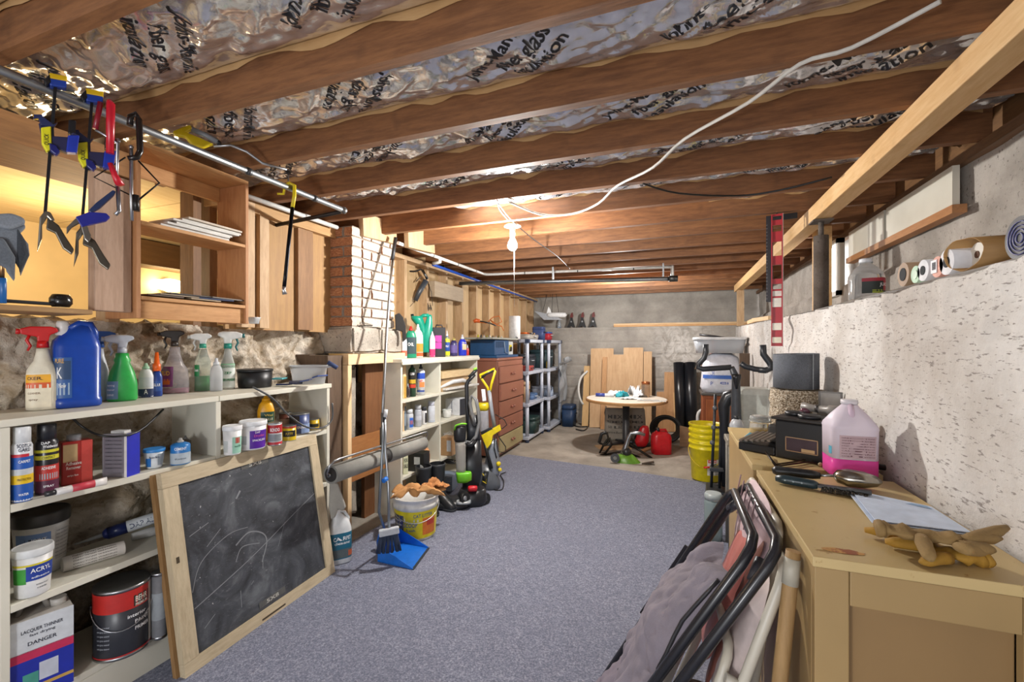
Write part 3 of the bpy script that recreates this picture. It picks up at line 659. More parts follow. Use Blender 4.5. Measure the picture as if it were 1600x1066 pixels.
sprayer('clear spray bottle with black trigger and purple label', (250, 296, 516, 616), TZ, [(0, .92, .6, 2.6), (.04, 1, .66, 2.6), (.22, 1, .68, 2.4), (.5, .93, .6, 2.2), (.65, .6, .5, 2), (.85, .4, .4, 2), (1, .36, .36, 2)], clear('e6e2e6', .8), '26201e', -1,
    [(.15, .58, -85, -5, '7a2a6c'), (.2, .32, -75, -15, 'd86a20')], [('KRUD', -45, .44, .09, .9, 'f0c040')], liquid=(.12, 'a8506c'), neck='3a3430')
sprayer('clear bottle of green liquid with white trigger at the shelf divider', (303, 331, 521, 612), TZ, [(0, .95, .6, 2.6), (.7, .9, .56, 2.4), (.85, .6, .5, 2), (1, .42, .42, 2)], clear('dfe8df', .8), 'dfe3e2', -1,
    [(.35, .62, -85, -20, '1f8a4a')], [('Green', -50, .5, .07, .7)], liquid=(.36, '1f8a34'), neck='2f9a80')
squeeze('pale translucent jug between the two white-headed spray bottles', (328, 348, 560, 612), TZ, 'd6dade', 'd6dade', capf=.2, capr=.5, mt=clear('dfe3e6', .5, .3))
sprayer('white-headed spray bottle with green and white label beside the black pan', (344, 368, 521, 609), TZ, [(0, .95, .6, 2.8), (.6, .95, .6, 2.8), (.8, .6, .5, 2), (1, .42, .42, 2)], clear('dfe4e2', .7), 'e2e6e4', 1,
    [(.04, .6, -70, 70, 'e4ece6'), (.52, .62, -70, 70, '3fae6a'), (.2, .26, -70, 70, '3fae6a')], [('ZEP', 0, .4, .06, .7, '2f8a58')], hk=1.2, tc='1f6a6a', neck='1c8a7a')
t = tub('black metal pan sitting near the middle of the shelf top', (369, 428, 577, 607), TZ, '17181b', '17181b', name='black_pan', cat='pan', lidf=.12, taper=.92)
t, r, h = base('clear_container', 'clear plastic container holding dark blue packets at the right end of the shelf top', 'container', (452, 514, 571, 602), TZ, None, 0)
rg = [(0, r*.8, r*.55, 3), (h*.9, r*.95, r*.66, 3), (h*.92, r, r*.7, 3), (h, r, r*.7, 3)]; MB().loft(rg, 28, cap=False).build('body', clear('e4e8ea', .7), t)
for i, (px, py, c_, an) in enumerate(((444, 590, '1d2f5c', .3), (462, 588, '17223f', -.2), (478, 592, '26407c', .1), (436, 594, '3f9fa8', .4), (500, 592, '2a4a8c', .6))):
    loc = onz(px, 604, TZ); o = MB().box((0, 0, 0), (.07, .05, .008), bev=.003).build('packet', plastic(c_, .25), loc=loc+Vector((0, 0, .012+.011*i)), rz=an+i)
    o.rotation_euler.x = .25*math.sin(i*2); tag(o, ['flat navy packet lying left of the clear container', 'dark glossy packet against the clear container', 'blue crumpled packet at the foot of the clear container', 'turquoise packet nearest the black pan', 'bright blue packet leaning at the right end of the shelf'][i], 'packet')
t = thing('scrub_brush', 'white-headed brush sticking out over the right end of the shelf top', 'brush', onz(505, 600, TZ)+Vector((0, 0, .05))); T_ = Tr(t.location); t.rotation_euler.z = T_.rz
MB().tube([T_(480, 590), T_(505, 575), T_(520, 572)], .006, 8).build('handle', plastic('d8dce0'), t); MB().cyl(T_(512, 566), T_(527, 575), .013, n=10).build('bristle_head', cloth('2f3f68', .8, 400), t)
for i, (x_, y_) in enumerate(((12, 628), (30, 632))):
    clutter_wire('black_wire', ('coiled black wire at the left end of the shelf top', 'loose black wire beside the red-topped bottle')[i], onz(x_, y_, TZ), .05, 2, .004, '1a1a1a', i+2)
wire('drooping_cable', [onx(105, 645, -2.02), onx(130, 668, -2.02), onx(165, 682, -1.94), onx(215, 675, -1.94), onx(255, 640, -2.02)], .004, M_blk, 'black cable drooping below the shelf top over the second shelf', n=8)
wire('looped_cable', [onx(395, 605, -1.94), onx(425, 622, -1.93), onx(450, 648, -1.93), onx(480, 668, -1.93), onx(505, 668, -1.93), onx(519, 655, -1.93), onx(519, 630, -1.93)], .005, plastic('4a4c4e', .3), 'dark grey cable looping down from the shelf top past the paint cans', n=8)
# --- second shelf, left bay
Z2 = .8
aerosol('tall white and blue fabric protector spray can at the far left', (17, 52, 667, 785), Z2, 'dfe2e6', 'dfe2e4', [(.0, .24, -90, 90, '1b57b0'), (.24, .36, -90, 90, 'e8c020'), (.36, .44, -90, 90, 'c8ccd0'), (.44, .6, -90, 90, '1b57b0'), (.6, .64, -90, 30, 'c8283a')],
        [('SCOTCH', 5, .75, .045, 1.35, '14203c'), ('GARD', 5, .695, .045, 1.1, '14203c'), ('CARPET', 5, .54, .035, 1.1), ('PROTECTOR', 5, .3, .03, 1.3, '443008'), ('WATER', 0, .1, .03, .9)], rz=8)
aerosol('tall black, red and yellow contact adhesive spray can', (54, 92, 663, 773), Z2, '1f1c22', '23242a', [(.0, .2, -90, 90, '5a2440'), (.2, .42, -90, 90, 'c03028'), (.5, .56, -90, 90, 'd8d030'), (.6, .64, -90, 90, 'd8d030'), (.22, .3, -40, 60, '9ab0b8')],
        [('DAP', -10, .74, .035, .7), ('Weldwood', 15, .69, .04, 1.3), ('CONTACT', 5, .53, .035, 1.1, '1a1a1a'), ('ADHESIVE', 5, .38, .04, 1.2), ('SPRAY', 5, .12, .03, .9)], rz=5)
t, o, r, h = boxy('red and tan flat can of adhesive remover with a grey cap', (93, 143, 688, 757), Z2, .06, 'a82a24', 'metal_can', 'can', [(-.45, .74, .9, .4, 'c8a878'), (.6, .5, .7, 1.0, 'cf4a40')], rz=10)
MB().cyl((-.1*r, 0, h), (-.1*r, 0, h+.022), .02).build('cap', plastic('a9adb2', .3), t)
flat_words(o, [('Adhesive', -.25*r, h*.5, .012, r*1.0), ('Remover', -.25*r, h*.4, .011, r*.9), ('strips fast', -.3*r, h*.22, .006, r*.7)], (0, -.0312, 0), (1, 0, 0), (0, 0, 1), 'f0e6dc')
t = thing('filler_tube', 'white and red tube lying on its side in front of the red can', 'tube', onz(130, 765, Z2)+Vector((0, 0, .012)), facing(onz(130, 765, Z2))+.35)
MB().loft([(-.07, .012), (-.04, .012), (.04, .013, .009), (.065, .014, .003)], 14, M=Matrix.Rotation(PI/2, 4, 'Y')).build('tube', plastic('e4e0dc'), t)
MB().cyl((-.095, 0, 0), (-.068, 0, 0), .009).build('cap', plastic('2a2a2c'), t); MB().loft([(-.03, .0126), (.03, .0132, .0096)], 14, M=Matrix.Rotation(PI/2, 4, 'Y')).build('label', ink('c43a48'), t)
t, o, r, h = boxy('deep blue and grey rectangular metal tin with a white spout cap', (164, 214, 676, 746), Z2, .06, '8e8a90', 'metal_tin', 'tin', [(0, .52, 1.6, .86, '77727a')], rz=-40)
MB().bb((r+.0003, -.03, 0), (r+.0013, .03, h)).build('side_label', ink('1720b4'), o); MB().box((0, 0, h+.004), (.05, .03, .01)).build('spout', plastic('e4e4e2'), t)
MB().bb((r-.008, -.0318, 0), (r+.001, -.0305, h)).build('edge_stripe', ink('d8d4d0'), o)
flat_words(o, [('DIRECTIONS', 0, h*(.85-.09*i), .004, r*1.3) for i in range(8)], (0, -.0315, 0), (1, 0, 0), (0, 0, 1), '3c3840')
tub('small white tub with bright blue lid on the second shelf', (223, 259, 701, 733), Z2, 'dfe6ea', '2f86cf', [(.1, .55, -60, -20, '2a78c8'), (.15, .75, 20, 60, '9aa6b0')], [('Spackle', 0, .6, .1, .9, '2a3a5c')], taper=.75)
squeeze('small blue and grey metal can with pouring neck beside the blue-lidded tub', (266, 298, 685, 727), Z2, '2a78bc', 'a8a8a4', [(.05, .55, -80, 80, 'b4c0c8')], [('CEMENT', 0, .75, .12, 1.2), ('all purpose', 0, .3, .07, 1.1, '405060')], capf=.16, capr=.35, flat=1, name='solvent_can', cat='can', rgf=[(0, .97, 2), (.02, 1, 2), (.86, 1, 2), (.92, .9, 2), (1, .45, 2)])
squeeze('dark metal can half hidden behind the small blue can', (280, 299, 681, 716), Z2, '4a4038', '6a6a68', capf=.16, capr=.35, flat=1, name='solvent_can', cat='can', rgf=[(0, .97, 2), (.9, 1, 2), (1, .45, 2)])
# --- second shelf, right bay
tub('white tub with mint green label beside the shelf divider', (347, 379, 665, 712), Z2, 'e8e8e6', 'ecedee', [(.05, .62, 0, 80, '9fd0ba'), (.4, .6, 20, 50, 'c03a30'), (.1, .5, -70, -30, 'c8ccc8')], [('wood filler', 40, .3, .07, .8, '2f6a50')])
tub('white tub with purple label on the second shelf', (373, 418, 657, 704), Z2, 'e6e6e8', 'eceef0', [(.05, .68, -15, 80, '5a22a0'), (.2, .5, -60, -30, 'b8c0c4')], [('Drydex', 30, .5, .08, .8, 'e060a0'), ('DAP', 20, .62, .07, .35), ('SPACKLING', 30, .34, .07, 1.0)])
paint_can('small red and silver metal can beside the purple-labelled tub', (418, 441, 660, 697), Z2, 'c8ccce', 'a8acb0', [(.55, .9, -90, 90, 'b01c24'), (.05, .16, -90, 90, 'c03038'), (.2, .5, -60, 60, '8a9094')], [('BONDO', 0, .7, .15, 1.3)])
paint_can('small yellow can in front of the dark paint cans', (441, 463, 665, 690), Z2, 'e0be1e', 'd8a828', [(.3, .7, -60, 60, '1c1c1c'), (.85, .97, -90, 90, 'b03828')], [('PUTTY', 0, .5, .16, 1.0, 'e8c830')])
squeeze('yellow bottle with dark green label standing behind the white tubs', (402, 429, 619, 690), .801, 'e8a818', 'e0a010', [(.42, .72, -30, 70, '1c4a3c')], [('Wood', 20, .64, .06, .9, 'e8c860'), ('GLUE', 20, .54, .06, .9, 'e8e0c0')], capf=.1, capr=.5, flat=.7)
paint_can('brown paint can behind the cable on the second shelf', (436, 456, 645, 676), .801, '6a3a2c', '8a8884', [(.3, .7, -70, 70, 'a88a7c')])
paint_can('dark blue paint can with silver drips', (452, 484, 646, 679), .801, '3a4a7a', 'b0b2b6', [(.55, .92, -90, 0, '28242c'), (.0, .5, 10, 80, '8aa0c8')], [('ENAMEL', 20, .35, .12, 1.1)])
paint_can('small yellow and black tin at the right end of the second shelf', (482, 499, 655, 673), .801, 'd8b020', '8a7a30', [(.3, .6, -60, 60, '2c2c20')])
# --- third shelf
Z3 = .485
tub('large white pail with a dark lid at the back of the third shelf', (16, 113, 797, 900), Z3, 'd8d8d4', '2c2a28', [(.35, .7, -60, 20, '6a88b8'), (.45, .62, -35, 20, '26304c'), (.2, .75, 30, 75, 'c0c0bc')], [('JOINT', -5, .6, .05, .5), ('COMPOUND', -8, .52, .05, .7)]+[('ready mixed directions', 50, .68-.06*i, .022, .6, '55585c') for i in range(8)], taper=.82, lidf=.2, name='plastic_pail', cat='pail')
tub('white tub with blue and green label at the front of the third shelf', (16, 86, 853, 934), Z3, 'e4e4e2', 'dadcdc', [(.35, .66, -15, 80, '23409c'), (.3, .62, -65, -15, '3f9a3c'), (.66, .7, -65, 80, 'd8c830')], [('ACRYL', 30, .56, .09, 1.0), ('adhesive', 30, .42, .04, .9), ('interior', 35, .25, .03, .6, '30343a'), ('ready', 35, .18, .03, .5, '30343a')], taper=.84, lidf=.16, rz=-4)
def lying(name, label, cat, p, q, r, mt, z, parts=()):
    t = thing(name, label, cat, (p+q)/2); d = (q-p); L = d.length; t.rotation_euler.z = math.atan2(d.y, d.x); t.rotation_euler.y = -math.asin(d.z/L)
    MB().tube([(-L/2, 0, 0), (L/2, 0, 0)], r, 20).build('body', mt, t); return t, L
t = thing('cardboard_tube', 'white printed cardboard tube lying open-ended on the third shelf', 'tube', onz(147, 880, Z3)+Vector((0, .0, .027)), R(75))
m = MB(); pr = [(-.085, .0255, .0275), (.085, .0255, .0275), (.085, .023, .025), (-.07, .023, .025)]
m.loft([(a, b_, c_) for a, b_, c_ in pr], 26, cap=False, M=Matrix.Rotation(-PI/2, 4, 'Y')); m.build('tube', plastic('c9c4bc', .7), t)
MB().cyl((.08, 0, 0), (.082, 0, 0), .023).build('end_disc', plastic('b4aca4', .7), t); o = MB(); fs = surf([(-.085, .0255, .0275), (.085, .0255, .0275)], .001)
for i in range(5): letter(o, 'DIRECTIONS WARNING', lambda s, q, i=i: Vector((-q, -.0275*math.cos(s/.0275), .027*math.sin(s/.0275))) if 0 else Vector((q if 0 else s, -.0272*math.cos((.01*i-.01)/.027)-.0004, .027*math.sin((.01*i-.01)/.027)+q)), 0, 0, .005, .12)
o.build('lettering', ink('55504a'), t)
t = thing('caulk_tube', 'navy and white caulk cartridge lying towards the back of the third shelf', 'tube', onz(190, 850, Z3)+Vector((-.02, .03, .055)), R(60)); t.rotation_euler.y = -.18
MB().cyl((.0, 0, 0), (.13, 0, 0), .024, n=20).build('body', plastic('cfd4d8'), t); MB().cyl((-.06, 0, 0), (.001, 0, 0), .024, n=20).build('navy_band', plastic('1d2a5c'), t)
MB().cyl((-.075, 0, 0), (-.06, 0, 0), .014, .024, n=20).build('collar', plastic('2a3c8c'), t); MB().cyl((-.16, 0, 0), (-.075, 0, 0), .003, .009, n=12).build('nozzle', plastic('b0b8bc', .3), t)
o = MB(); letter(o, 'DAP ALEX', lambda s, q: Vector((s, -.0246*math.cos(q/.024), .0246*math.sin(q/.024))), .065, .004, .02, .11); letter(o, 'painters', lambda s, q: Vector((s, -.0246*math.cos(q/.024), .0246*math.sin(q/.024))), -.03, .0, .008, .05); o.build('lettering', ink('26345c'), t)
t = thing('caulk_tube', 'grey putty pack lying behind the leaning blackboard on the third shelf', 'tube', onz(226, 842, Z3)+Vector((0, .02, .02)), R(75)); MB().loft([(-.06, .015, .01), (0, .02, .018), (.06, .015, .01)], 16, M=Matrix.Rotation(PI/2, 4, 'Y')).build('body', plastic('b4b4b2'), t)
# --- bottom shelf
Z4 = .15
paint_can('red and black gallon paint can with a wire handle on the bottom shelf', (145, 238, 908, 1027), Z4, '2f3138', '1c1f26', [(.68, .95, -90, 90, 'c02a24'), (.0, .06, -90, 90, 'b82a2a'), (.06, .95, 62, 90, 'cfc8bc'), (.7, .86, 22, 60, '3a2c26')],
          [('BEHR', 40, .8, .08, .5, 'f0eadc'), ('PREMIUM', 40, .72, .04, .5, 'f0eadc'), ('interior', 30, .58, .05, .7), ('PAINT', 42, .48, .05, .6), ('PRIMER', 42, .38, .05, .6)]+[('semi gloss enamel', -40, .5-.06*i, .025, .5, 'a8acb4') for i in range(6)], handle=True)
MB().box((0, 0, 0), (.07, .045, .001)).build('lid_label', ink('b8ac94'), bpy.data.objects['paint_can.005'] if 'paint_can.005' in bpy.data.objects else None) if 0 else None
t, o, r, h = boxy('tall rectangular metal solvent can, white, blue and pink, with grey handle', (12, 112, 952, 1088), Z4-.0, .11, 'b8b2aa', 'solvent_can', 'can', None, yaw=R(74))
e = r
MB().bb((-e, -.0562, h*.6), (e, -.0551, h)).build('white_label', ink('d4d8dc'), o); MB().bb((-e, -.0562, h*.5), (e, -.0551, h*.61)).build('pink_stripe', ink('c83058'), o); MB().bb((-e, -.0562, 0), (e, -.0551, h*.5)).build('blue_label', ink('1f2fa4'), o)
MB().bb((-e, -.0566, h*.12), (e, -.0561, h*.16)).build('gold_stripe', ink('c8a050'), o); MB().bb((-e*.1, -.0568, h*.2), (e*.5, -.0562, h*.42)).build('data_label', ink('c8ccd8'), o); MB().bb((-e*.6, -.0568, h*.18), (-e*.12, -.0562, h*.33)).build('photo_label', ink('4a9a88'), o)
flat_words(o, [('LACQUER THINNER', 0, h*.86, .011, e*1.3), ('fast drying', 0, h*.8, .008, e*.8), ('DANGER', 0, h*.7, .012, e*.9)], (0, -.0563, 0), (1, 0, 0), (0, 0, 1), '2c3040')
flat_words(o, [('WARNING CONTENTS', 0, h*(.93-.05*i), .006, .085) for i in range(14)], (-e-.0005, 0, 0), (0, -1, 0), (0, 0, 1), '4c4a48')
MB().tube([(-e*.7, 0, h), (-e*.55, 0, h+.028), (e*.1, 0, h+.035), (e*.3, 0, h)], .009, 10).build('handle', plastic('8e8a84'), t); MB().cyl((e*.6, 0, h), (e*.6, 0, h+.022), .021).build('cap', plastic('c9c5be'), t)
paint_can('dim grey paint can behind the leaning blackboard on the bottom shelf', (236, 262, 893, 1000), Z4, '7a7c80', '55565a', [(.3, .7, -70, 70, '9aa0a4')])
# --- blackboard leaning on the shelf front
bb = thing('blackboard', 'large framed blackboard with chalk smears leaning against the cream shelf', 'blackboard', (-1.772, 1.152, .003))
u = Vector((-.043, .84, 0)); wv = Vector((-.135, -.005, .785)); LU, LW = u.length, wv.length; u.normalize(); wv = (wv-u*wv.dot(u)).normalized(); nn = u.cross(wv).normalized()
M = Matrix((u, wv, nn)).transposed().to_4x4()
M_fr = wood('a8977a', 'c6b698', 'z', 6, spots='85765c'); M_frx = wood('a8977a', 'c6b698', 'y', 6, spots='85765c')
LU, LW = .845, .80; fw = .06
def bq(n_, a, b, mt, **k): return MB().bb(a, b, M=M, **k).build(n_, mt, bb)
for a, b, mt in (((0, 0, -.028), (LU, fw, 0), M_frx), ((0, LW-fw, -.028), (LU, LW, 0), M_frx)): bq('frame_rail', a, b, mt)
for a, b in (((0, fw+.001, -.0285), (fw, LW-fw-.001, .0008)), ((LU-fw, fw+.001, -.0285), (LU, LW-fw-.001, .0008))): bq('frame_stile', a, b, M_fr)
bq('back_frame', (-.012, -.0, -.05), (.05, LW, -.03), wood('7c5c36', '98754a', 'z', 6)); bq('back_frame', (LU-.05, 0, -.05), (LU, LW, -.03), M_fr); bq('back_frame', (.051, LW-.05, -.05), (LU-.051, LW, -.03), M_frx)
def slate():
    t = NT('chalky_slate'); v = t.coord(); f = t.noise(v, 4.5, 6, .65, 1.5); g = t.noise(t.coord((1, 1, 5)), 16, 5, .7, 3); h = t.noise(v, 60, 2)
    c = t.ramp(f, [(.38, '2a2c31'), (.55, '43464c'), (.75, '6c7075')]); c = t.mix(t.ramp(g, [(.6, 0.), (.78, .5)]), c, 'b9bcc0')
    c = t.mix(t.ramp(h, [(.73, 0.), (.77, .8)]), c, 'cfcfcd'); t.base(c); t.rough(.6); return t.m
bq('slate', (fw-.008, fw-.008, -.016), (LU-fw+.008, LW-fw+.008, -.009), slate())
m = MB(); chalk = []
def stroke(pts, w_):
    if len(pts) > 2:
        q = [pts[0]]+list(pts)+[pts[-1]]; pts = []
        for i in range(1, len(q)-2):
            for k in range(6): u_ = k/6; pts.append(tuple(.5*(2*q[i][a]+(q[i+1][a]-q[i-1][a])*u_+(2*q[i-1][a]-5*q[i][a]+4*q[i+1][a]-q[i+2][a])*u_*u_+(3*q[i][a]-q[i-1][a]-3*q[i+1][a]+q[i+2][a])*u_**3) for a in (0, 1)))
        pts.append(q[-1])
    for i in range(len(pts)-1):
        p0, p1 = Vector(pts[i]+(0,)), Vector(pts[i+1]+(0,)); d = (p1-p0).normalized(); n_ = Vector((-d.y, d.x, 0))*w_/2
        m.add([M @ (q+Vector((0, 0, -.0085))) for q in (p0-n_, p1-n_, p1+n_, p0+n_)], [(0, 1, 2, 3)])
stroke([(.07, .235), (.3, .3), (.45, .352), (.6, .41), (.78, .475)], .004)
stroke([(.28, .4), (.35, .43), (.42, .4), (.44, .35), (.4, .27)], .006); stroke([(.07, .3), (.12, .4), (.25, .46), (.35, .455)], .003); stroke([(.27, .33), (.31, .38), (.4, .36)], .004)
stroke([(.085, .52), (.17, .545)], .003); stroke([(.31, .6), (.335, .63)], .009); stroke([(.47, .72), (.485, .735)], .008); stroke([(.27, .13), (.275, .2)], .003); stroke([(.4, .24), (.41, .3)], .003); stroke([(.33, .2), (.345, .21)], .003)
stroke([(.15, .45), (.22, .5)], .003); stroke([(.5, .3), (.56, .4)], .002); stroke([(.1, .14), (.15, .17)], .003)
m.build('chalk_marks', ink('85888c'), bb)['kind'] = 'stuff'
pl = MB()
for z_ in (LW-fw-.02, .075):
    MB().bb((LU*.42, z_, -.008), (LU*.6, z_+.026, -.0065), M=M).build('printed_plate', ink('5a5a58'), bb)
    m = MB(); o_ = LU*.51
    letter(m, '5X8', lambda s, q: M @ Vector((o_+s, z_+.013+q, -.006)), 0, 0, .016, .07); m.build('lettering', ink('c8c6be'), bb)
bq('slot', (LU*.42, .02, .0), (LU*.58, .028, .001), ink('4a3e2c')); bq('slot', (fw*.3, LW*.55, .0008), (fw*.5, LW*.58, .0016), ink('4a3e2c'))
# --- white jug behind the board
t, r, h = base('white_jug', 'white plastic jug with teal label on the carpet behind the blackboard', 'jug', (512, 549, 795, 884), .012, None, 10)
rg = [(0, r*.92, r*.62, 3.5), (.006, r, r*.7, 3.5), (h*.62, r, r*.7, 3.5), (h*.78, r*.8, r*.55, 3), (h*.93, r*.3, r*.3, 2, -r*.2), (h, r*.28, r*.28, 2, -r*.2)]
b = MB().loft(rg, 28).build('body', plastic('dcdfe0'), t); wrap(b, rg, h*.1, h*.58, -85, 80, '1f6a86'); wrap(b, rg, h*.12, h*.28, -80, 75, '5a6468', off=.0014); wrap(b, rg, h*.14, h*.24, 25, 70, 'c0603c', off=.002)
words(b, rg, [('CARPET', 10, h*.48, h*.07, r*1.2), ('cleaner', 10, h*.4, h*.05, r)], off=.002); MB().tube([(r*.7, 0, h*.66), (r*.78, 0, h*.8), (r*.4, 0, h*.93), (0, 0, h*.95)], r*.13, 10).build('handle', plastic('dcdfe0'), t)
# ============================================================ UPPER LEFT
t = thing('box_shelf', 'open wooden box shelf fixed in the framed opening above the rubble wall', 'shelf', (-2.09, 1.35, 1.408))
M_bx = wood('b07c48', 'cf9c66', 'y', 5, spots='86582e'); M_bz = wood('a06a42', 'be8a5c', 'z', 5, spots='7c4f2e')
for n_, a, b, mt in (('top_board', (-.1, -.24, .69), (.1, .243, .708), M_bx), ('middle_shelf', (-.1, -.226, .375), (.1, .226, .39), M_bx), ('bottom_shelf', (-.1, -.226, .075), (.1, .226, .09), M_bx),
                     ('back_rail', (-.1, -.226, .62), (-.08, .226, .689), M_bx), ('base_rail', (.07, -.226, .0), (.085, .226, .074), M_bx), ('side_panel', (-.1, .227, -.0), (.1, .243, .689), M_bz), ('side_panel', (-.1, -.243, -.0), (.1, -.227, .689), M_bz)):
    MB().bb(a, b, bev=.0015).build(n_, mt, t)
t = thing('upright_plank', 'wide scarred upright plank at the left of the wooden box shelf', 'plank', (-2.03, 1.045, 1.43)); MB().bb((-.02, -.062, 0), (.02, .058, .52), bev=.003).build('plank', wood('9a7a62', 'bb9c84', 'z', 4, spots='5c3a26'), t)
t = thing('ledge_board', 'rough shelf board on the rubble wall below the framed opening', 'shelf', (-2.09, .6, 1.412)); MB().bb((-.13, -.6, 0), (.1, .37, .018), bev=.003).build('board', wood('86623c', 'a88456', 'y', 5), t)
# white panels on the middle shelf
for i in range(6):
    o = MB().box((0, 0, 0), (.16, .3-.02*(i % 3), .009), bev=.001).build('thin_board', plastic('dad6ce', .5) if i < 5 else plastic('c8b8a4', .5), loc=(-2.08+.012*(i % 2), 1.39+.018*i-.012*(i % 2)-.04, 1.804+.0105*i), rz=.02*(i % 3))
    tag(o, ['lowest', 'second lowest', 'third lowest', 'third from the top', 'second from the top', 'topmost'][i]+' thin white panel in the stack on the middle box shelf', 'board', 'white panels on the middle box shelf')
cs = ['5a4636', '8a7862', '3c3430', 'a08c70', '2c3c64', '6c6258']
for i in range(6):
    o = MB().box((0, 0, 0), (.13, .14+.02*(i % 3), .006), bev=.001).build('paper_stack', plastic(cs[i], .6), loc=(-2.06, 1.22+.055*i, 1.5055+.0012+.0075*(i % 3)), rz=.12*math.sin(i*3))
    tag(o, ['brown', 'tan', 'blackish', 'pale tan', 'navy', 'grey'][i]+' flat folder lying on the bottom board of the box shelf', 'folder', 'folders on the bottom box shelf')
t = thing('small_container', 'small translucent white container beside the right side of the box shelf', 'container', onx(397, 506, -2.1)); MB().loft([(0, .02, .02, 3), (.03, .026, .026, 3), (.034, .03, .03, 3)], 16).build('body', plastic('dfe3e4', .25), t)
t = thing('black_cup', 'small black round pot on the rubble wall shelf board', 'cup', onx(95, 480, -2.03)); MB().loft([(0, .022), (.012, .03), (.03, .03), (.044, .022), (.044, .018), (.02, .018)], 20).build('body', plastic('1c1a18', .2), t)
t = thing('flat_file', 'black flat bar lying at the left end of the board below the opening', 'file', onx(38, 476, -2.03)+Vector((0, 0, .004)), R(90)); MB().box((0, 0, .004), (.16, .03, .01), bev=.003).build('bar', plastic('1e1e20', .5), t)
t = thing('blue_handle_tool', 'blue-handled tool standing at the left edge under the hanging glove', 'tool', onx(3, 474, -2.0)); MB().loft([(0, .014, .01), (.06, .014, .01), (.08, .01)], 12).build('handle', plastic('2566a8', .35), t); MB().cyl((0, 0, .08), (0, 0, .16), .006).build('shaft', metal('b08a60'), t)
# --- hanging clamps
def hang(label, name, cat, px, py, X=-1.725, group=None):
    loc = onx(px, py, X); t = thing(name, label, cat, loc, 0, group); T_ = Tr(loc); t.rotation_euler.z = T_.rz; return t, T_
def pr(T_, pts, th, name, mt, t, y=0, bev=.002):
    o = MB().prism(T_.poly(pts), th, M=Matrix.Translation((0, y, 0))).build(name, mt, t)
    if bev: b_ = o.modifiers.new('b', 'BEVEL'); b_.width = bev; b_.segments = 2
    return o
def barclamp(label, dx, dy, k=1):
    t, T0 = hang(label, 'bar_clamp', 'clamp', 85+dx, 145+dy, -1.70, 'bar clamps hanging from the steel pipe')
    T_ = lambda a, b, y=0: T0(a+dx, b+dy, y)
    def poly(pts): return [(q.x, q.z) for q in (T_(*p) for p in pts)]
    def q(pts, th, n_, c, y=0, bev=.003):
        o = MB().prism(poly(pts), th, M=Matrix.Translation((0, y, 0))).build(n_, plastic(c, .35) if isinstance(c, str) else c, t)
        b_ = o.modifiers.new('b', 'BEVEL'); b_.width = bev; b_.segments = 2; return o
    MB().beam(T_(87, 132), T_(70, 340), .007, .012, up=(0, 1, 0)).build('bar', metal('4c5058', .3), t)
    q([(68, 128), (78, 118), (80, 132), (72, 136)], .03, 'rubber_pad', '17171a'); q([(76, 124), (104, 129), (104, 140), (78, 136)], .026, 'fixed_jaw', '1d3f9c'); q([(77, 116), (105, 122), (104, 130), (76, 125)], .028, 'yellow_cover', 'e0b81c')
    q([(64, 202), (80, 200), (81, 236), (73, 240), (65, 226)], .022, 'yellow_logo_plate', 'e8e020', y=-.006); q([(60, 192), (84, 196), (86, 244), (70, 236)], .02, 'body', '1c2350', y=.008)
    q([(80, 214), (106, 216), (114, 208), (124, 214), (120, 240), (104, 240), (88, 234), (80, 240)], .024, 'grip', '2c2c50'); q([(106, 214), (124, 214), (120, 241), (103, 240)], .028, 'blue_grip_end', '2038ac', y=-.004)
    q([(107, 188), (119, 190), (118, 214), (106, 210)], .02, 'sliding_jaw', '15151a'); q([(77, 226), (88, 230), (94, 240), (88, 246), (78, 238)], .02, 'release_lever', '1a1f6c', y=-.01)
    q([(52, 180), (66, 180), (68, 184), (84, 196), (90, 192), (84, 200), (64, 196), (60, 186), (52, 187)], .014, 'trigger', '27305c'); MB().cyl(T_(52, 183), T_(63, 184), .007).build('pivot', plastic('e0b020'), t)
    q([(62, 340), (70, 330), (79, 332), (86, 345), (80, 346), (74, 340), (66, 352), (66, 372), (58, 394), (60, 368)], .014, 'spring_jaw', metal('8a857a', .35)); q([(74, 340), (84, 346), (92, 352), (104, 372), (116, 390), (112, 398), (98, 388), (86, 364), (72, 358)], .014, 'spring_jaw', metal('6a655c', .35), y=.006)
    m = MB(); nm = 'QUICK'
    a = T_(72.5, 218, -.0175); letter(m, nm, lambda s, p_: a+Vector((-p_, -.001, s)), 0, 0, .009, .032); m.build('lettering', ink('1c1c20'), t)
    return t
barclamp('left bar clamp with blue grip and yellow-topped jaw hanging from the pipe', 0, 0); barclamp('right bar clamp with blue grip hanging beside the red-handled tool', 57, 24)
t, T_ = hang('spring clamp with long blue handle biting the right bar clamp', 'spring_clamp', 'clamp', 150, 330, -1.68)
pr(T_, [(138, 330), (150, 318), (176, 298), (181, 300), (178, 306), (156, 326), (142, 334)], .02, 'blue_handle', plastic('24345c'), t); pr(T_, [(118, 340), (140, 332), (166, 334), (172, 340), (166, 346), (140, 352), (128, 356)], .02, 'blue_handle', plastic('20268c'), t)
pr(T_, [(104, 356), (118, 342), (130, 340), (126, 348), (112, 356), (104, 366)], .014, 'jaw', metal('8a8680', .35), t); pr(T_, [(126, 352), (136, 350), (142, 372), (138, 380), (132, 374)], .014, 'jaw', metal('8a8680', .35), t)
t, T_ = hang('hanging red-handled bolt tool between the clamps', 'red_tool', 'tool', 172, 160, -1.66)
MB().tube([T_(170, 156), T_(173, 162), T_(172, 240)], [.006, .011, .010], 10).build('red_handle', plastic('cc1c30', .3), t); MB().tube([T_(157, 160), T_(153, 182), T_(149, 202)], .007, 8).build('second_handle', plastic('8c1428', .3), t)
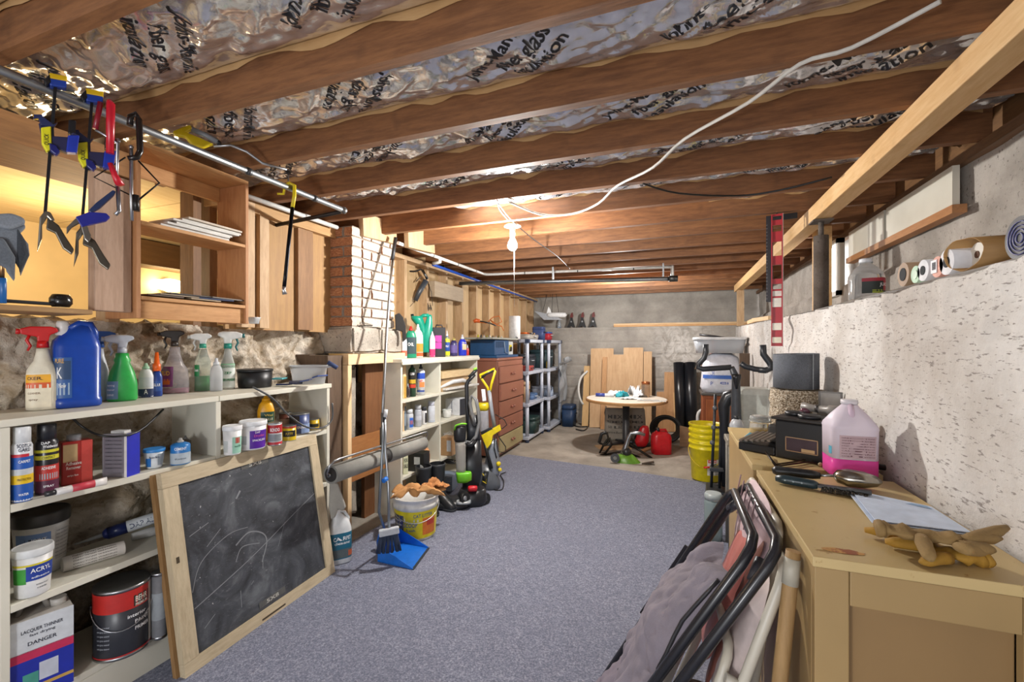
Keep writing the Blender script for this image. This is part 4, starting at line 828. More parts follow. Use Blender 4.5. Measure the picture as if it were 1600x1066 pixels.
MB().tube([T_(172, 255), T_(180, 275), T_(188, 290)], [.007, .009, .012], 8).build('lower_lever', plastic('cc1c30', .3), t); MB().tube([T_(184, 292), T_(186, 330), T_(180, 336)], .0055, 8).build('steel_shaft', metal('a8aab0'), t)
MB().tube([T_(149, 203), T_(165, 212), T_(176, 220), T_(184, 224), T_(182, 292)], .004, 8).build('steel_link', metal('b8bac0'), t)
t, T_ = hang('black C-shaped frame clamp hanging right of the red tool', 'frame_clamp', 'clamp', 208, 185, -1.66)
MB().tube([T_(203, 196), T_(204, 182), T_(212, 178), T_(217, 186), T_(219, 236), T_(214, 246), T_(200, 248)], .009, 10).build('frame', plastic('1c1512', .25), t); MB().tube([T_(205, 228), T_(205, 300), T_(206, 345)], .005, 10).build('threaded_rod', metal('c0c2c6'), t)
MB().ball(T_(184, 220), .008).build('knob', metal('b0b2b6'), t); MB().ball(T_(205, 230), .007).build('knob', metal('b0b2b6'), t); MB().tube([T_(212, 305), T_(213, 330)], .009, 8).build('clamp_block', plastic('1a1512'), t)
t, T_ = hang('bent dark wire hook hanging behind the black frame clamp', 'wire_hook', 'hook', 220, 250, -1.7)
MB().tube([T_(216, 251), T_(249, 286), T_(217, 312)], .003, 8).build('hook', metal('3a3532', .4), t); MB().tube([T_(196, 246), T_(147, 277), T_(210, 308)], .0025, 8).build('hook', metal('3a3532', .4), t)
# grey glove
t, T_ = hang('grey work glove hanging at the far left edge', 'work_glove', 'glove', 12, 370, -1.8)
M_gl = cloth('7c828a', .9, 260)
o = pr(T_, [(-20, 336), (10, 338), (34, 342), (40, 356), (30, 366), (44, 382), (46, 398), (32, 432), (30, 420), (24, 410), (22, 440), (10, 424), (8, 414), (-10, 416), (-20, 420)], .03, 'glove_body', M_gl, t, bev=.01)
pr(T_, [(-10, 372), (6, 374), (24, 404), (23, 441), (9, 420), (-10, 412)], .02, 'finger', cloth('6a7078', .9, 260), t, y=-.022, bev=.008); pr(T_, [(26, 356), (40, 378), (46, 400), (31, 430), (26, 400)], .02, 'finger', cloth('3c4046', .9, 260), t, y=-.012, bev=.008)
pr(T_, [(-10, 338), (18, 336), (38, 344), (40, 352), (14, 362), (-10, 354)], .03, 'cuff', cloth('8a9098', .9, 260), t, y=-.02, bev=.01)
# hacksaw lying above pipe and pry bar
t, T_ = hang('yellow and grey hacksaw resting on the pipe under the joists', 'hacksaw', 'saw', 320, 214, -1.8)
pr(T_, [(270, 206), (284, 200), (298, 196), (300, 203), (292, 208), (312, 216), (334, 226), (318, 232), (300, 228), (290, 216), (272, 212)], .022, 'yellow_handle', plastic('e2c81a', .35), t, bev=.005)
MB().tube([T_(300, 202), T_(322, 212), T_(340, 222)], .011, 10).build('grip', plastic('8a9096', .3), t); MB().ball(T_(341, 223), .011).build('end_cap', plastic('1c1c1e'), t)
MB().tube([T_(334, 229), T_(360, 227), T_(385, 237), T_(410, 255), T_(448, 265)], .006, 8).build('steel_frame', metal('b8babc', .35), t)
t, T_ = hang('long pry bar with yellow hooked top hanging from the pipe near the chimney', 'pry_bar', 'crowbar', 452, 295, -1.72)
MB().tube([T_(433, 303), T_(443, 303), T_(445, 290), T_(452, 286), T_(460, 290), T_(460, 306), T_(457, 324)], [.005, .006, .0075, .0085, .0085, .0085, .0085], 8).build('yellow_hook', plastic('e0c81c', .35), t)
MB().tube([T_(457, 324), T_(450, 390), T_(446, 430), T_(444, 448)], .0085, 8).build('shaft', metal('2c2c30', .3), t); MB().tube([T_(444, 448), T_(443, 453), T_(445, 460)], [.0085, .008, .011], 8).build('tip', metal('c8cacc', .3), t)
# ============================================================ MIDDLE LEFT
def tloft(T_, rows, ds=.8, n=18, e=2.3, y=0, cap=True):
    rg = []
    for q in rows:
        a, b = T_(q[1], q[0]), T_(q[2], q[0]); k = q[3] if len(q) > 3 else ds
        rx = abs(b.x-a.x)/2; rg.append((a.z, max(rx, .0005), max(rx*k, .0005), e, (a.x+b.x)/2, y))
    rg.sort(key=lambda r: r[0]); return MB().loft(rg, n, cap)
CZ = .012
# wide roller on a long pole
t = thing('foam_roller', 'wide grey foam roller on a long curved aluminium pole leaning on the chimney', 'roller', onx(597, 690, -1.72)); L0 = t.location.copy()
A, B = onx(517, 742, -1.74)-L0, onx(660, 692, -1.74)-L0; d_ = (B-A).normalized(); mid = A+(B-A)*.5
M_gf = cloth('8f8d86', .95, 200, .15)
MB().cyl(A, A+(B-A)*.47, .05, n=28).build('roller_sleeve', M_gf, t); MB().cyl(A+(B-A)*.53, B, .05, n=28).build('roller_sleeve', M_gf, t); MB().cyl(A+(B-A)*.465, A+(B-A)*.535, .046, n=24).build('dark_core', plastic('2b2826', .6), t)
MB().cyl(A-d_*.004, A+d_*.001, .038, n=24).build('end_core', plastic('2b2826', .6), t); MB().cyl(A-d_*.02, A, .01).build('axle', metal(), t)
up = Vector((.03, 0, .075))
MB().tube([A-d_*.02, A-d_*.035+up*.2, A-d_*.035+up*.8, A-d_*.01+up*1.05, A+up*1.1+d_*.03, B+up*1.1-d_*.03, B+up*1.05+d_*.01, B+d_*.03+up*.8, B+d_*.03+up*.2, B+d_*.015], .006, 10).build('wire_frame', metal('b4b6b8', .3), t)
MB().tube([onx(597, 700, -1.715)-L0, onx(597, 668, -1.72)-L0], .014, 12).build('socket', plastic('222326', .4), t)
MB().tube([onx(597, 672, -1.72)-L0, onx(600, 600, -1.78)-L0, onx(604, 520, -1.84)-L0, onx(610, 440, -1.9)-L0, onx(614, 402, -1.93)-L0], .0095, 12).build('pole', metal('9fa2a5', .35), t)
MB().tube([onx(613, 406, -1.93)-L0, onx(618, 372, -1.95)-L0], .0135, 12).build('grip', plastic('242528', .5), t)
t, T_ = hang('grey stained rag hanging under the left end of the foam roller', 'cloth_rag', 'rag', 525, 765, -1.8)
pr(T_, [(515, 752), (528, 755), (535, 775), (541, 792), (536, 798), (528, 796), (524, 808), (517, 812), (514, 790)], .02, 'cloth', cloth('a8a49a', .95, 200, .1), t, bev=.008)
# broom and lobby dustpan
t = thing('dustpan', 'bright blue long-handled dustpan standing on the carpet', 'dustpan', onz(640, 888, CZ)); L0 = t.location.copy()
A, B, D = onz(645, 891, CZ)-L0, onz(670, 857, CZ)-L0, onz(590, 878, CZ)-L0; D = A+(D-A)*1.0; C_ = B+(D-A)
M_bl = plastic('1d6fd0', .35); hgt = Vector((0, 0, .085)); m = MB()
def wallq(p, q, h0, h1, th=.004):
    nrm = Vector((-(q-p).y, (q-p).x, 0)).normalized()*th; z0, z1 = Vector((0, 0, h0)), Vector((0, 0, h1))
    m.add([p, q, q+z1, p+z0, p+nrm, q+nrm, q+nrm+z1, p+nrm+z0], [(0, 1, 2, 3), (7, 6, 5, 4), (0, 3, 7, 4), (1, 5, 6, 2), (3, 2, 6, 7), (0, 4, 5, 1)])
z = Vector((0, 0, .003)); m.add([A, B, C_, D, A+z, B+z, C_+z, D+z], [(0, 3, 2, 1), (4, 5, 6, 7), (0, 1, 5, 4), (1, 2, 6, 5), (2, 3, 7, 6), (3, 0, 4, 7)])
wallq(D, A, .1, .008); wallq(C_, D, .1, .1); wallq(B, C_, .008, .1); m.build('pan', M_bl, t)
MB().beam(A+z, B+z, .014, .004).build('rubber_lip', plastic('2a3036', .5), t)
# rounded back housing
hm_ = (C_+D)/2; MB().loft([(0, .06, .03), (.05, .065, .035), (.1, .05, .03)], 16, c=hm_+(hm_-(A+B)/2).normalized()*.015).build('housing', plastic('1a5fb8', .35), t)
hp = onz(592, 872, CZ)-L0
MB().tube([hm_+Vector((0, 0, .08)), onx(592, 800, -1.60)-L0, onx(598, 700, -1.66)-L0, onx(597, 645, -1.68)-L0], .0085, 10).build('handle', metal('8f979e', .4), t)
t = thing('broom', 'small upright broom with grey stick standing in the blue dustpan', 'broom', onz(612, 868, .02)); L0 = t.location.copy(); hb_ = onx(608, 832, -1.56)-L0
xd = Vector((.8, .6, 0)).normalized()
MB().beam(hb_-xd*.0+Vector((-.045, -.034, 0)), hb_+Vector((.045, .034, .01)), .03, .04, bev=.006).build('brush_block', plastic('c2c6cc', .35), t)
for i in range(26):
    q = -.05+.1*((i*7) % 26)/26; p = hb_+xd*q+Vector((0, 0, -.015)); b_ = p+xd*q*.4+Vector((0, .015*math.sin(i*2.3), -.1))
    if i == 0: bm2 = MB()
    bm2.cyl(p, b_, .0045, .006, n=5)
o = bm2.build('bristles', plastic('26344e', .7), t); o['kind'] = 'stuff'
MB().tube([hb_, onx(607, 760, -1.60)-L0, onx(602, 700, -1.65)-L0, onx(601, 646, -1.67)-L0], .0085, 10).build('stick', metal('a4a9ae', .35), t)
MB().tube([onx(599, 752, -1.61)-L0, onx(604, 748, -1.61)-L0], .014, 10).build('blue_clip', plastic('2a74d0'), t); MB().tube([onx(602, 652, -1.66)-L0, onx(603, 640, -1.66)-L0], .012, 10).build('end_grip', plastic('d8dadc'), t)
# yellow pail
loc = onz(650, 834, CZ); loc.z = CZ; t = thing('litter_pail', 'white round pail with yellow printed label holding tan gloves, next to the dustpan', 'bucket', loc, facing(loc)); r, h = .15, .275
rg = [(0, r*.84), (.004, r*.87), (h*.74, r*.97), (h*.76, r*1.02), (h*.84, r*1.02), (h*.86, r*.99), (h*.95, r*1.0), (h*.955, r*1.05), (h, r*1.05)]
m = MB().loft(rg, 40, cap=False); m.loft([(h, r*1.05), (h*1.0, r*.99), (h*.5, r*.94), (.006, r*.84)], 40, cap=False); m.loft([(0, r*.84), (.006, .001)], 40); b = m.build('body', plastic('e0dfda', .4), t)
wrap(b, rg, h*.06, h*.72, -88, 88, 'e8d51c', rough=.35); wrap(b, rg, h*.1, h*.62, -80, -35, '3c4470', off=.0014); wrap(b, rg, h*.14, h*.55, 18, 60, 'e07a2c', off=.0014); wrap(b, rg, h*.36, h*.48, 30, 55, 'c43c28', off=.0018)
words(b, rg, [('CAT LITTER', 20, h*.62, h*.08, r*.9), ('SCOOP', -15, h*.4, h*.1, r*.6), ('fresh', -15, h*.28, h*.06, r*.4)], '28508c', off=.0018)
words(b, rg, [('clumping', -57, h*.5, h*.04, r*.5), ('formula', -57, h*.4, h*.04, r*.5), ('directions', -57, h*.3, h*.04, r*.5)], 'f0f0f0', off=.0022)
MB().tube([(math.cos(a)*r*1.04, -math.sin(a)*r*1.08, h*.8-math.sin(a)*h*.32) for a in [PI*i/20 for i in range(21)]], .0022, 6).build('bail_handle', metal('c0c2c4'), t)
M_tan2 = cloth('c8935c', .9, 150, .15)
gl_ = thing('tan_gloves', 'crumpled tan leather gloves lying across the rim of the white pail', 'gloves', loc+Vector((.02, 0, h+.004)), .5)
def crum(sx, sy, amp, sd, k=9): return lambda i, j: Vector((sx*(i-.5)*(1+.25*math.sin(j*7+sd)), sy*(j-.5)*(1+.3*math.sin(i*5+sd)), amp*(.55+noise.fractal(Vector((i*k*.4+sd, j*k*.4, sd)), 1, 2, 3))*(1-(2*i-1)**6)))
o = MB().grid(crum(.3, .13, .055, 2), 26, 14).build('glove', M_tan2, gl_); o.modifiers.new('s', 'SOLIDIFY').thickness = .006
o = MB().grid(crum(.2, .1, .05, 5), 22, 12).build('glove', cloth('b87c48', .9, 150, .15), gl_, (.1, .05, .012), .5); o.modifiers.new('s', 'SOLIDIFY').thickness = .006
# rubber boots
for i, (px, top) in enumerate(((659, 735), (681, 727))):
    loc = onz(px+4, 797-6*i, CZ); loc.z = CZ+.001; t = thing('rubber_boot', ('left black rubber boot standing behind the yellow-labelled pail', 'right black rubber boot with its toe pointing at the vacuum cleaner')[i], 'boot', loc, R(-30+10*i), 'pair of rubber boots')
    M_bt = plastic('23262a', .4); rgb = [(0, .12, .045, 2.6, .06), (.02, .135, .048, 2.6, .06), (.05, .125, .045, 2.3, .055), (.08, .1, .047, 2.2, .03), (.11, .07, .05, 2, .0), (.2, .058, .055, 2, -.01), (.3, .062, .06, 2, -.012), (.34, .064, .062, 2, -.012)]
    MB().loft(rgb, 22, cap=False).build('shaft', M_bt, t); MB().loft([(.0, .13, .046, 2.6, .06), (.018, .139, .051, 2.6, .06)], 22).build('sole', plastic('3a3d40', .6), t)
    MB().loft([(.325, .064, .062, 2, -.012), (.34, .067, .065, 2, -.012), (.342, .06, .058, 2, -.012)], 22, cap=False).build('rim', plastic('34373b', .4), t); MB().loft([(.21, .0595, .057, 2, -.01), (.216, .061, .0585, 2, -.01)], 22, cap=False).build('seam_band', plastic('3e4246', .4), t)
# --- second bookcase
s2 = thing('bookcase', 'tall cream bookcase with two bays beside the chimney framing', 'bookcase', (-2.1, 3.5, 0))
def s2b(n_, a, b, mt=M_wh): return MB().bb(a, b, bev=.002).build(n_, mt, s2)
Y0, Y1, YD = -.66, .69, -.076
for y in (Y0, YD, Y1): s2b('upright', (-.15, y-.011, 0), (.15, y+.011, 1.165))
s2b('top_board', (-.15, Y0-.02, 1.166), (.165, Y1+.02, 1.196)); MB().beam((.166, Y0-.02, 1.165), (.166, Y1+.02, 1.165), .016, .03, bev=.006).build('moulding', M_wh, s2)
for z in (.29, .62, .88): s2b('shelf_board', (-.15, Y0+.012, z-.022), (.148, YD-.012, z)); s2b('shelf_board', (-.15, YD+.012, z-.022), (.148, Y1-.012, z))
s2b('back_panel', (-.16, Y0, 0), (-.151, Y1, 1.165), M_whx); s2b('base_board', (-.15, Y0+.012, .02), (.148, Y1-.012, .04))
TB = (1.197, -2.03)
# bottles on the bookcase top
squeeze('small green oil bottle with red cap on the bookcase top', (633, 651, 510, 552), TB, '1a8a68', 'c4322c', [(.15, .75, -60, 60, '3a4a50')], [('OIL', 0, .5, .12, .8)], capf=.14, capr=.4)
squeeze('white bottle with orange label between the green oil jugs', (645, 661, 507, 551), TB, 'e8e4dc', 'e8e8e4', [(.2, .5, -80, 80, 'e09030'), (.05, .18, -80, 80, 'd85a28')], capf=.16, capr=.4)
squeeze('white and red bottle next to the stone block on the bookcase top', (627, 636, 520, 554), TB, 'e0ddd8', 'd8d4cc', [(.1, .35, -80, 80, 'c86048')], capf=.16, capr=.4)
loc, r, h = sp(642, 676, 492, 551, (1.197, -2.13)); t = thing('oil_jug', 'large teal green motor oil jug with an open handle', 'jug', loc, facing(loc)); T_ = Tr(loc); M_tl = plastic('0f9a80', .3)
tloft(T_, [(551, 656, 675), (549, 655, 676), (520, 657, 676), (505, 664, 676), (495, 667, 675), (492, 668, 674)], .6).build('handle_column', M_tl, t)
tloft(T_, [(551, 655, 668), (520, 654, 667), (508, 650, 664), (500, 643, 662), (495, 642, 660), (494, 643, 656)], .9).build('body', M_tl, t)
MB().tube([T_(655, 497), T_(662, 493), T_(670, 493)], .016, 10).build('handle_bridge', M_tl, t); MB().cyl(T_(645, 499), T_(644, 491), .014, n=14).build('cap', plastic('1a2a2c'), t)
t, o, r, h = boxy('black square jug with bright magenta label on the bookcase top', (676, 696, 512, 550), TB, .09, '2b292e', 'square_jug', 'jug', [(-.1, .5, 1.0, .45, 'd040a8')], rz=0)
MB().tube([(-.03, 0, h), (-.025, 0, h+.022), (.025, 0, h+.022), (.03, 0, h)], .006, 8).build('handle', plastic('2b292e'), t); flat_words(o, [('PLUS', -.1*r, h*.5, .012, r)], (0, -.046, 0), (1, 0, 0), (0, 0, 1))
squeeze('yellow and blue lubricant can with white nozzle on the bookcase top', (694, 703, 517, 549), TB, '2a50a8', 'e8e8e8', [(0, .25, -90, 90, 'd8e020'), (.7, .95, -90, 90, 'd8e020')], [('SPRAY', 0, .5, .1, 1.2)], capf=.22, capr=.4, flat=1)
squeeze('dark blue label can between the yellow can and the blue bottle', (703, 715, 528, 549), TB, '3a3468', 'b0a060', [(.2, .7, -70, 70, '6a5a9c')], capf=.15, capr=.6, flat=1)
squeeze('round bright blue bottle with white cap on the bookcase top', (716, 729, 523, 547), TB, '2238cc', 'dfe3ea', [(.35, .8, 0, 70, 'e8d0a0')], capf=.22, capr=.4, flat=.7)
squeeze('tiny red capped bottle at the right end of the bookcase top', (728, 733, 539, 547), TB, 'c8342c', 'dcdcdc', capf=.3, capr=.5)
squeeze('white and magenta bottle tucked left of the black square jug', (671, 680, 518, 550), TB, 'dcdce6', 'e4e4e8', [(.0, .35, -80, 80, 'c83070')], capf=.12, capr=.4)
t, T_ = hang('dark hanging glove on the chimney corner above the stone block', 'dark_glove', 'glove', 628, 500, -1.97)
pr(T_, [(617, 492), (624, 489), (630, 496), (634, 510), (635, 530), (629, 535), (628, 518), (618, 516)], .02, 'cloth', cloth('2b2826', .9, 200), t, bev=.006)
t, T_ = hang('grey caulking gun hanging on the tan boards above the oil jugs', 'caulking_gun', 'caulking gun', 660, 450, -2.3)
MB().tube([T_(649, 470), T_(654, 458), T_(666, 438)], [.022, .026, .026], 14).build('barrel', plastic('3c4046', .4), t); MB().tube([T_(638, 424), T_(650, 424), T_(658, 421), T_(664, 430), T_(667, 437)], .008, 8).build('hook_rod', plastic('1c1c1e'), t)
MB().tube([T_(660, 422), T_(668, 436)], .012, 8).build('trigger_frame', metal('6c6e70'), t); MB().tube([T_(658, 432), T_(650, 440)], .006, 8).build('trigger', plastic('6a5c4c'), t); MB().tube([T_(649, 470), T_(629, 492)], .002, 6).build('nozzle_wire', metal('4c4a48'), t)
MB().tube([T_(668, 442), T_(674, 456), T_(676, 478)], .0025, 6).build('hanging_cord', plastic('1c1c1e'), t)
t, T_ = hang('bunch of dark keys and hooks hanging beside the caulking gun cord', 'key_bunch', 'keys', 672, 480, -2.29)
for k in range(6): MB().tube([T_(669+k, 474+3*(k % 3)), T_(668+k*1.4, 484+2*(k % 2))], .003, 6).build('key', plastic('2c2a28'), t)
# left bay shelves
squeeze('tall black and green foam can in the upper left bay', (638, 650, 568, 617), (.881, -2.03), '1e4a34', '3a3a3a', [(.6, .95, -90, 90, '26241f'), (.45, .58, -60, 60, 'd8a830'), (.3, .42, -60, 60, 'c84028')], [('FOAM', 0, .78, .09, 1.1)], capf=.12, capr=.4, flat=1, rgf=[(0, 1, 2), (.9, 1, 2), (1, .5, 2)], name='foam_can', cat='can')
squeeze('tall white and blue foam can with dark cap in the upper left bay', (651, 664, 568, 617), (.881, -2.03), 'e4e6ea', '2a2c30', [(.62, .95, -90, 90, '2a50b8'), (.3, .5, -20, 60, 'e88c50'), (.12, .18, -60, 60, '2a4a9c')], [('GAPS', 0, .55, .09, 1.1, 'c83828')], capf=.18, capr=.45, flat=1, rgf=[(0, 1, 2), (.9, 1, 2), (1, .5, 2)], name='foam_can', cat='can')
squeeze('little dark bottle with grey cap at the front of the upper left bay', (634, 641, 600, 622), (.881, -2.03), '3a3438', '8a8e94', capf=.25, capr=.5)
t, o, r, h = boxy('upright yellow wooden block at the left of the upper left bay', (628, 635, 588, 624), (.881, -2.03), .04, 'c9a04c', 'wood_block', 'block')
for i, (a, b, c_, cp, l) in enumerate(((628, 635, '4a5a68', '5a6a78', 'slate blue spray can at the left edge of the middle left bay'), (633, 646, 'b8bcc2', 'd8dce0', 'grey spray can with white pointed cap in the middle left bay'), (647, 659, 'b0b4bc', 'c0c4c8', 'pale grey capped spray can in the middle left bay'), (658, 667, 'dcdcde', '3a3c40', 'white and black spray can in the middle left bay'), (668, 680, 'd0d4dc', 'd8dcec', 'tall white spray can at the right of the middle left bay'))):
    aerosol(l, (a, b, (635, 640, 633, 636, 627)[i], (678, 674, 670, 668, 664)[i]), (.621, -2.03), c_, cp, [[(.2, .7, -60, 60, '8a98a4')], [(.1, .8, 5, 70, '2a60b8'), (.25, .45, 10, 60, 'c8682c')], [(.3, .5, -70, 70, 'c8ccd4')], [(.1, .9, 20, 90, '2c2c30')], [(.0, .1, -90, 90, 'b8c0d0')]][i])
t, o, r, h = boxy('black boxed power tool with white decals in the lower left bay', (640, 668, 706, 737), .291, .12, '1f2120', 'black_tool_box', 'box', [(.2, .6, .7, .4, 'b8bcb8')], rz=-25)
MB().cyl((r*.6, -.064, h*.2), (r*.6, -.06, h*.2), .028, n=16).build('white_disc', ink('c8c8c4'), o)
t, o, r, h = boxy('cream sign card with black lettering in the lower left bay', (629, 638, 712, 742), .291, .01, 'd8dab8', 'sign_card', 'sign', None, rz=30); flat_words(o, [('FOR', 0, h*.75, .03, r*1.4), ('SALE', 0, h*.45, .03, r*1.5)], (0, -.006, 0), (1, 0, 0), (0, 0, 1), '22241e')
t = thing('red_snips', 'red-handled snips lying over the black tool box', 'tool', onz(650, 730, .291)+Vector((.06, -.01, .0))); T_ = Tr(t.location); t.rotation_euler.z = T_.rz
MB().tube([T_(647, 706), T_(651, 716), T_(655, 731)], .006, 8).build('handle', plastic('c03030'), t); MB().tube([T_(653, 704), T_(650, 716), T_(653, 731)], .005, 8).build('handle', plastic('c8464a'), t)
squeeze('orange lidded jar at the back of the lower left bay', (661, 672, 700, 722), .291, 'b87850', 'dfa070', capf=.3, capr=.95, flat=1, name='jar', cat='jar')
# right bay
t = thing('drawer_box', 'shallow pale plywood box on the upper right bay shelf', 'box', (-2.07, 3.8, .881)); MB().bb((-.1, -.33, .12), (.115, .33, .18), bev=.002).build('body', wood('c9ab7c', 'dcc49a', 'y', 5), t); MB().bb((-.09, -.3, 0), (.09, .3, .119)).build('base', wood('b09068', 'c4a67c', 'y', 5), t)
t = thing('white_bracket', 'white plastic bracket lying below the plywood box in the bookcase', 'bracket', (-1.99, 3.78, .89)); MB().tube([(.0, -.3, .03), (.03, -.1, .07), (.03, .1, .07), (.02, .3, .03)], [.012, .02, .02, .01], 10).build('bracket', plastic('dedede'), t)
tag(MB().beam((-1.965, 3.42+.1, .9), (-1.93, 4.15, .90), .05, .02, bev=.004).build('white_rail', plastic('d4d2cc')), 'white plastic rail lying along the front of the upper right bay', 'rail')
t, o, r, h = boxy('white cardboard box with dark side on the middle right bay shelf', (701, 728, 622, 657), (.621, -2.03), .16, 'e0e2e6', 'white_carton', 'box', None, rz=-35); MB().bb((r+.0003, -.08, 0), (r+.0013, .08, h)).build('dark_side', ink('30343c'), o); MB().box((-.1*r, -.081, h*.5), (.01, .001, h*.7)).build('print', ink('8a8e98'), o)
tub('translucent plastic tub at the front of the middle right bay', (691, 706, 640, 664), (.621, -2.03), 'cfd0cc', 'd4d5d0', lidf=.1)
t, o, r, h = boxy('brown carton with white label on the lower right bay shelf', (691, 711, 682, 712), .291, .12, 'b08a60', 'brown_carton', 'box', [(.5, .55, .7, .6, 'c8ccd0')], rz=-25)
t, o, r, h = boxy('dark tool case on the lower right bay shelf', (692, 712, 672, 681.0), .46, .1, '2c2e30', 'tool_case', 'case', None) if 0 else (0, 0, 0, 0)
t = thing('wire_whisk', 'bundle of thin white wire on top of the brown carton', 'wire', onz(700, 707, .291)+Vector((0, 0, .15)))
for k in range(4): MB().tube([(.05*math.cos(a+k), .03*math.sin(a+k), .02*k*.5+.01*math.sin(3*a)) for a in [PI*i/6 for i in range(13)]], .002, 5).build('loop', plastic('dcdcda'), t)
t, o, r, h = boxy('silver blue gift-wrapped box on the bookcase floor', (688, 712, 740, 766), .041, .16, '7d8a9c', 'wrapped_box', 'box', None, rz=-20)
for k in range(3): MB().beam((-r, -.081, h*(.1+.3*k)), (r*.9, -.081, h*(.4+.3*k)), .001, .003, up=(0, 1, 0)).build('stripe', ink('c8d0d8'), o)
clutter_wire('black_cable', 'tangle of black cable on top of the silver wrapped box', Vector((-2.0, 3.68, .19)), .08, 3, .006, '1c1c1e', 4)
# --- upright vacuum cleaner
loc = onz(737, 786, CZ); loc.z = CZ+.001; t = thing('vacuum_cleaner', 'black upright vacuum cleaner with lime green trim and clear bin', 'vacuum cleaner', loc); T_ = Tr(loc); t.rotation_euler.z = T_.rz
M_vb = plastic('1e2024', .3)
def q(rows, n_, c, ds=.8, y=0, e=2.4): return tloft(T_, rows, ds, 20, e, y).build(n_, plastic(c, .3) if isinstance(c, str) else c, t)
q([(690, 724, 752), (740, 722, 754), (762, 722, 750), (768, 724, 748)], 'rear_body', M_vb, .5, .05); q([(650, 731, 748), (700, 728, 752)], 'upper_spine', '2c2f34', .5, .05)
q([(688, 711, 727), (695, 711, 728), (732, 713, 728), (736, 713, 728)], 'clear_bin', clear('b9b7b2', .55, .15), .9, -.02); q([(664, 711, 728), (668, 709, 729), (685, 709, 728), (689, 710, 727)], 'bin_top', M_vb, .9, -.02)
MB().tube([T_(710, 672, -.06), T_(712, 665, -.07), T_(722, 662, -.07), T_(729, 663, -.06)], .007, 8).build('green_bin_handle', plastic('7ad02c', .3), t); q([(736, 713, 736), (739, 713, 737), (748, 714, 737), (752, 715, 730)], 'green_band', '74cc28', .5, -.04, 3.5)
MB().tube([T_(742, 585, .05), T_(731, 596, .05), T_(729, 602, .05), T_(730, 640, .05), T_(734, 700, .05)], [.014, .016, .017, .018, .02], 12).build('handle', M_vb, t); MB().tube([T_(733, 590, .045), T_(745, 577, .045)], .015, 10).build('grip', plastic('2a2c2c'), t); MB().tube([T_(740, 578, .03), T_(745, 575, .03)], .01, 8).build('green_tip', plastic('84d83a'), t)
MB().tube([T_(726, 691, -.03), T_(736, 692, -.01), T_(744, 682, .0), T_(749, 660, .0), T_(747, 640, .01), T_(744, 625, .02), T_(737, 619, .02), T_(734, 630, .02), T_(738, 650, .02), T_(742, 665, .02)], .015, 12).build('hose', plastic('6e6f70', .35), t)
hp_ = [T_(737, 619, .02), T_(734, 630, .02)]
MB().tube([T_(729, 694, -.04), T_(736, 695, -.03), T_(742, 688, -.02)], .02, 12).build('hose_cuff', M_vb, t)
q([(762, 720, 757), (770, 716, 760), (778, 712, 762), (783, 712, 760), (785, 713, 759)], 'motor_base', M_vb, .8, -.02)
a_, b_ = T_(697, 778, -.02), T_(724, 783, -.06)
MB().loft([(0, .13, .1, 3), (.03, .14, .11, 3), (.06, .11, .08, 3), (.075, .05, .04, 2.5)], 22, c=(a_.x+.05, -.06, 0)).build('cleaning_head', plastic('24262a', .35), t)
MB().loft([(.05, .06, .05, 3), (.068, .055, .045, 3)], 18, c=(T_(725, 770).x, -.13, 0)).build('window', plastic('aab0b4', .2), t)
for px in (724, 757): MB().cyl(T_(px, 779, -.13 if px < 730 else -.02), T_(px+4, 779, -.15 if px < 730 else -.04), .042, n=20).build('wheel', plastic('17181a', .5), t); MB().cyl(T_(px, 779, -.15 if px < 730 else -.04), T_(px+4, 779, -.158 if px < 730 else -.046), .018, n=14).build('hub', plastic('85888c', .4), t)
q([(754, 732, 745), (757, 731, 746), (761, 732, 745)], 'red_pedal', 'c8202c', .5, -.1, 3)
# --- second, yellow and grey carpet cleaner
loc = onz(766, 762, CZ); loc.z = CZ+.001; t = thing('carpet_cleaner', 'yellow and grey upright carpet cleaner with a looped handle in front of the dresser', 'vacuum cleaner', loc); T_ = Tr(loc); t.rotation_euler.z = T_.rz; M_yl = plastic('e8cf18', .3)
MB().tube([T_(763, 612), T_(762, 606), T_(751, 590), T_(750, 586), T_(760, 582), T_(773, 576), T_(774, 580), T_(768, 600), T_(766, 612)], .011, 10).build('loop_handle', M_yl, t); MB().tube([T_(751, 592), T_(760, 584), T_(771, 579)], .012, 8).build('grip', plastic('26282a'), t)
MB().tube([T_(764, 610), T_(768, 640), T_(773, 668)], .017, 12).build('shaft', plastic('9aa0a8', .35), t); q([(632, 748, 762), (636, 748, 763), (674, 750, 764), (678, 751, 763)], 'tank', 'a9a9b0', .8, .02, 3); q([(630, 748, 763), (636, 747, 764), (642, 748, 763)], 'tank_cap', 'dcc81c', .8, .02, 3)
pr(T_, [(752, 678), (770, 668), (781, 662), (783, 670), (770, 678), (768, 690), (761, 699), (757, 690)], .04, 'yellow_bracket', M_yl, t, y=-.05, bev=.004); pr(T_, [(751, 674), (768, 666), (772, 670), (754, 680)], .045, 'black_arm', plastic('1d1e20'), t, y=-.045)
q([(686, 762, 776), (700, 760, 779), (720, 758, 781), (738, 756, 781), (742, 758, 780)], 'body', '7e848e', .7, 0); q([(725, 750, 768), (740, 748, 776), (752, 747, 782), (760, 748, 782), (763, 750, 780)], 'base', '5e636a', .9, 0)
MB().tube([T_(757, 690, -.05), T_(762, 712, -.06), T_(768, 732, -.06)], .016, 10).build('black_duct', plastic('1d1e20'), t); MB().cyl(T_(756, 745, -.08), T_(762, 746, -.09), .05, n=20).build('wheel', plastic('26282a', .4), t)
for k in range(3): MB().tube([T_(754, 740+6*k, -.12), T_(760, 750+3*k, -.13)], .004, 6).build('yellow_spoke', M_yl, t)
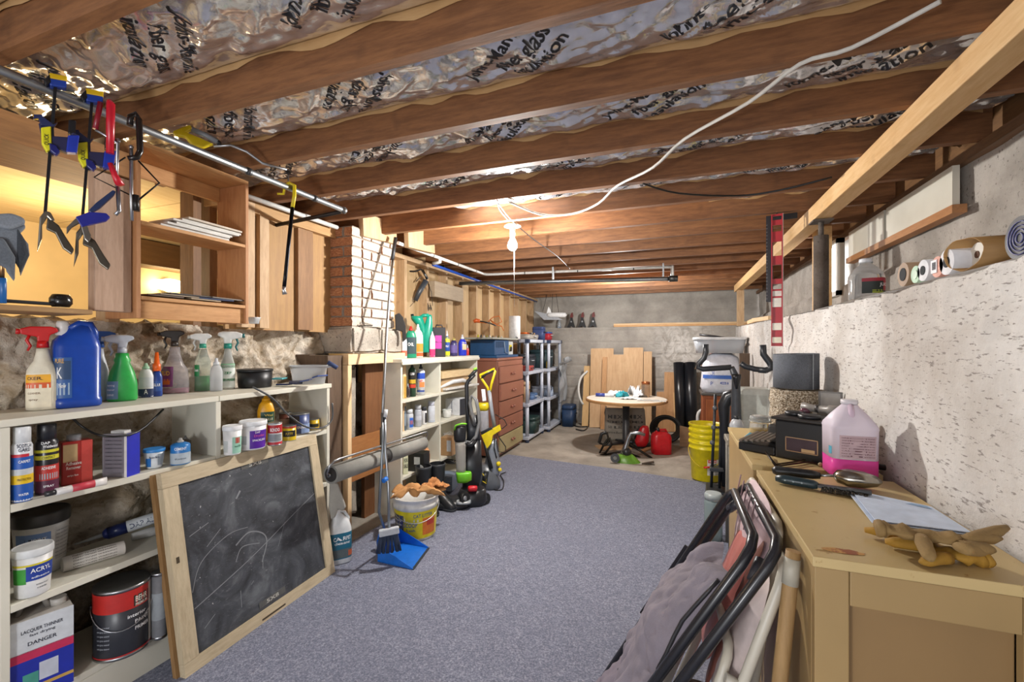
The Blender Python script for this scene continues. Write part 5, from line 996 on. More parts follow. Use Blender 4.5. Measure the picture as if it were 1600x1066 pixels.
MB().ball(T_(779, 725, -.06), .022).build('yellow_knob', M_yl, t); MB().ball(T_(781, 734, -.06), .018).build('yellow_knob', M_yl, t)
pr(T_, [(752, 608), (758, 608), (760, 626), (754, 627)], .004, 'care_label', plastic('e4e8ee'), t, y=-.02)
MB().tube([T_(774, 648, -.05), T_(788, 656, -.05), T_(792, 664, -.05), T_(785, 670, -.05), T_(777, 668, -.04), T_(776, 690, -.05), T_(779, 706, -.05), T_(790, 708, -.05), T_(790, 698, -.05), T_(780, 684, -.05), T_(774, 672, -.05), T_(772, 700, -.05), T_(776, 716, -.05)], .0045, 8).build('cord', M_blk, t)
wire('cord_on_floor', [onz(768, 762, .02), onz(775, 766, .02), onz(785, 764, .02), onz(787, 752, .02), onz(782, 742, .02), onz(790, 738, .02)], .005, M_blk, 'black cord lying on the carpet by the yellow carpet cleaner')
# --- dresser
dr = thing('dresser', 'brown-painted chest of drawers with five drawers beside the white bookcase', 'dresser', (-2.11, 5.03, 0)); M_dr = painted('8c5a48', 'a87a60', .72, .35); M_dr2 = painted('9a6452', 'b4866c', .72, .35)
def db(n_, a, b, mt=M_dr, p=None, bev=.006): return MB().bb(a, b, bev=bev).build(n_, mt, p or dr)
db('carcass', (-.24, -.41, .03), (.215, .45, 1.12)); db('top', (-.25, -.42, 1.121), (.225, .46, 1.155), M_dr2, bev=.012)
db('frieze', (.2155, -.4, 1.06), (.222, .44, 1.119), M_dr2)
for i in range(5):
    z1 = 1.05-.2*i; low = i == 4
    d = db('drawer', (.216, -.375, z1-.185), (.236+(.012 if i == 1 else 0), .42, z1), M_dr2 if i < 4 else painted('a89a70', '8c7a54', .6), bev=.004)
    for s in (-.035, .035): MB().ball((.25+(.012 if i == 1 else 0), .02+s, z1-.09), .017).build('knob', M_dr2, d)
# tile saw on dresser
loc = Vector((-2.1, 4.92, 1.156)); t = thing('tile_saw', 'blue bench saw with a flat grey table standing on the brown dresser', 'saw', loc, R(0)); M_bs = plastic('24507c', .35)
MB().bb((-.17, -.3, 0), (.2, .42, .03), bev=.005).build('base', M_bs, t); MB().bb((-.15, -.28, .03), (.17, .16, .21), bev=.008).build('housing', M_bs, t); MB().bb((-.14, .165, .03), (.15, .36, .2), bev=.004).build('grey_panel', plastic('c4c8c6', .4), t)
MB().bb((-.2, -.42, .215), (.2, .42, .235), bev=.003).build('table', plastic('a4a69c', .4), t)
for k in range(9): MB().bb((.171, -.26+.03*k, .12), (.1725, -.25+.03*k, .19)).build('vent_slot', ink('1c3450'), t)
MB().tube([(.171, .0, .19), (.176, .02, .06), (.176, .1, .05)], .005, 6).build('pipe_trim', plastic('9aa8b8'), t); MB().bb((.151, .22, .08), (.16, .29, .15)).build('switch', plastic('d8c820'), t); MB().cyl((.15, .25, .1), (.17, .25, .1), .03).build('dial', plastic('1c1c1e'), t)
MB().tube([(.16, .44, .26), (.19, .46, .2), (.19, .47, .06), (.18, .44, .25), (.2, .42, .1)], .005, 6).build('hanging_cord', M_blk, t)
Z = 1.156+.2355
t = thing('orange_strap', 'orange looped strap lying on the grey saw table', 'strap', onx(765, 512, -2.05)); t.location.z = Z+.01
T_ = Tr(t.location); t.rotation_euler.z = T_.rz
MB().tube([T_(748, 504), T_(760, 505), T_(770, 496), T_(780, 494), T_(784, 503), T_(776, 507), T_(766, 500), T_(772, 507), T_(784, 510), T_(787, 517)], .006, 8).build('strap', plastic('d87428', .5), t)
t = thing('orange_trimmer', 'orange-handled tool at the left of the saw table', 'tool', onx(745, 510, -2.05)); t.location.z = Z+.022; T_ = Tr(t.location); t.rotation_euler.z = T_.rz
MB().tube([T_(740, 503), T_(744, 501), T_(750, 502)], [.018, .024, .02], 10).build('handle', plastic('cc5c22', .4), t); MB().tube([T_(750, 502), T_(765, 505), T_(775, 509)], .008, 8).build('shaft', plastic('2a2a2a'), t)
for i in range(9):
    c_ = ['b8b020', '2a2a24', 'c8c8c0', '8a8a30', 'd8d4c8', '3a3a30', 'a0a098', '606028', 'c8c4b8'][i]; p = onx(747+4.6*i, 512, -2.05+.03*math.sin(i*2)); p.z = Z+.001
    t = thing('router_bit', f'small {"yellow" if i in (0,3,7) else "dark" if i in (1,5) else "pale"} machine part lying on the saw table, {["first","second","third","fourth","fifth","sixth","seventh","eighth","ninth"][i]} from the left', 'tool part', p, i, 'machine parts on the saw table')
    MB().loft([(0, .011), (.012, .012), (.018, .006), (.03, .005)], 12).build('bit', plastic(c_), t)
# --- plastic shelving units
M_ps = plastic('c3cad8', .4); M_ft = plastic('2c3a58', .4)
def punit(y0, y1, x0, x1, label):
    t = thing('plastic_shelf', label, 'shelf', ((x0+x1)/2, (y0+y1)/2, 0)); cx, cy = (x0+x1)/2, (y0+y1)/2; zs = (.06, .5, .93, 1.36)
    for z in zs:
        MB().bb((x0-cx, y0-cy, z-.022), (x1-cx, y1-cy, z+.022), bev=.006).build('shelf_board', M_ps, t)
    for x in (x0+.03, x1-.03):
        for y in (y0+.035, y1-.035):
            for a, b in zip(zs, zs[1:]): MB().tube([(x-cx, y-cy, a+.022), (x-cx, y-cy, b-.022)], .024, 12).build('post', M_ps, t)
            MB().tube([(x-cx, y-cy, 0), (x-cx, y-cy, .035)], .028, 12).build('foot', M_ft, t)
    for y in (y0+.03, y1-.03):
        MB().bb((x1-cx-.05, y-cy-.032, 1.336), (x1-cx+.003, y-cy+.032, 1.384)).build('corner_cap', M_ft, t)
    return t
punit(5.55, 6.3, -2.25, -1.83, 'grey-white plastic shelving unit next to the dresser'); punit(6.36, 7.1, -2.2, -1.76, 'grey-white plastic shelving unit nearest the back wall')
cs = [('dark green storage crate', '1f3a38', (.5, .3, .22), (-2.05, 5.9, .083)), ('black toolbox', '20242a', (.34, .5, .3), (-2.04, 6.72, .083)), ('small brown carton', 'b89068', (.2, .22, .28), (-2.0, 5.76, .523)), ('blue and white parts tray', '5a7aa8', (.24, .26, .08), (-1.99, 6.1, .523)),
      ('grey circuit box', '8a8e98', (.28, .3, .14), (-1.98, 6.66, .523)), ('dark drill case', '272c34', (.3, .5, .22), (-2.05, 5.95, .953)), ('red and white tool tray', 'b04a44', (.26, .36, .07), (-1.98, 5.9, .953)), ('dark teal case', '2a3f44', (.3, .5, .28), (-2.0, 6.72, .953)),
      ('navy cooler bag', '203c60', (.2, .3, .34), (-1.62, 7.02, .0)), ('flat grey tray of tools', '9a948c', (.3, .5, .07), (-2.0, 5.9, 1.383)), ('navy and white box', '3c4c78', (.18, .16, .2), (-1.95, 6.42, 1.383)), ('red and blue tool box', 'b02430', (.2, .2, .13), (-1.93, 6.7, 1.383))]
plc = ['on the lowest board of the first plastic shelf', 'on the lowest board of the far plastic shelf', 'on the second board of the first plastic shelf', 'beside the carton on the first plastic shelf', 'on the second board of the far plastic shelf', 'on the third board of the first plastic shelf', 'in front of the drill case on the first plastic shelf', 'on the third board of the far plastic shelf', 'on the floor by the foot of the far plastic shelf', 'on top of the first plastic shelf', 'on top of the first gap of the plastic shelves', 'with a blue lid on top of the far plastic shelf']
for i, (n_, c_, s_, p_) in enumerate(cs):
    if i == 6: p_ = (-1.9, 5.72, .953); 
    if i == 5: p_ = (-2.08, 6.02, .953)
    if i == 3: p_ = (-2.02, 6.1, .523)
    t = thing(['storage_crate', 'toolbox', 'carton', 'parts_tray', 'junction_box', 'drill_case', 'tool_tray', 'hard_case', 'cooler_bag', 'tool_tray', 'box', 'toolbox'][i], n_+' '+plc[i], 'box' if i != 8 else 'bag', p_, .1*math.sin(i*3)*0)
    if i == 6: s_ = (.12, .26, .07)
    m = MB(); m.loft([(0, s_[0]/2*.92, s_[1]/2*.92, 6), (s_[2]*.8, s_[0]/2, s_[1]/2, 6)], 28); m.build('body', plastic(c_, .5), t)
    cc = lin(c_); MB().loft([(s_[2]*.8, s_[0]/2*1.01, s_[1]/2*1.01, 6), (s_[2], s_[0]/2*.96, s_[1]/2*.97, 6)], 28).build('lid', plastic(c_ if i != 11 else '3a5ca0', .4), t)
    MB().tube([(s_[0]/2, -.05, s_[2]*.6), (s_[0]/2+.02, -.04, s_[2]*.6), (s_[0]/2+.02, .04, s_[2]*.6), (s_[0]/2, .05, s_[2]*.6)], .006, 6).build('handle', plastic('c4c8cc' if i % 2 else '1c1c1e'), t)
t = thing('paper_roll', 'tall white paper towel roll standing on the first plastic shelf', 'paper roll', (-2.0, 5.62, 1.383)); t.location = onx(804, 520, -1.98); t.location.z = 1.383
MB().loft([(0, .07), (.002, .075), (.3, .075), (.302, .07), (.302, .02), (.29, .02)], 30).build('paper', plastic('e8e8e8', .8), t); 
for i in range(7):
    p = onx(820+4.5*i, 522, -1.98); p.z = 1.383+.071*(i < 0)+.001
    if 826 > 820+4.5*i: p.z = 1.46
    t = thing('hand_tool', ['orange screwdriver', 'orange and black pliers', 'dark chisel', 'tan leather pouch', 'white clamp', 'red grip pliers', 'dark spanner'][i]+' among the tools on top of the first plastic shelf', 'tool', (p.x, p.y, 1.4615), i*.7)
    MB().tube([(-.07, 0, .012), (0, 0, .012), (.03, .01, .012)], [.01, .013, .011], 8).build('handle', plastic(['d86a24', 'cc5a20', '26282c', 'b8925c', 'd8dcdc', 'b82c28', '3a3c40'][i], .4), t); MB().tube([(.03, .01, .012), (.11, .03, .01)], .005, 6).build('shaft', metal('8a8c90'), t)
t = thing('clear_nozzle_bottle', 'blue bottle with tall clear pointed nozzle on the far plastic shelf', 'bottle', onx(874, 524, -1.9)); t.location.z = 1.515
MB().loft([(0, .05), (.08, .05), (.1, .03)], 16).build('body', plastic('3478b8', .3), t); MB().loft([(.1, .035), (.16, .03), (.27, .006)], 14).build('nozzle', clear('dfe4e8', .6), t)
t = thing('plastic_sheet', 'crumpled clear plastic sheeting hanging off the far plastic shelf', 'sheet', (-1.72, 6.85, .95))
o = MB().grid(lambda i, j: Vector((.04+.06*noise.noise(Vector((i*4, j*4, 1)))+.08*(j > .9), -.2+.42*i, -.55*(1-j)+.16*j+.05*noise.noise(Vector((i*5, j*3, 8))))), 22, 26).build('sheet', clear('c4c8cc', .5, .25), t); o.modifiers.new('s', 'SOLIDIFY').thickness = .003
t = thing('paper_bundle', 'blue and white crumpled packaging on the second board of the far plastic shelf', 'packaging', (-1.86, 6.55, .523)); t.location.x = -1.83
o = MB().grid(crum(.1, .2, .16, 3, 12), 14, 14).build('packaging', plastic('a8b8d0', .4), t); o.modifiers.new('s', 'SOLIDIFY').thickness = .003
t = thing('yellow_bottle', 'small yellow bottle beside the sheeting on the far plastic shelf', 'bottle', (-1.82, 6.47, .953)); MB().loft([(0, .03), (.09, .03), (.12, .012), (.15, .01)], 14).build('body', plastic('d8b424', .35), t)
# ============================================================ BACK OF THE ROOM
M_pw = wood('b9936a', 'd2b087', 'z', 2.5); M_pw2 = wood('a97c50', 'c79a6c', 'z', 3); M_pw3 = wood('c49c68', 'dab680', 'z', 4)
def board(label, pts, y, th, mt, name='plywood_board', lean=.12):
    P = [ony(px, py, y) for px, py in pts]; c = sum(P, Vector())/len(P); zb = min(p.z for p in P); t = thing(name, label, 'board', (c.x, y, .003))
    M = Matrix.Rotation(-math.atan2(lean, 1.1), 4, 'X')
    P2 = [(p.x-c.x, (p.z-zb)) for p in P]; o = MB().prism(P2, th, M=M).build('panel', mt, t); return t
t = board('wide pale plywood sheet with a notch in its top leaning on the back wall', [(921, 552), (957, 552), (957, 562), (973, 562), (973, 551), (1004, 551), (1004, 676), (921, 676)], 6.95, .02, M_pw)
t = board('narrow pale board leaning at the left edge of the plywood stack', [(911, 572), (921, 572), (919, 666), (909, 666)], 7.03, .02, M_pw3)
t = board('narrow brown board leaning in front of the notched plywood', [(940, 559), (947, 559), (945, 672), (938, 672)], 6.86, .02, M_pw2)
t = board('tall plywood strip at the right of the notched sheet', [(1005, 552), (1018, 552), (1018, 676), (1005, 676)], 6.98, .02, M_pw)
t = board('broad brown board leaning left of the black rolls', [(1038, 567), (1056, 567), (1058, 660), (1036, 660)], 7.0, .02, M_pw2)
t = board('short brown offcut beside the broad board at the back wall', [(1026, 600), (1037, 600), (1036, 660), (1024, 660)], 7.06, .02, M_pw2)
t = board('slim pale strip in front of the broad board', [(1052, 600), (1058, 602), (1060, 664), (1054, 664)], 6.9, .015, M_pw3)
t = board('dark brown panel leaning low behind the yellow buckets', [(1062, 656), (1098, 664), (1098, 692), (1062, 688)], 6.0, .02, wood('6e5238', '8a6a4a', 'x', 3), lean=.05)
for i, (a, b) in enumerate(((1056, 1073), (1071, 1090))):
    A = ony((a+b)/2, 662, 6.8); B = ony((a+b)/2-4+2*i, 567, 7.0); t = thing('vinyl_roll', ('left', 'right')[i]+' of the two tall black vinyl rolls leaning on the back wall', 'roll', (A.x, A.y, .05), 0, 'black vinyl rolls')
    r_ = (.076, .084)[i]; MB().tube([(0, 0, 0), ((B.x-A.x), B.y-A.y-.0, B.z-.05)], r_, 20).build('roll', plastic('1b1d22', .3), t); MB().tube([(0, -.0, .0), (.001, -.0, -.002)], r_*.5, 14).build('core', plastic('34363a'), t)
# bags with print behind the table
for i, (a, b, z_) in enumerate(((946, 976, .0), (980, 1004, .0))):
    p = onz((a+b)/2, 688, 0); p.z = .002; t = thing('printed_bag', ('left', 'right')[i]+' grey printed sack standing behind the round table', 'sack', p, facing(p))
    rg = [(0, .13, .07, 3), (.04, .145, .08, 3), (.3, .14, .075, 3), (.42, .13, .05, 3), (.44, .12, .02, 3)]; o = MB().loft(rg, 24).build('body', cloth('a39c90', .8, 120, .1), t)
    words(o, rg, [('MIX', 0, .33, .05, .16), ('PREMIUM', 0, .26, .035, .2), ('50 LBS', 0, .19, .035, .15), ('product', 0, .12, .03, .16)], '3a3632')
# round table
p = Vector((-.6, 5.85, 0)); t = thing('round_table', 'small round pedestal table with a worn white top in front of the back wall', 'table', p); M_tt = painted('d6cdbf', 'a88c68', .6)
MB().loft([(.585, .50), (.615, .505), (.618, .5)], 56).build('tabletop', M_tt, t); MB().loft([(.58, .512), (.585, .516), (.612, .516), (.616, .508)], 56, cap=False).build('wood_edging', wood('a87b4c', 'c09460', 'x', 4), t)
MB().loft([(.03, .05), (.05, .045), (.57, .045)], 24).build('pedestal', plastic('3a3b3e', .35), t); MB().loft([(.565, .12), (.58, .12)], 20).build('mounting_plate', plastic('2a2a2c'), t)
for k in range(4):
    a = k*PI/2+.6; MB().tube([(.03*math.cos(a), .03*math.sin(a), .05), (.3*math.cos(a), .3*math.sin(a), .02)], [.022, .012], 8).build('foot', plastic('2e2f31', .4), t)
TT = .619
def ott(px, py): return onz(px, 617+(py-605)*.5, TT)
t = thing('caulk_tube', 'blue and white tube lying at the left of the round table top', 'tube', ott(945, 611)+Vector((0, 0, .022))); MB().cyl((-.12, 0, 0), (.12, .02, 0), .022, n=16).build('body', plastic('dfe3ea'), t); MB().cyl((-.12, 0, 0), (0, .01, 0), .0225, n=16).build('blue_band', plastic('3a4a9c'), t)
for i, (px, py, s_, c_) in enumerate(((965, 607, .13, 'dfe3e6'), (972, 612, .07, '1fa0b0'), (993, 608, .12, 'e4e6e8'), (985, 618, .14, 'e0e0dc'), (1000, 611, .1, 'c8ccd0'))):
    q0 = ott(px, py); t = thing('crumpled_paper', ['white crumpled packaging behind the teal pack on the table', 'teal pack in the middle of the round table', 'white peaked paper right of the teal pack', 'flat white paper at the front of the round table', 'grey crumpled wrap beside the glass jar'][i], 'paper', (q0.x, q0.y, TT+.003), i)
    o = MB().grid(crum(s_*2, s_*1.2, (.06, .07, .12, .02, .04)[i], i+1, 10), 14, 12).build('paper', plastic(c_, .5), t); o.modifiers.new('s', 'SOLIDIFY').thickness = .003
q0 = ott(1009, 612); t = thing('glass_jar', 'clear glass jar with copper lid at the back right of the round table', 'jar', (q0.x, q0.y, TT+.001)); MB().loft([(0, .05), (.004, .056), (.15, .056), (.17, .05)], 22).build('glass', clear('c8b8a8', .85), t); MB().loft([(.17, .055), (.2, .055), (.205, .04)], 20).build('lid', plastic('a8643c', .3, .7), t)
q0 = ott(1018, 624); t = thing('clear_bag', 'flat clear plastic bag hanging over the right edge of the table', 'bag', (q0.x, q0.y, TT+.002)); o = MB().grid(lambda i, j: Vector((.34*(i-.5), .16*(j-.5), .014*abs(nz(i, j, 2, 4)))), 14, 8).build('bag', clear('e0e4e2', .6, .2), t)
# folded clutter on the floor
def floorp(px, py, z=0): p = onz(px, py, z); return Vector((p.x, p.y, z))
p = floorp(988, 722); t = thing('chainsaw', 'lime green electric chainsaw lying on the concrete in front of the table', 'chainsaw', p); T_ = Tr(p); t.rotation_euler.z = T_.rz
q([(715, 968, 984), (712, 962, 994), (720, 960, 1000), (728, 966, 1004), (732, 972, 1003)], 'green_body', '6a9a34', .7) if 0 else tloft(T_, [(732, 965, 1004), (728, 961, 1005), (720, 958, 1001), (712, 964, 992), (708, 972, 986)], .7).build('green_body', plastic('64962e', .35), t)
MB().cyl(T_(961, 716, -.08), T_(961, 716, -.12), .05, n=18).build('black_hub', plastic('1e1e20'), t); MB().cyl(T_(961, 716, -.12), T_(961, 716, -.125), .02, n=14).build('hub_cap', plastic('6a6a60'), t)
MB().beam(T_(1000, 726, -.05), T_(1022, 722, -.05), .01, .06, up=(0, 1, 0)).build('guide_bar', metal('5a5248', .5), t)
MB().tube([T_(975, 712), T_(977, 700), T_(982, 684), T_(986, 677), T_(1000, 677), T_(1008, 680)], [.045, .03, .022, .02, .02, .015], 12).build('chrome_handle', metal('9a9c9e', .3), t); MB().loft([(T_(979, 712).z, .05), (T_(979, 705).z, .055), (T_(979, 700).z, .03)], 18, c=(T_(979, 712).x, 0, 0)).build('black_collar', plastic('2c2c2c'), t)
p = floorp(952, 712); t = thing('folding_stand', 'dark tubular metal stand lying folded around the green chainsaw', 'stand', p); T_ = Tr(p); t.rotation_euler.z = T_.rz; M_ds = metal('35322e', .45)
for pts in ([(936, 690), (940, 678), (948, 676), (952, 690), (945, 696), (936, 692)], [(952, 684), (944, 694), (937, 708), (946, 708), (956, 695), (952, 684)], [(938, 714), (965, 728)], [(938, 712), (975, 705), (1020, 724)], [(978, 690), (1018, 716), (1022, 722)]):
    MB().tube([T_(*s) for s in pts], .013, 8).build('tube', M_ds, t)
MB().tube([T_(936, 692), T_(940, 678), T_(948, 676)], .02, 8).build('rubber_grip', plastic('1c1c1e'), t); MB().beam(T_(1010, 720), T_(1022, 722), .03, .03).build('bracket', M_ds, t)
t = thing('scrap_board', 'pale thin scrap board lying flat under the table', 'board', floorp(958, 700)+Vector((0, 0, .002)), .5); MB().bb((-.2, -.12, 0), (.2, .12, .014)).build('panel', M_pw, t)
t = thing('scrap_board', 'small brown offcut lying on the floor between the stand and the red can', 'board', floorp(1010, 704)+Vector((0, 0, .002)), 1.2); MB().bb((-.14, -.03, 0), (.14, .03, .02)).build('panel', M_pw2, t)
p = floorp(1033, 709); t = thing('gas_can', 'bright red plastic petrol can standing on the concrete by the table', 'gas can', p, facing(p)+.3)
rg = [(0, .1, .075, 4), (.01, .112, .085, 4), (.2, .112, .085, 4), (.24, .1, .075, 3.4), (.27, .05, .06, 3)]; MB().loft(rg, 28).build('body', plastic('d01c28', .35), t); MB().tube([(-.07, 0, .24), (-.045, 0, .285), (.05, 0, .29), (.08, 0, .23)], .014, 10).build('handle', plastic('d01c28', .35), t); MB().cyl((-.03, 0, .26), (-.045, 0, .31), .022, n=14).build('cap', plastic('26262a'), t)
p = ony(1040, 690, 6.25); p.z = 0; t = thing('rubber_hose_coil', 'thick coil of black rubber hose leaning behind the red petrol can', 'hose', p+Vector((0, 0, .19)))
for k in range(5): MB().tube([((.185-.012*k)*math.cos(a)+.004*k, -.07+.035*k, (.17-.011*k)*math.sin(a)) for a in [2*PI*i/28 for i in range(28)]], .02, 8, closed=True).build('loop', plastic('17181a', .5), t)
p = floorp(1003, 700); t = thing('chainsaw', 'red and black chainsaw half hidden beside the table pedestal', 'chainsaw', p); T_ = Tr(p); t.rotation_euler.z = T_.rz
tloft(T_, [(696, 990, 1012), (688, 992, 1014), (676, 996, 1015), (668, 1000, 1014), (665, 1004, 1012)], .7).build('red_body', plastic('c81e26', .3), t); tloft(T_, [(700, 985, 1015), (696, 984, 1017), (690, 988, 1016)], .6, y=.02).build('black_base', plastic('1c1c1e'), t)
MB().tube([T_(992, 686), T_(996, 672), T_(1004, 668)], .012, 8).build('handle', plastic('1c1c1e'), t); MB().beam(T_(990, 694), T_(960, 700), .01, .05, up=(0, 1, 0)).build('guide_bar', plastic('2a2a2a'), t)
p = floorp(953, 680); t = thing('dark_green_pump', 'dark green garden pump standing behind the folded stand', 'pump', p); T_ = Tr(p); t.rotation_euler.z = T_.rz; tloft(T_, [(680, 946, 962), (672, 945, 963), (664, 948, 958), (660, 950, 956)], .8).build('body', plastic('1c3a2c', .4), t); MB().tube([T_(948, 664), T_(945, 645), T_(947, 635)], .008, 8).build('hose', M_blk, t)
wire('white_hose', [ony(918, 580, 7.1), ony(908, 590, 7.05), ony(904, 606, 7.0), ony(906, 622, 6.98), ony(911, 632, 7.0)], .018, plastic('e4e4de', .4), 'white hose loop showing left of the leaning boards', 'hose', 8)
wire('floor_cable', [floorp(893, 665)+Vector((0, 0, .01)), floorp(905, 668)+Vector((0, 0, .01)), floorp(918, 668)+Vector((0, 0, .01)), floorp(912, 674)+Vector((0, 0, .01)), floorp(900, 672)+Vector((0, 0, .01))], .01, M_blk, 'black cable looped on the concrete by the far plastic shelf')
# ledge on the back wall
for i in range(3):
    p = ony(893+17*i, 515, 7.36); p.z = 1.603; t = thing('spring_clamp', f'black spring clamp with red-brown grips standing on the back wall ledge, {("leftmost", "middle", "rightmost")[i]} of three', 'clamp', p, 0, 'spring clamps on the back ledge')
    MB().prism([(-.075, 0), (-.05, 0), (-.01, .03), (.03, 0), (.06, 0), (.03, .1), (.015, .17), (-.02, .17), (-.03, .1)], .03).build('body', plastic('1a1c1e', .4), t); MB().prism([(-.022, .165), (.02, .165), (.03, .2), (.018, .26), (-.01, .24), (-.02, .2)], .028).build('grip', plastic('6c2a24', .4), t); MB().cyl((0, -.02, .1), (0, -.026, .1), .014).build('pivot', metal(), t)
t = thing('lumber_strip', 'two pale wooden strips stacked along the back wall ledge, nearest strip', 'lumber', (.35, 7.35, 1.603)); MB().bb((-1.3, -.02, 0), (1.15, .02, .03)).build('strip', wood('c28e58', 'dcb07c', 'x', 5), t); MB().bb((-1.3, -.015, .0305), (1.1, .02, .055)).build('strip', wood('d0a878', 'e6caa0', 'x', 5), t)
t = thing('foam_glider', 'white foam plane body hanging from strings above the plastic shelves', 'model plane', ony(868, 492, 7.0)); T_ = Tr(t.location); t.rotation_euler.z = T_.rz
tloft(T_, [(496, 858, 883), (493, 854, 886), (489, 856, 884)], .25).build('fuselage', plastic('e6e6e4', .5), t); pr(T_, [(854, 490), (857, 479), (860, 484), (862, 490)], .01, 'tail_fin', plastic('e0e0de'), t, bev=0); pr(T_, [(835, 486), (862, 492), (880, 500), (850, 500)], .008, 'wing', plastic('8a8c90'), t, bev=0)
for a, b in (((848, 487), (856, 455)), ((862, 490), (864, 452)), ((873, 490), (868, 452))): MB().tube([T_(*a), T_(*b)], .004, 5).build('string', plastic('33302e'), t)
# --- right rear group
p = floorp(1113, 716); p.y = 5.65; p.x = .62*.0+.47; t = thing('wooden_cabinet', 'reddish brown wooden cabinet with grey top at the right rear', 'cabinet', (.49, 5.6, 0)); M_rc = wood('6e3418', '96512a', 'z', 3)
MB().bb((-.2, -.22, .05), (.2, .22, .74), bev=.004).build('carcass', M_rc, t); MB().bb((-.22, -.24, .741), (.22, .24, .765), bev=.004).build('top', plastic('55504c', .4), t); MB().bb((-.17, -.236, .1), (.17, -.221, .7), bev=.004).build('door', wood('85431e', 'a8602f', 'z', 3), t); MB().bb((-.2, -.22, 0), (-.15, -.17, .05)).build('foot', M_rc, t); MB().bb((.15, -.22, 0), (.2, -.17, .05)).build('foot', M_rc, t)
t = thing('storage_tote', 'clear plastic tote with white lid on top of the stack at the right rear', 'tote', (.47, 5.62, 1.213)); MB().loft([(0, .24, .17, 6), (.15, .27, .2, 6)], 32).build('body', clear('d8dee6', .5, .2), t); MB().loft([(.15, .28, .21, 6), (.18, .28, .21, 6)], 32).build('lid', plastic('e6eaee', .3), t)
t, T_ = thing('rag_bag', 'white and blue plastic bag stuffed full under the clear tote', 'bag', (.5, 5.6, .767)), None; rg = [(0, .2, .17, 3), (.06, .23, .19, 3), (.3, .2, .17, 3), (.4, .17, .14, 3), (.445, .1, .08, 3)]; rz_ = MB().loft(rg, 26); o = rz_.build('bag', plastic('dfe3ee', .3), t)
words(o, rg, [('BOUNTY', -10, .22, .05, .2), ('paper', -8, .12, .04, .14)], '3c5ab0'); 
for v in o.data.vertices: v.co += .02*noise.noise_vector(v.co*12)
wrap(o, rg, .16, .2, -60, 20, '3c6ac0', off=.012)
t = thing('walking_cane', 'tall reddish wooden stick leaning behind the clear tote', 'stick', ony(1107, 606, 6.1)); T_ = Tr(t.location); t.rotation_euler.z = T_.rz; MB().tube([Vector((T_(1092, 660).x, 0, .02-t.location.z)), T_(1102, 612), T_(1118, 526)], .026, 10).build('stick', M_rc, t)
t = thing('t_bar_handle', 'black T-shaped bar rising above the reddish stick', 'handle', ony(1118, 560, 5.9)); T_ = Tr(t.location); t.rotation_euler.z = T_.rz; MB().tube([T_(1093, 523), T_(1118, 526), T_(1148, 531)], .014, 8).build('crossbar', plastic('222326'), t); MB().tube([T_(1119, 527), T_(1117, 580)], .02, 8).build('stem', plastic('2a3038'), t)
t = thing('brown_post', 'dark brown wooden post standing against the right wall by the tote', 'post', (.66, 5.0, 0)); MB().bb((-.05, -.03, 0), (.04, .03, 1.22)).build('post', wood('4a3a2e', '6a5644', 'z', 4), t)
t = thing('pedestal_lamp', 'chrome desk lamp head on a thin arm beside the black rolls', 'lamp', ony(1099, 576, 6.2)); T_ = Tr(t.location); t.rotation_euler.z = T_.rz
MB().tube([T_(1100, 545), T_(1099, 560), T_(1101, 566)], .01, 8).build('arm', plastic('26282c'), t); MB().loft([(T_(1100, 577).z, .1), (T_(1100, 572).z, .085), (T_(1100, 565).z, .04)], 20, c=(T_(1098, 570).x, 0, 0)).build('shade', metal('9a9ca4', .25), t)
wire('white_tube', [ony(1098, 640, 6.3), ony(1090, 650, 6.3), Vector((ony(1092, 668, 6.3).x, 6.3, .02))], .02, plastic('dcdcd8'), 'white plastic tube sticking out beside the wooden cabinet', 'tube')
# yellow stacked buckets
p = onz(1103, 748, CZ); p.z = CZ+.001; bks = []
for i in range(4):
    t = thing('yellow_bucket', ('bottom yellow bucket of the nested stack with a white warning label', 'second yellow bucket from the bottom of the nested stack', 'third yellow bucket from the bottom of the nested stack', 'top yellow bucket of the nested stack')[i], 'bucket', p+Vector((0, 0, .055*i+.0)), facing(p), 'nested yellow buckets')
    r, h = .15, .37; rg = [(0, r*.83), (.004, r*.87), (h*.8, r*.97), (h*.81, r*1.03), (h*.84, r*1.03), (h*.85, r*.985), (h*.93, r*1.0), (h*.94, r*1.05), (h, r*1.05)]
    o = MB().loft(rg, 34, cap=(i == 3 and False) or i == 0).build('body', plastic('f0dc14', .35), t) if i == 0 else MB().loft([(h*.78, r*.96)]+rg[3:], 34, cap=False).build('body', plastic('f0dc14', .35), t)
    MB().loft([(h, r*1.05), (h+.001, r*.97), (h-.05, r*.95)], 34, cap=False).build('inner_rim', plastic('d8c410', .4), t)
    if i == 0:
        wrap(o, rg, h*.18, h*.58, 5, 60, 'e8e6e2'); wrap(o, rg, h*.5, h*.58, 8, 40, 'd83a30', off=.0014); words(o, rg, [('WARNING', 26, h*.54, h*.05, r*.5)], off=.002); words(o, rg, [('keep away', 32, h*.26, h*.03, r*.6), ('from kids', 32, h*.21, h*.03, r*.6)], '333333', off=.002)
        f_ = surf(rg, .002); MB().tube([f_(r*R(33)+.03*math.cos(a), h*.39+.03*math.sin(a)) for a in [2*PI*k/20 for k in range(20)]], .003, 5, closed=True).build('warning_ring', ink('2c2c2c'), o)
        MB().tube([(math.cos(a)*r*1.05, -math.sin(a)*r*1.1, h*.8-math.sin(a)*h*.42) for a in [PI*i_/16 for i_ in range(17)]], .003, 6).build('bail_handle', plastic('e0c410'), t); MB().tube([(-.02, -r*1.1, h*.39), (.04, -r*1.1, h*.42)], .009, 8).build('handle_grip', plastic('d8342c'), t)
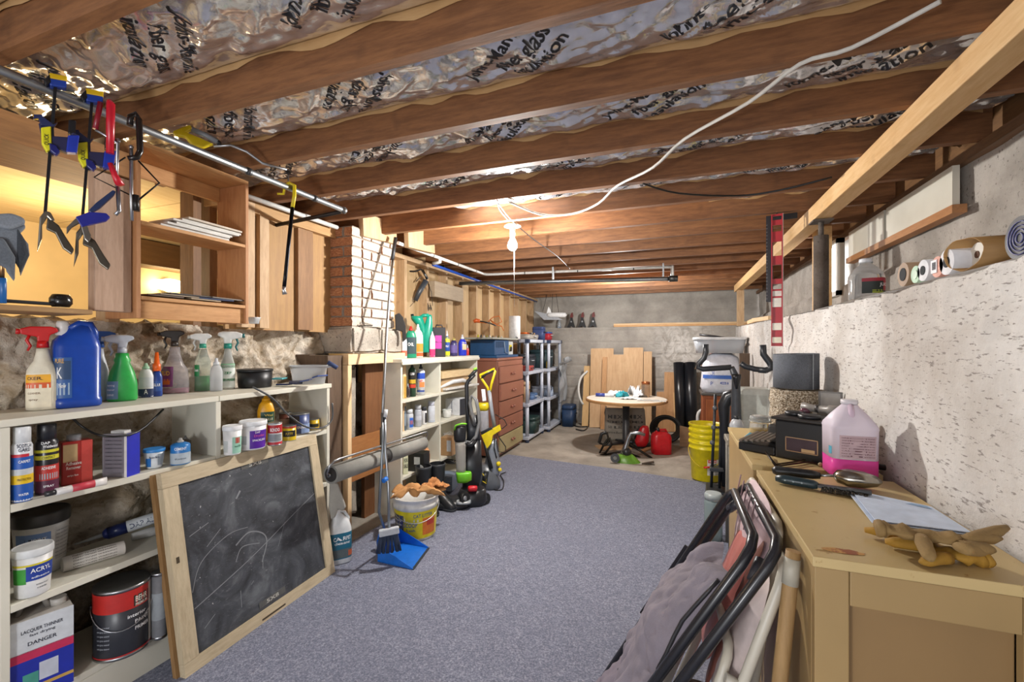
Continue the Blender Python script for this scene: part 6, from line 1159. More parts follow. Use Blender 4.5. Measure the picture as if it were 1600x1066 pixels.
# ============================================================ RIGHT SIDE
M_yp = painted('a68a5c', '7c6238', .68, .45); M_yt = painted('c9b07c', '9c7c46', .62, .4)
CT = .9
def cab(label, y0, y1, x0):
    t = thing('low_cabinet', label, 'cabinet', ((x0+.6)/2, (y0+y1)/2, 0)); cx, cy = (x0+.6)/2, (y0+y1)/2
    b = lambda n_, a, c, mt=M_yp: MB().bb((a[0]-cx, a[1]-cy, a[2]), (c[0]-cx, c[1]-cy, c[2]), bev=.002).build(n_, mt, t)
    b('top', (x0-.004, y0-.004, CT-.02), (.6, y1, CT), M_yt)
    fw_ = .055
    b('side_frame', (x0, y0, .02), (x0+fw_, y0+.02, CT-.021)); b('side_frame', (.6-fw_, y0, .02), (.6, y0+.02, CT-.021)); b('side_rail', (x0+fw_+.001, y0, CT-.085), (.6-fw_-.001, y0+.02, CT-.021)); b('side_rail', (x0+fw_+.001, y0, .02), (.6-fw_-.001, y0+.02, .08))
    b('side_panel', (x0+fw_, y0+.021, .03), (.6-fw_, y0+.03, CT-.03), painted('93754c', '75583a', .72, .5)); b('back_panel', (.585, y0+.031, .02), (.6, y1-.001, CT-.021)); b('far_side', (x0+.001, y1-.02, .02), (.58, y1-.001, CT-.021))
    b('door', (x0, y0+.022, .03), (x0+.018, y1-.03, CT-.024)); b('base', (x0+.02, y0+.04, 0), (.58, y1-.03, .05), M_dark)
    return t
cab('worn yellow-brown painted cabinet nearest the camera with a recessed side panel', .985, 1.60, .248); cab('second worn yellow painted cabinet, behind the nearest one, carrying the rolled carpets', 1.672, 2.39, .245)
st = MB(); n = 26
t_ = onz(1317, 862, CT); st.add([(t_.x+.035*math.cos(2*PI*k/n)*(1+.3*nz(k*.7, 0, 0, 1)), t_.y+.012*math.sin(2*PI*k/n)*(1+.4*nz(k*.9, 3, 0, 1)), 0) for k in range(n)], [list(range(n))])
o = st.build('rust_stain', painted('93512c', 'b98a4a', .5, .5), bpy.data.objects['low_cabinet']); o.location = -o.parent.location+Vector((0, 0, CT+.0006))
# papers
cn = [onz(*c, CT+.004) for c in ((1329, 770), (1455, 793), (1519, 834), (1368, 815))]; c0 = sum(cn, Vector())/4
t = thing('paper_sheets', 'pale blue sheets of paper lying on the near cabinet top behind the work gloves', 'paper', (c0.x, c0.y, CT))
for k in range(2):
    vs = [(p.x-c0.x-.008*k, p.y-c0.y-.004*k, .001+.004*(1-k)+(.006 if i == 0 else 0)) for i, p in enumerate(cn)]
    MB().add(vs+[(a, b, c+.0015) for a, b, c in vs], [(0, 1, 2, 3), (7, 6, 5, 4), (0, 4, 5, 1), (1, 5, 6, 2), (2, 6, 7, 3), (3, 7, 4, 0)]).build('sheet', plastic('cfdcf0', .6), t)
MB().add([(cn[0].x-c0.x+.012, cn[0].y-c0.y-.012, .0085), (cn[1].x-c0.x-.01, cn[1].y-c0.y-.005, .0075), (cn[1].x-c0.x-.008, cn[1].y-c0.y-.025, .0075), (cn[0].x-c0.x+.012, cn[0].y-c0.y-.03, .0085)], [(0, 1, 2, 3)]).build('blue_heading', ink('8fb0d4'), t)
# work gloves
M_lg = cloth('94784a', .85, 220, .12); M_ly = cloth('a37a26', .8, 220, .1)
def wrinkle(o, a=.004, s=28):
    for v in o.data.vertices: v.co += a*noise.noise_vector(v.co*s+Vector((o.location.x, 0, len(o.name))))
    return o
def glove(label, zc, cuff, mid_, knuck, tips, w_, mt, mt2):
    L0 = onz(*mid_, zc); t = thing('work_glove', label, 'glove', (L0.x, L0.y, CT)); G = lambda px, py, z=zc: Vector((*(onz(px, py, z)-L0).xy, z-CT))
    c0_, c1, c2 = G(*cuff), G(*mid_), G(*knuck)
    def flat(pts, ws, hs, n_, m_):
        vs = []; n = 18
        for i, (p, a, b) in enumerate(zip(pts, ws, hs)):
            d = (pts[min(i+1, len(pts)-1)]-pts[max(i-1, 0)]); d.z = 0; d.normalize(); sd = Vector((-d.y, d.x, 0))
            for k in range(n): an = 2*PI*k/n; vs.append(p+sd*a*math.cos(an)+Vector((0, 0, b*math.sin(an))))
        fs = [(i*n+k, i*n+(k+1) % n, (i+1)*n+(k+1) % n, (i+1)*n+k) for i in range(len(pts)-1) for k in range(n)]+[list(range(n))[::-1], list(range((len(pts)-1)*n, len(pts)*n))]
        return MB().add(vs, fs, True).build(n_, m_, t)
    def seg(a, b, k): return [a+(b-a)*i/k for i in range(k+1)]
    pts = seg(c0_, c1, 6)+seg(c1, c2, 6)[1:]; n = len(pts)
    wrinkle(flat(pts, [w_*(1-.12*math.sin(i*1.2)) for i in range(n)], [.011+.004*math.sin(i*1.9) for i in range(n)], 'palm', mt), .007, 30)
    wrinkle(flat(seg(c0_-(c1-c0_)*.12, c0_+(c1-c0_)*.1, 3), [w_*1.05]*4, [.013, .015, .015, .013], 'cuff', mt2), .004, 40)
    for q in tips:
        a, b, z1 = c2+(G(*q[:2])-c2)*.0, G(*q[:2]), q[2] if len(q) > 2 else zc
        off = (G(q[3], q[4]) if len(q) > 3 else a); p = seg(off, Vector((b.x, b.y, z1-CT)), 5)
        wrinkle(flat(p, [.012, .013, .012, .0115, .011, .006], [.010, .011, .0105, .010, .010, .005], 'finger', mt), .003, 40)
    return t
glove('yellow-tan leather work glove underneath, its thumb pointing left', .913, (1535, 872), (1490, 868), (1440, 852), [(1372, 830, .915, 1450, 848), (1352, 828, .914, 1440, 842), (1440, 878, .913, 1480, 872), (1385, 845, .912, 1450, 856)], .022, M_ly, M_ly)
glove('grey-tan leather work glove lying on top with its fingers to the right', .938, (1375, 826), (1430, 835), (1500, 845), [(1572, 834, .948, 1505, 848), (1560, 842, .94, 1505, 846), (1552, 852, .93, 1500, 852), (1455, 862, .925, 1440, 842), (1540, 850, .925, 1500, 856)], .02, M_lg, M_lg)
# scoop, brush, tongs
def along(px0, py0, px1, py1, z): a, b = onz(px0, py0, z), onz(px1, py1, z); return a, b
a, b = along(1302, 742, 1378, 752, .93); t = thing('metal_scoop', 'shiny steel scoop with black handle lying in front of the pink jug', 'scoop', (a+b)/2-Vector((0, 0, .03))); d = b-a; t.rotation_euler.z = math.atan2(d.y, d.x); L = d.length
MB().loft([(-L/2, .006, .008), (-L*.42, .018, .022), (-L*.2, .024, .032), (L*.15, .022, .032), (L*.4, .014, .024), (L/2, .004, .008)], 22, c=(0, 0, 0), M=Matrix.Translation((0, 0, .027)) @ Matrix.Rotation(PI/2, 4, 'Y')).build('bowl', metal('a9a49a', .18), t)
MB().tube([(-L/2, 0, .027), (-L/2-.035, 0, .022)], .004, 8).build('neck', metal(), t); MB().tube([(-L/2-.03, 0, .022), (-L/2-.05, 0, .022), (-L/2-.14, .0, .02), (-L/2-.15, 0, .018)], [.009, .013, .014, .008], 14).build('handle', plastic('1c1d20', .35), t)
a, b = along(1212, 747, 1278, 758, .915); t = thing('grill_brush', 'teal-handled wire brush lying in front of the steel scoop', 'brush', (a.x, a.y, CT)); d = b-a; d.z = 0; t.rotation_euler.z = math.atan2(d.y, d.x); L = d.length
MB().tube([(0, 0, .014), (.02, 0, .015), (L*.9, 0, .014), (L, 0, .013)], [.008, .013, .0125, .009], 14).build('handle', plastic('22353c', .35), t); MB().beam((L, 0, .013), (L+.115, -.0, .018), .018, .008).build('brush_block', plastic('26282a'), t)
m = MB(); rnd = random.Random(3)
for i in range(120): x = L+.01+.1*rnd.random(); y_ = .009*(2*rnd.random()-1); m.cyl((x, y_, .013), (x+.006*(rnd.random()-.5), y_*1.6, .0015), .0011, n=4)
for i in range(90): x = L+.01+.1*rnd.random(); y_ = -.009; m.cyl((x, y_, .013+.004*rnd.random()), (x+.006*(rnd.random()-.5), y_-.012, .01+.01*(rnd.random()-.5)), .0011, n=4)
o = m.build('bristles', plastic('4a443c', .4, .6), t); o['kind'] = 'stuff'
for k in range(3): MB().cyl((.025+.02*k, -.0128, .016), (.025+.02*k, -.0135, .016), .0025, n=8).build('stud', ink('8a9aa0'), t)
t = thing('kitchen_tongs', 'bent dark metal tongs lying between the slatted tray and the brush', 'tongs', onz(1230, 722, CT)); L0 = t.location
for s in (0, 1): MB().tube([onz(1196, 706, CT+.02)-L0, onz(1212, 726+3*s, CT+.008)-L0, onz(1240, 722+3*s, CT+.01)-L0, onz(1262, 718+4*s, CT+.01)-L0, onz(1284, 728-2*s, CT+.008)-L0], .003, 8).build('arm', metal('4a4038', .4), t)
MB().ball(onz(1282, 726, CT+.012)-L0, .007).build('tip', plastic('b09a70'), t)
# old black machine with slatted tray
loc = onz(1262, 724, CT); t = thing('adding_machine', 'old black office machine with a framed label window and a slatted tray at its left', 'machine', (loc.x+.0, loc.y+.07, CT+.001), R(-33)); T_ = None
M_bk = plastic('1c1c1e', .4); MB().bb((-.065, -.06, 0), (.1, .08, .135), bev=.006).build('housing', M_bk, t); MB().bb((-.075, -.07, .136), (.11, .085, .146), bev=.003).build('lid', plastic('2e2a28', .4), t)
for a, b in (((-.03, -.0625, .03), (.07, -.0605, .033)), ((-.03, -.0625, .077), (.07, -.0605, .08)), ((-.03, -.0625, .03), (-.027, -.0605, .08)), ((.067, -.0625, .03), (.07, -.0605, .08))): MB().bb(a, b).build('brass_frame', metal('b89878', .4), t)
MB().bb((-.027, -.0612, .033), (.067, -.0604, .077)).build('window', plastic('4a3c44', .2), t); MB().bb((.02, -.0618, .034), (.06, -.0611, .045)).build('paper_slip', ink('c8a878'), t)
MB().bb((-.2, -.05, .0), (-.07, .06, .03), bev=.004).build('tray', M_bk, t)
for k in range(6): MB().beam((-.19+.02*k, -.055, .036+.003*k), (-.17+.02*k, .05, .06+.003*k), .013, .008, bev=.002).build('slat', plastic('8e857a', .3, .5), t)
MB().beam((-.2, .0, .03), (-.19, .04, .05), .02, .012, bev=.003).build('blue_tip', plastic('3a9ab0'), t); MB().bb((-.13, .03, .03), (-.06, .08, .1), bev=.01).build('shoulder', plastic('3c3a38', .4), t)
for (x, y_, r_) in ((-.03, .02, .032), (.03, -.02, .034)): MB().loft([(.147, r_), (.158, r_), (.16, r_*.85)], 26, c=(x, y_, 0)).build('round_cap', plastic('232326', .35), t)
mt_ = Vector((loc.x, loc.y+.07, CT+.147)); 
t = thing('steel_flashlight', 'grey metal flashlight lying on top of the black machine', 'flashlight', ond(1278, 652, 1.57)); t.location.z = 1.074; t.rotation_euler.z = R(-40)
MB().tube([(-.05, 0, 0), (-.02, 0, 0), (.03, 0, 0), (.035, 0, 0), (.07, 0, 0)], [.018, .013, .013, .017, .017], 18).build('body', plastic('8f8a84', .35), t); MB().tube([(-.005, 0, 0), (.005, 0, 0)], .0145, 16).build('ring', plastic('3a3634'), t)
t = thing('glass_stopper', 'purple-brown glass knob on top of the black machine', 'stopper', ond(1258, 655, 1.6)); t.location.z = 1.049; MB().loft([(0, .01), (.006, .014), (.012, .018), (.022, .014), (.026, .006)], 14).build('knob', plastic('6a4450', .1), t)
t = thing('picture_frame', 'small tarnished metal frame leaning behind the flashlight', 'frame', ond(1297, 650, 1.75)); t.location.z = 1.05 ; t.rotation_euler.z = R(-30)
for a, b in (((-.04, 0, 0), (.04, .006, .006)), ((-.04, 0, .06), (.04, .006, .066)), ((-.04, 0, 0), (-.034, .006, .066)), ((.034, 0, 0), (.04, .006, .066))): MB().bb(a, b).build('rail', metal('7a7672', .4), t)
MB().bb((-.034, .002, .006), (.034, .005, .06)).build('glass', plastic('a9a6a2', .15), t)
t = thing('tin_box', 'small grey tin propping up the tarnished frame behind the black machine', 'box', (t.location.x, t.location.y, CT)); MB().bb((-.05, -.02, 0), (.045, .04, .148), bev=.003).build('tin', plastic('5a5652', .4), t)
# jar
loc = onz(1190, 684, CT); t = thing('glass_jar', 'clip-top glass jar with yellow contents at the far end of the cabinets', 'jar', (loc.x, loc.y+.03, CT+.001)); MB().loft([(0, .038), (.004, .043), (.055, .043), (.065, .04)], 24).build('glass', clear('dcdcd6', .85), t)
MB().loft([(.004, .037), (.03, .038), (.034, .03)], 20).build('contents', plastic('c8a230', .3), t); MB().loft([(.066, .042), (.075, .044), (.088, .04), (.09, .03)], 24).build('glass_lid', clear('c8ccca', .7), t); MB().tube([(math.cos(a)*.044, math.sin(a)*.044, .066) for a in [2*PI*i/20 for i in range(20)]], .0015, 5, closed=True).build('wire_ring', metal(), t)
# rolled carpets
def shag():
    T0 = NT('shag'); v = T0.coord(); f = T0.noise(v, 160, 2, .6); g = T0.noise(v, 50, 3); T0.base(T0.ramp(f, [(.38, '6e5c48'), (.5, 'a8977f'), (.62, 'ddd2c0')])); T0.rough(1); T0.bump(f, 1, .01); return T0.m
loc = Vector((.503, 2.27, CT+.001)); t = thing('beige_carpet_roll', 'short roll of beige shag carpet standing on the far yellow cabinet', 'carpet roll', loc)
m = MB(); rg = [(z_, .1+.003*math.sin(z_*90), .1, 2.6) for z_ in [i*.205/26 for i in range(27)]]; m.loft(rg, 110); o = m.build('roll', shag(), t)
for v in o.data.vertices: v.co += .0055*noise.noise_vector(v.co*190)
MB().tube([(.02*math.cos(a)*(1+a*.25), .02*math.sin(a)*(1+a*.25), .209) for a in [i*.4 for i in range(36)]], .003, 5).build('spiral_edge', cloth('8a7a64'), t)
t = thing('grey_carpet_roll', 'roll of grey felt carpet standing on the beige carpet roll', 'carpet roll', loc+Vector((.0, 0, .212))); M_ft2 = cloth('6c7078', 1, 260, .5)
def spr(a): return .026+.0098*a/(2*PI)*1.0
m = MB(); N = 190; hgt_ = .15; vs = []; 
for i in range(N+1):
    a = 14*PI*i/N*1.0; r_ = .018+.0098*a/(2*PI); 
    for dr in (0, .0072):
        for z_ in (0, hgt_*(1+.02*math.sin(a))): vs.append(((r_+dr)*math.cos(a-1.1), (r_+dr)*math.sin(a-1.1), z_))
fs = []
for i in range(N): b = 4*i; c = b+4; fs += [(b, c, c+1, b+1), (b+2, b+3, c+3, c+2), (b+1, c+1, c+3, b+3), (b, b+2, c+2, c)]
fs += [(0, 1, 3, 2), (4*N, 4*N+2, 4*N+3, 4*N+1)]; m.add(vs, fs, False); m.sm = [len(set(v % 2 for v in f)) == 2 for f in fs]; m.build('roll', M_ft2, t)
e_ = 4*N; pe = Vector(vs[e_+2]); MB().cyl(pe, pe+Vector((0, 0, hgt_)), .0025, n=6).build('cut_edge', cloth('a8acb0'), t)
# pink jug
d_j = 1.36; loc = ond(1327, 745, d_j); loc.z = CT+.001; t = thing('pink_jug', 'translucent white gallon jug holding bright pink fluid on the near cabinet', 'jug', loc, facing(loc)+R(18)); r, h = .062, .232
rg = [(0, r*.9, r*.88, 5), (.005, r*.98, r*.96, 5), (h*.62, r, r*.98, 5), (h*.64, r*1.02, r*1.0, 5), (h*.68, r*.99, r*.97, 4.5), (h*.8, r*.72, r*.7, 3.2), (h*.92, r*.36, r*.36, 2.2), (h*.94, r*.3, r*.3, 2)]
o = MB().loft([(h*.25, *rad_at(rg, h*.25)[:3])]+rg[2:], 44).build('body', clear('ece2ee', .3, .35, 1.1), t); MB().loft(rg[:2]+[(h*.249, *rad_at(rg, h*.249)[:3])], 44).build('fluid_filled_base', clear('ee58ac', .25, .25, 1.1), t); MB().loft([(h*.94, r*.33), (h*.945, r*.36), (h, r*.35)], 26).build('cap', plastic('d8d4da', .4), t)

wrap(o, rg, h*.27, h*.56, -24, 30, 'c4aab0'); words(o, rg, [(s_, 3, h*(.53-.033*i), h*.014, r*.7) for i, s_ in enumerate(('DIRECTIONS:', 'WINDSHIELD', 'washer fluid', 'pour directly', 'into reservoir', 'CAUTION', 'harmful if', 'swallowed'))], '6a4450', off=.0018)
wrap(o, rg, h*.3, h*.4, -82, -62, '58a8c0')
MB().tube([(-r*.1, -r*.62, h*.7), (-r*.1, -r*.6, h*.84), (-r*.05, -r*.3, h*.93)], r*.13, 12).build('handle', clear('ead6e6', .4, .3, 1.1), t)
t = thing('black_bar', 'short black rubber-tipped bar lying behind the pink jug', 'bar', onz(1375, 735, CT)+Vector((0, 0, .011)), R(-30)); MB().tube([(-.07, 0, 0), (.06, 0, 0), (.07, 0, 0)], [.009, .01, .006], 12).build('bar', plastic('1c1a1a'), t)  # dark bar stands in for the shadow behind the jug
# --- ledge: bottle and rolls
LZ = 1.476
loc = onx(1353, 458, .70); loc.z = LZ+.001; d_ = dep(loc); t = thing('juice_bottle', 'large clear ribbed plastic bottle with a red and green label on the wall ledge', 'bottle', loc, facing(loc)+.1); r, h = .058, .162
rg = [(0, r*.85, r*.8, 3.4), (.006, r*.95, r*.9, 3.4), (h*.12, r, r*.93, 3.4), (h*.2, r*.96, r*.9, 3.4), (h*.5, r*.98, r*.92, 3.4), (h*.6, r*.95, r*.9, 3), (h*.75, r*.72, r*.68, 2.5), (h*.87, r*.35, r*.35, 2), (h*.9, r*.33, r*.33, 2)]
o = MB().loft(rg, 36).build('body', clear('dfe2e4', .85, .08, 1.25), t); MB().loft([(h*.9, r*.38), (h, r*.38)], 22).build('cap', plastic('dfe2e6', .3), t)
wrap(o, rg, h*.14, h*.48, -8, 78, '28302c'); wrap(o, rg, h*.42, h*.5, -8, 78, 'a82838', off=.0014); wrap(o, rg, h*.2, h*.45, 45, 78, 'b83038', off=.0018); wrap(o, rg, h*.14, h*.22, 5, 45, '9aa838', off=.0014); words(o, rg, [('JUICE', 52, h*.34, h*.07, r*.9)], off=.0024)
rl_ = [((1411, 427), .036, '9a7e62', 'brown cardboard tube roll at the far end of the row on the wall ledge', 'cardboard_roll', .02), ((1430, 428), .025, 'b9d8bc', 'pale green rolled paper on the wall ledge', 'paper_roll', 0), ((1442, 421), .030, 'd8d8dc', 'first white roll with dark hollow core on the wall ledge, beside the green one', 'paper_roll', .013),
       ((1464, 417), .028, 'd89a88', 'coral roll with a barcode sticker on its end', 'paper_roll', 0), ((1479, 411), .033, 'dcdce0', 'white roll with black hollow core next to the brown paper pack', 'paper_roll', .014)]
yy = None; ys = [1.80, 1.735, 1.675, 1.61, 1.545]
for i, ((px, py), r, c_, lb, nm, hc) in enumerate(rl_):
    p = onx(px, py, .655); t = thing(nm, lb, 'roll', (p.x, p.y, ledge(p.y)+r+.012))
    MB().cyl((0, 0, 0), (.36, 0, .0), r, n=28).build('roll', plastic(c_, .6), t)
    if hc: MB().cyl((-.0015, 0, 0), (.0, 0, 0), hc, n=20).build('dark_core', plastic('14181c', .8), t)
    elif i == 1: MB().cyl((-.0015, 0, 0), (.0, 0, 0), r*.55, n=20).build('inner_end', plastic('cfe4cf', .6), t)
    else:
        MB().bb((-.002, -.002, -.015), (-.0005, .026, .02)).build('sticker', plastic('e4e2e6', .5), t)
        for k in range(6): MB().bb((-.0026, .002+.003*k, -.006), (-.002, .0035+.003*k, .014)).build('barcode_bar', ink('3a3440'), t)
p = onx(1500, 398, .66); t = thing('kraft_paper_pack', 'open brown kraft paper sleeve with a white roll inside on the wall ledge', 'roll', (p.x, p.y, ledge(p.y)+.052)); M_kp = wood('9a7444', 'b58e5a', 'x', 3)
m = MB(); N = 30
def ks(i, j): a = 2*PI*i; k = 1+.05*math.sin(3*a)+.03*math.sin(7*a+j*4); return Vector((.005+.42*j-.018*math.cos(a), .043*k*math.cos(a), .040*k*math.sin(a)+.004))
m.grid(ks, N, 8); o = m.build('sleeve', M_kp, t); o.modifiers.new('s', 'SOLIDIFY').thickness = .0015
MB().cyl((.03, -.006, 0), (.35, -.006, 0), .029, n=26).build('white_roll', plastic('dfdad0', .6), t); MB().cyl((.0285, -.006, 0), (.03, -.006, 0), .009, n=16).build('core', plastic('5a3a24', .8), t)
p = onx(1594, 386, .66); t = thing('navy_vinyl_roll', 'dark navy rolled plastic at the right edge of the wall ledge', 'roll', (p.x, p.y, ledge(p.y)+.05)); MB().cyl((0, 0, 0), (.3, 0, 0), .045, n=28).build('roll', plastic('16161c', .3), t)
for k in range(4): MB().tube([(-.001, (.01+.008*k)*math.cos(a), (.01+.008*k)*math.sin(a)) for a in [2*PI*i/22 for i in range(22)]], .0016, 5, closed=True).build('wrap_edge', plastic('5a5c88', .3), t)
# --- level and square hanging from a joist
loc = ond(1213, 337, 2.7); loc.z = 2.118; t = thing('spirit_level', 'red aluminium spirit level hanging upright from a ceiling joist at the right', 'level', loc); T_ = Tr(loc); t.rotation_euler.z = T_.rz; M_rd = painted('a82c34', '6a3a38', .68, .4)
x0, x1 = T_(1205, 400).x, T_(1223, 400).x; zt_, zb_ = -.012, T_(1213, 541).z
for a, b in ((x0, x0+.006), (x1-.006, x1)): MB().bb((a, -.011, zb_), (b, .011, zt_)).build('flange', M_rd, t)
hs = [(338, 344), (352, 362), (378, 400), (414, 436), (444, 452), (466, 480), (505, 516), (527, 536)]; zc_ = zt_
for h0, h1 in hs:
    a, b = T_(1213, h0).z, T_(1213, h1).z
    if zc_-a > .002: MB().bb((x0+.006, -.004, a), (x1-.006, .004, zc_)).build('web', M_rd, t)
    zc_ = b
MB().bb((x0+.006, -.004, zb_), (x1-.006, .004, zc_)).build('web', M_rd, t)
for h0, h1, c_ in ((466, 480, 'dcd8cc'), (505, 516, 'e0dccc'), (527, 536, 'ded8c0')): a, b = T_(1213, h0).z, T_(1213, h1).z; MB().bb((x0+.008, -.007, b), (x1-.008, .007, a)).build('vial_block', plastic(c_, .2), t)
MB().bb((x0+.006, -.005, T_(0, 462).z if 0 else T_(1213, 463).z), (x1-.006, .005, T_(1213, 455).z)).build('white_label', ink('d8d4cc'), t)
MB().bb((x1+.0005, -.01, zb_), (x1+.003, .01, zt_)).build('white_edge', plastic('d8d4cc'), t); MB().cyl(((x0+x1)/2, -.012, -.006), ((x0+x1)/2, .03, -.006), .004).build('nail', metal('5a5a58'), t)
loc = ond(1200, 338, 2.76); loc.z = 2.117; t = thing('framing_square', 'black steel framing square hanging behind the red level', 'square', loc); T_ = Tr(loc); t.rotation_euler.z = T_.rz
a, b, c_ = T_(1197, 342), T_(1205, 472), T_(1246, 352); MB().bb((a.x, -.001, b.z), (b.x+.01, .001, -.004)).build('blade', plastic('26262a', .4), t); MB().bb((b.x+.011, -.001, -.04), (c_.x, .001, -.004)).build('tongue', plastic('26262a', .4), t)
for k in range(22): MB().bb((a.x, -.0018, b.z+.02+.022*k), (a.x+.008, -.001, b.z+.022+.022*k)).build('graduation', ink('8a8a88'), t)
for i, (px, py, y_) in enumerate(((1168, 498, 5.6), (1180, 494, 5.2), (1195, 490, 4.8))):
    p = ony(px, py, y_); t = thing('wood_offcut', ('farthest', 'middle', 'nearest')[i]+' pale wood offcut lying on the far part of the right wall ledge', 'offcut', (rx_(y_)+.09, y_, ledge(y_)+.012), .1*i, 'wood offcuts on the right ledge'); MB().bb((-.06, -.2, 0), (.06, .2, .04), bev=.003).build('wood', M_pale, t)
# --- exercise machines
loc = ond(1148, 700, 3.4); loc.z = CZ+.001; t = thing('exercise_bike', 'black exercise bike with curved handlebars in front of the white bag', 'exercise bike', loc); T_ = Tr(loc); t.rotation_euler.z = T_.rz; M_bb = plastic('26292e', .4)
MB().tube([T_(1103, 538), T_(1103, 550), T_(1100, 560), T_(1092, 568), T_(1091, 574), T_(1098, 577), T_(1143, 574)], .021, 12).build('handlebar', M_bb, t); MB().tube([T_(1192, 539), T_(1193, 554), T_(1199, 562), T_(1204, 569), T_(1204, 576), T_(1196, 579), T_(1185, 578)], .023, 12).build('handlebar', M_bb, t)
MB().tube([T_(1157, 568), T_(1165, 573), T_(1180, 577), T_(1200, 579)], .021, 12).build('handlebar', M_bb, t); MB().tube([T_(1143, 574), T_(1150, 590, .02), T_(1150, 640, .03), T_(1152, 700, .03)], [.02, .03, .035, .04], 12).build('stem', plastic('3a3d42', .4), t)
tloft(T_, [(584, 1143, 1158), (590, 1144, 1158), (600, 1147, 1155), (607, 1149, 1153)], .8, y=-.05).build('console', plastic('1b1c1e', .25), t); MB().loft([(0, .06, .18, 4), (.05, .05, .17, 4)], 18, c=(.02, .1, 0)).build('foot', M_bb, t); MB().loft([(.05, .07, .15, 3), (.3, .08, .16, 3), (.5, .05, .1, 3)], 20, c=(.04, .1, 0)).build('flywheel_cover', plastic('4a4d52', .4), t)
loc = ond(1122, 768, 3.85); loc.z = CZ+.001; t = thing('treadmill_frame', 'padded black bar machine on thin upright poles behind the yellow cabinets', 'exercise machine', loc); T_ = Tr(loc); t.rotation_euler.z = T_.rz
MB().tube([T_(1133, 760), T_(1132, 660), T_(1131, 634), T_(1138, 620), T_(1150, 616), T_(1215, 617)], [.03, .04, .05, .055, .055, .055], 16).build('padded_bar', plastic('23252a', .3), t)
MB().loft([(-.012, .05, .003), (.012, .05, .003)], 18, c=T_(1172, 618, -.056)).build('logo_plate', plastic('8a8e94', .3), t)
for a, b in (((1118, 616), (1111, 768)), ((1127, 636), (1124, 768))): MB().tube([T_(*a), T_(*b)], .012, 10).build('pole', M_bb, t)
for px, py in ((1117, 638), (1115, 668), (1113, 692)): MB().ball(T_(px, py, -.01), .022).build('joint', plastic('5a5e64'), t)
MB().beam(T_(1109, 732), T_(1131, 733), .1, .035, bev=.008).build('foot_rest', plastic('3a3c40'), t); MB().tube([T_(1117, 668), T_(1128, 668)], .01, 8).build('crossbar', M_bb, t); MB().bb((-.1, -.12, 0), (.06, .12, .04), bev=.01).build('base', M_bb, t)
MB().tube([T_(1168, 632), T_(1167, 700)], .028, 10).build('rear_tube', plastic('7a7e84', .35), t)
loc = ond(1175, 690, 3.4); t = thing('white_appliance', 'cream white cabinet panel standing behind the far yellow cabinet', 'panel', (loc.x+.03, loc.y+.15, CZ)); MB().bb((-.14, -.1, 0), (.12, .1, .95), bev=.02).build('housing', plastic('d9dcd4', .35), t); MB().bb((-.1, -.104, .7), (.08, -.1, .9), bev=.001).build('panel', plastic('c4c8c0', .35), t)
loc = ond(1151, 678, 2.75); t = thing('grey_bottle', 'grey rounded bottle with black cap on the stool just beyond the yellow cabinets', 'bottle', (loc.x, loc.y, .72)); MB().loft([(0, .038), (.08, .042), (.11, .03), (.12, .018)], 20).build('body', plastic('a4a8ac', .35), t); MB().loft([(.12, .016), (.14, .016)], 14).build('cap', plastic('26282a'), t)
t = thing('small_stool', 'small grey stool half hidden beyond the yellow cabinets', 'stool', (loc.x+.02, loc.y+.02, CZ)); MB().bb((-.08, -.09, .67), (.12, .12, .707), bev=.006).build('seat', plastic('8a8478', .5), t)
for x in (-.06, .1):
    for y in (-.07, .1): MB().cyl((x, y, 0), (x, y, .67), .012).build('leg', plastic('6a665e', .5), t)
loc, r, h = sp(1100, 1129, 770, 846, CZ); t = thing('water_canister', 'grey-green translucent canister on the carpet at the foot of the yellow cabinets', 'canister', loc); MB().loft([(0, r*.92), (.01, r), (h*.8, r), (h*.86, r*.9)], 26).build('body', clear('9fb0b0', .5, .2), t); MB().loft([(h*.86, r*.98), (h*.95, r), (h, r*.85)], 26).build('lid', plastic('a8b2b2', .3), t)
# --- folded chairs leaning against the cabinets
def folded(label, T0, T1, B0, B1, mt, r=.0115, group=None):
    T0, T1, B0, B1 = map(Vector, (T0, T1, B0, B1)); c = (B0+B1)/2; c.z = CZ; t = thing('folding_chair', label, 'chair', c, 0, group)
    P = lambda s, q, o=0: (T0+(T1-T0)*s)*(1-q)+(B0+(B1-B0)*s)*q-c+nn_*o
    nn_ = (B0-T0).cross(T1-T0).normalized()
    if nn_.x > 0: nn_ = -nn_
    return t, P
BK = plastic('25252a', .25)
t, P = folded('black tubular folding chair, outermost of the chairs leaning on the cabinets', (.205, 1.53, .875), (.208, 1.06, .875), (-.25, 1.62, .03), (-.30, 1.04, .03), BK)
def arc(P, s0, s1, q0, q1, o, e=.05, e2=.035): return [P(s0, q1, o), P(s0, q0+e2*1.6, o), P(s0+e*.3, q0+e2*.5, o), P(s0+e, q0, o), P(s1-e, q0, o), P(s1-e*.3, q0+e2*.5, o), P(s1, q0+e2*1.6, o), P(s1, q1, o)]
MB().tube(arc(P, 0, 1, 0, 1, 0, .09), .0118, 14).build('outer_frame', BK, t); MB().tube(arc(P, .07, .93, .03, 1.02, .03, .09), .0118, 14).build('inner_frame', BK, t)
for s in (.0, 1.0): MB().cyl(P(s, .98), P(s, 1.02), .014).build('rubber_foot', plastic('17171a', .6), t)
for s in (0, 1):
    MB().cyl(P(s, .5, -.01), P(s, .5, .045), .006).build('rivet', metal(), t); MB().tube([P(.1+.8*s, .06, 0.0), P(.03+.94*s, .1, .0)], .013, 12).build('sleeve', plastic('3a3a40', .3), t)
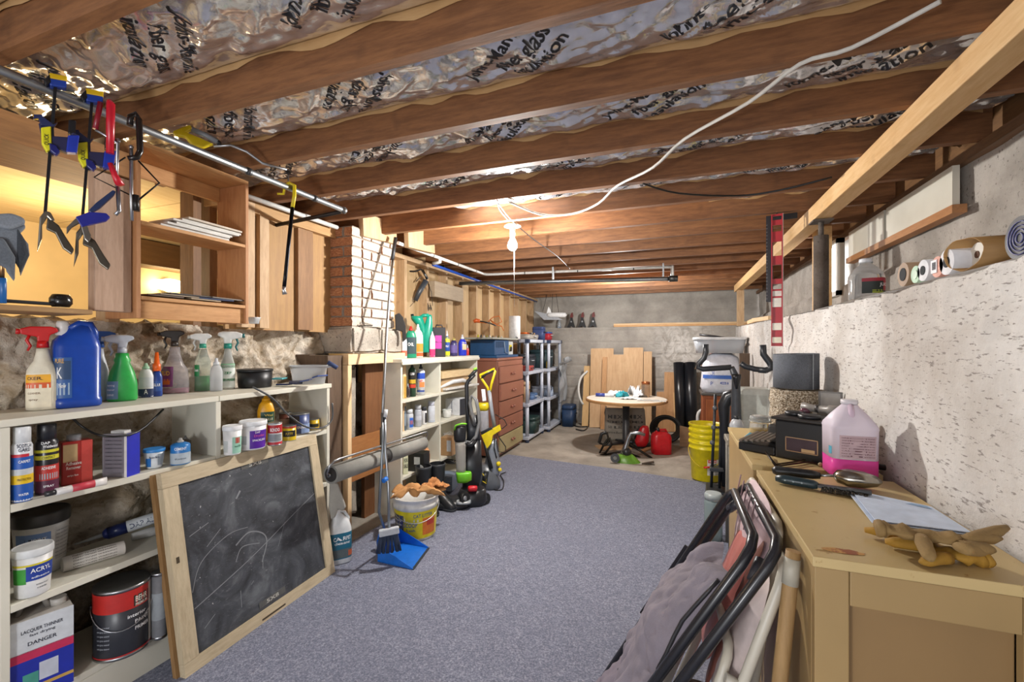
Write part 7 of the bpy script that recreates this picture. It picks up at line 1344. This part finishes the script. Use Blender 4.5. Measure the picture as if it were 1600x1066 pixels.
MB().tube([P(0.02, .75, .02), P(.98, .75, .02)], .009, 10).build('crossbar', BK, t); MB().beam(P(.0, .3, .035), P(.0, .62, .035), .004, .02).build('link_bar', BK, t)
# grey bag strapped over the chair
bag = thing('grey_bag', 'grey-mauve padded fabric bag with black piping resting on the black folding chair', 'bag', t.location+Vector((0, 0, 0))); M_bag = cloth('8f8791', .85, 420, .12)
def bagp(s0, s1, q0, q1, amp, seed, sq=3.0, pleat=0):
    def f(i, j):
        u_, v_ = 2*i-1, 2*j-1; e = max(0, 1-abs(u_)**sq)**.5*max(0, 1-abs(v_)**sq)**.5
        wr = noise.fractal(Vector((i*3+seed, j*2.4, seed)), .9, 2, 5)*.028+pleat*.012*math.sin(i*34)*(max(0, j-.6)/.4)
        return P(s0+(s1-s0)*(i+.02*math.sin(j*9)), q0+(q1-q0)*(j+.03*math.sin(i*7+seed)), .02+amp*e+wr*min(1, e*2.2))
    return f
MB().grid(bagp(.24, .82, .24, .68, .06, 2.3, 2.2, 1), 70, 60).build('upper_flap', M_bag, bag); MB().grid(bagp(.22, .84, .62, .97, .045, 7.1, 2.6), 60, 50).build('lower_body', cloth('857c88', .85, 420, .12), bag); MB().grid(bagp(.46, .88, .15, .5, .065, 4.4, 2.4), 50, 44).build('side_pocket', M_bag, bag)
f_ = bagp(.24, .82, .24, .68, .06, 2.3, 2.2, 1); MB().tube([f_(i/40, .97)+Vector((-.004, 0, .002)) for i in range(2, 39, 3)], .004, 8).build('piping', plastic('1c1b1f', .5), bag)
g_ = bagp(.46, .88, .15, .5, .065, 4.4, 2.4); MB().tube([g_(.96, j/30)+Vector((-.002, 0, .003)) for j in range(2, 29, 4)], .005, 8).build('piping', plastic('26252a', .5), bag)
# chair 2: cream frame and coral vinyl
CR = painted('cfc8b8', '8a8272', .72, .4); t, P = folded('cream metal folding chair with coral vinyl seat, second from outside', (.222, 1.50, .80), (.228, 1.1, .84), (-.06, 1.55, .03), (-.05, 1.02, .03), CR)
MB().tube(arc(P, 0, 1, .02, 1, -.004, .08), .0115, 12).build('outer_frame', CR, t); MB().tube(arc(P, .06, .94, .3, 1, .03, .08), .011, 12).build('inner_frame', CR, t)
def pad(P, s0, s1, q0, q1, o, th, name, mt, t):
    cs_, cq, hs_, hq = (s0+s1)/2, (q0+q1)/2, (s1-s0)/2, (q1-q0)/2; m = MB()
    for up_ in (1, 0):
        vs = []; n = 36; K = 9
        for i in range(K+1):
            for k in range(n):
                a = 2*PI*k/n; c_, s_ = math.cos(a), math.sin(a); rr = i/K; x_ = math.copysign(abs(c_)**.55, c_)*rr; y_ = math.copysign(abs(s_)**.55, s_)*rr
                vs.append(P(cs_+hs_*x_, cq+hq*y_, o+(th*(1-rr**5) if up_ else 0)+(.003*nz(x_*2, y_*2, cs_, 3) if up_ else 0)))
        fs = [(i*n+k, i*n+(k+1) % n, (i+1)*n+(k+1) % n, (i+1)*n+k) for i in range(K) for k in range(n)]; m.add(vs, fs if up_ else [f[::-1] for f in fs], True)
    return m.build(name, mt, t)
pad(P, .02, .55, -.02, .5, .01, .022, 'seat', plastic('d08078', .35), t); pad(P, .5, .95, .08, .5, .0, .02, 'backrest', plastic('d8c8c4', .4), t); pad(P, .62, .72, .02, .5, .018, .01, 'brown_strip', plastic('7a4a40', .4), t)
for q_ in (.35, .7): MB().cyl(P(1, q_, .0), P(1, q_, .03), .012, n=14).build('hinge_plate', plastic('c8c2b4', .35), t)
# chair 3: pale cushion
t, P = folded('cream folding chair with a pale pink cushion, innermost against the cabinet', (.232, 1.62, .885), (.236, 1.2, .885), (.10, 1.6, .03), (.10, 1.15, .03), CR)
MB().tube(arc(P, 0, 1, .02, 1, 0, .08), .0105, 12).build('outer_frame', CR, t); pad(P, .05, .95, -.01, .3, .008, .03, 'backrest', cloth('d8bcc0', .7, 200, .08), t); pad(P, .05, .95, .34, .8, .008, .02, 'seat', plastic('b8504a', .4), t)
for k in range(5): MB().tube([P(.15+.15*k, .0, .039), P(.14+.15*k, .12, .042)], .002, 6).build('crease', cloth('a88c90'), t)
t = thing('wooden_pole', 'worn wooden pole with a white taped end leaning at the corner of the near cabinet', 'pole', (.13, 1.0, CZ)); MB().tube([(0, -.03, 0), (.09, .05, .78), (.099, .058, .862)], [.015, .0145, .014], 14).build('pole', wood('8a6c44', 'ab8a5c', 'z', 5), t); MB().tube([(.0915, .0515, .795), (.0975, .0565, .848)], .0155, 14).build('taped_end', plastic('b4ae9e', .5), t)
t = thing('brown_mat', 'rolled brown shag mat standing between the folding chairs', 'mat', (.0, 1.22, CZ)); MB().tube([(0, 0, 0), (.06, .0, .4)], .045, 24).build('roll', wood('4a3826', '6a5238', 'z', 8), t)
t = thing('blue_cloth', 'dark blue cloth bundle on the carpet at the near cabinet corner', 'cloth', (.19, 1.08, CZ)); o = MB().grid(crum(.08, .2, .3, 6, 10), 14, 22).build('cloth', cloth('3a4258', .9, 200), t); o.modifiers.new('s', 'SOLIDIFY').thickness = .004
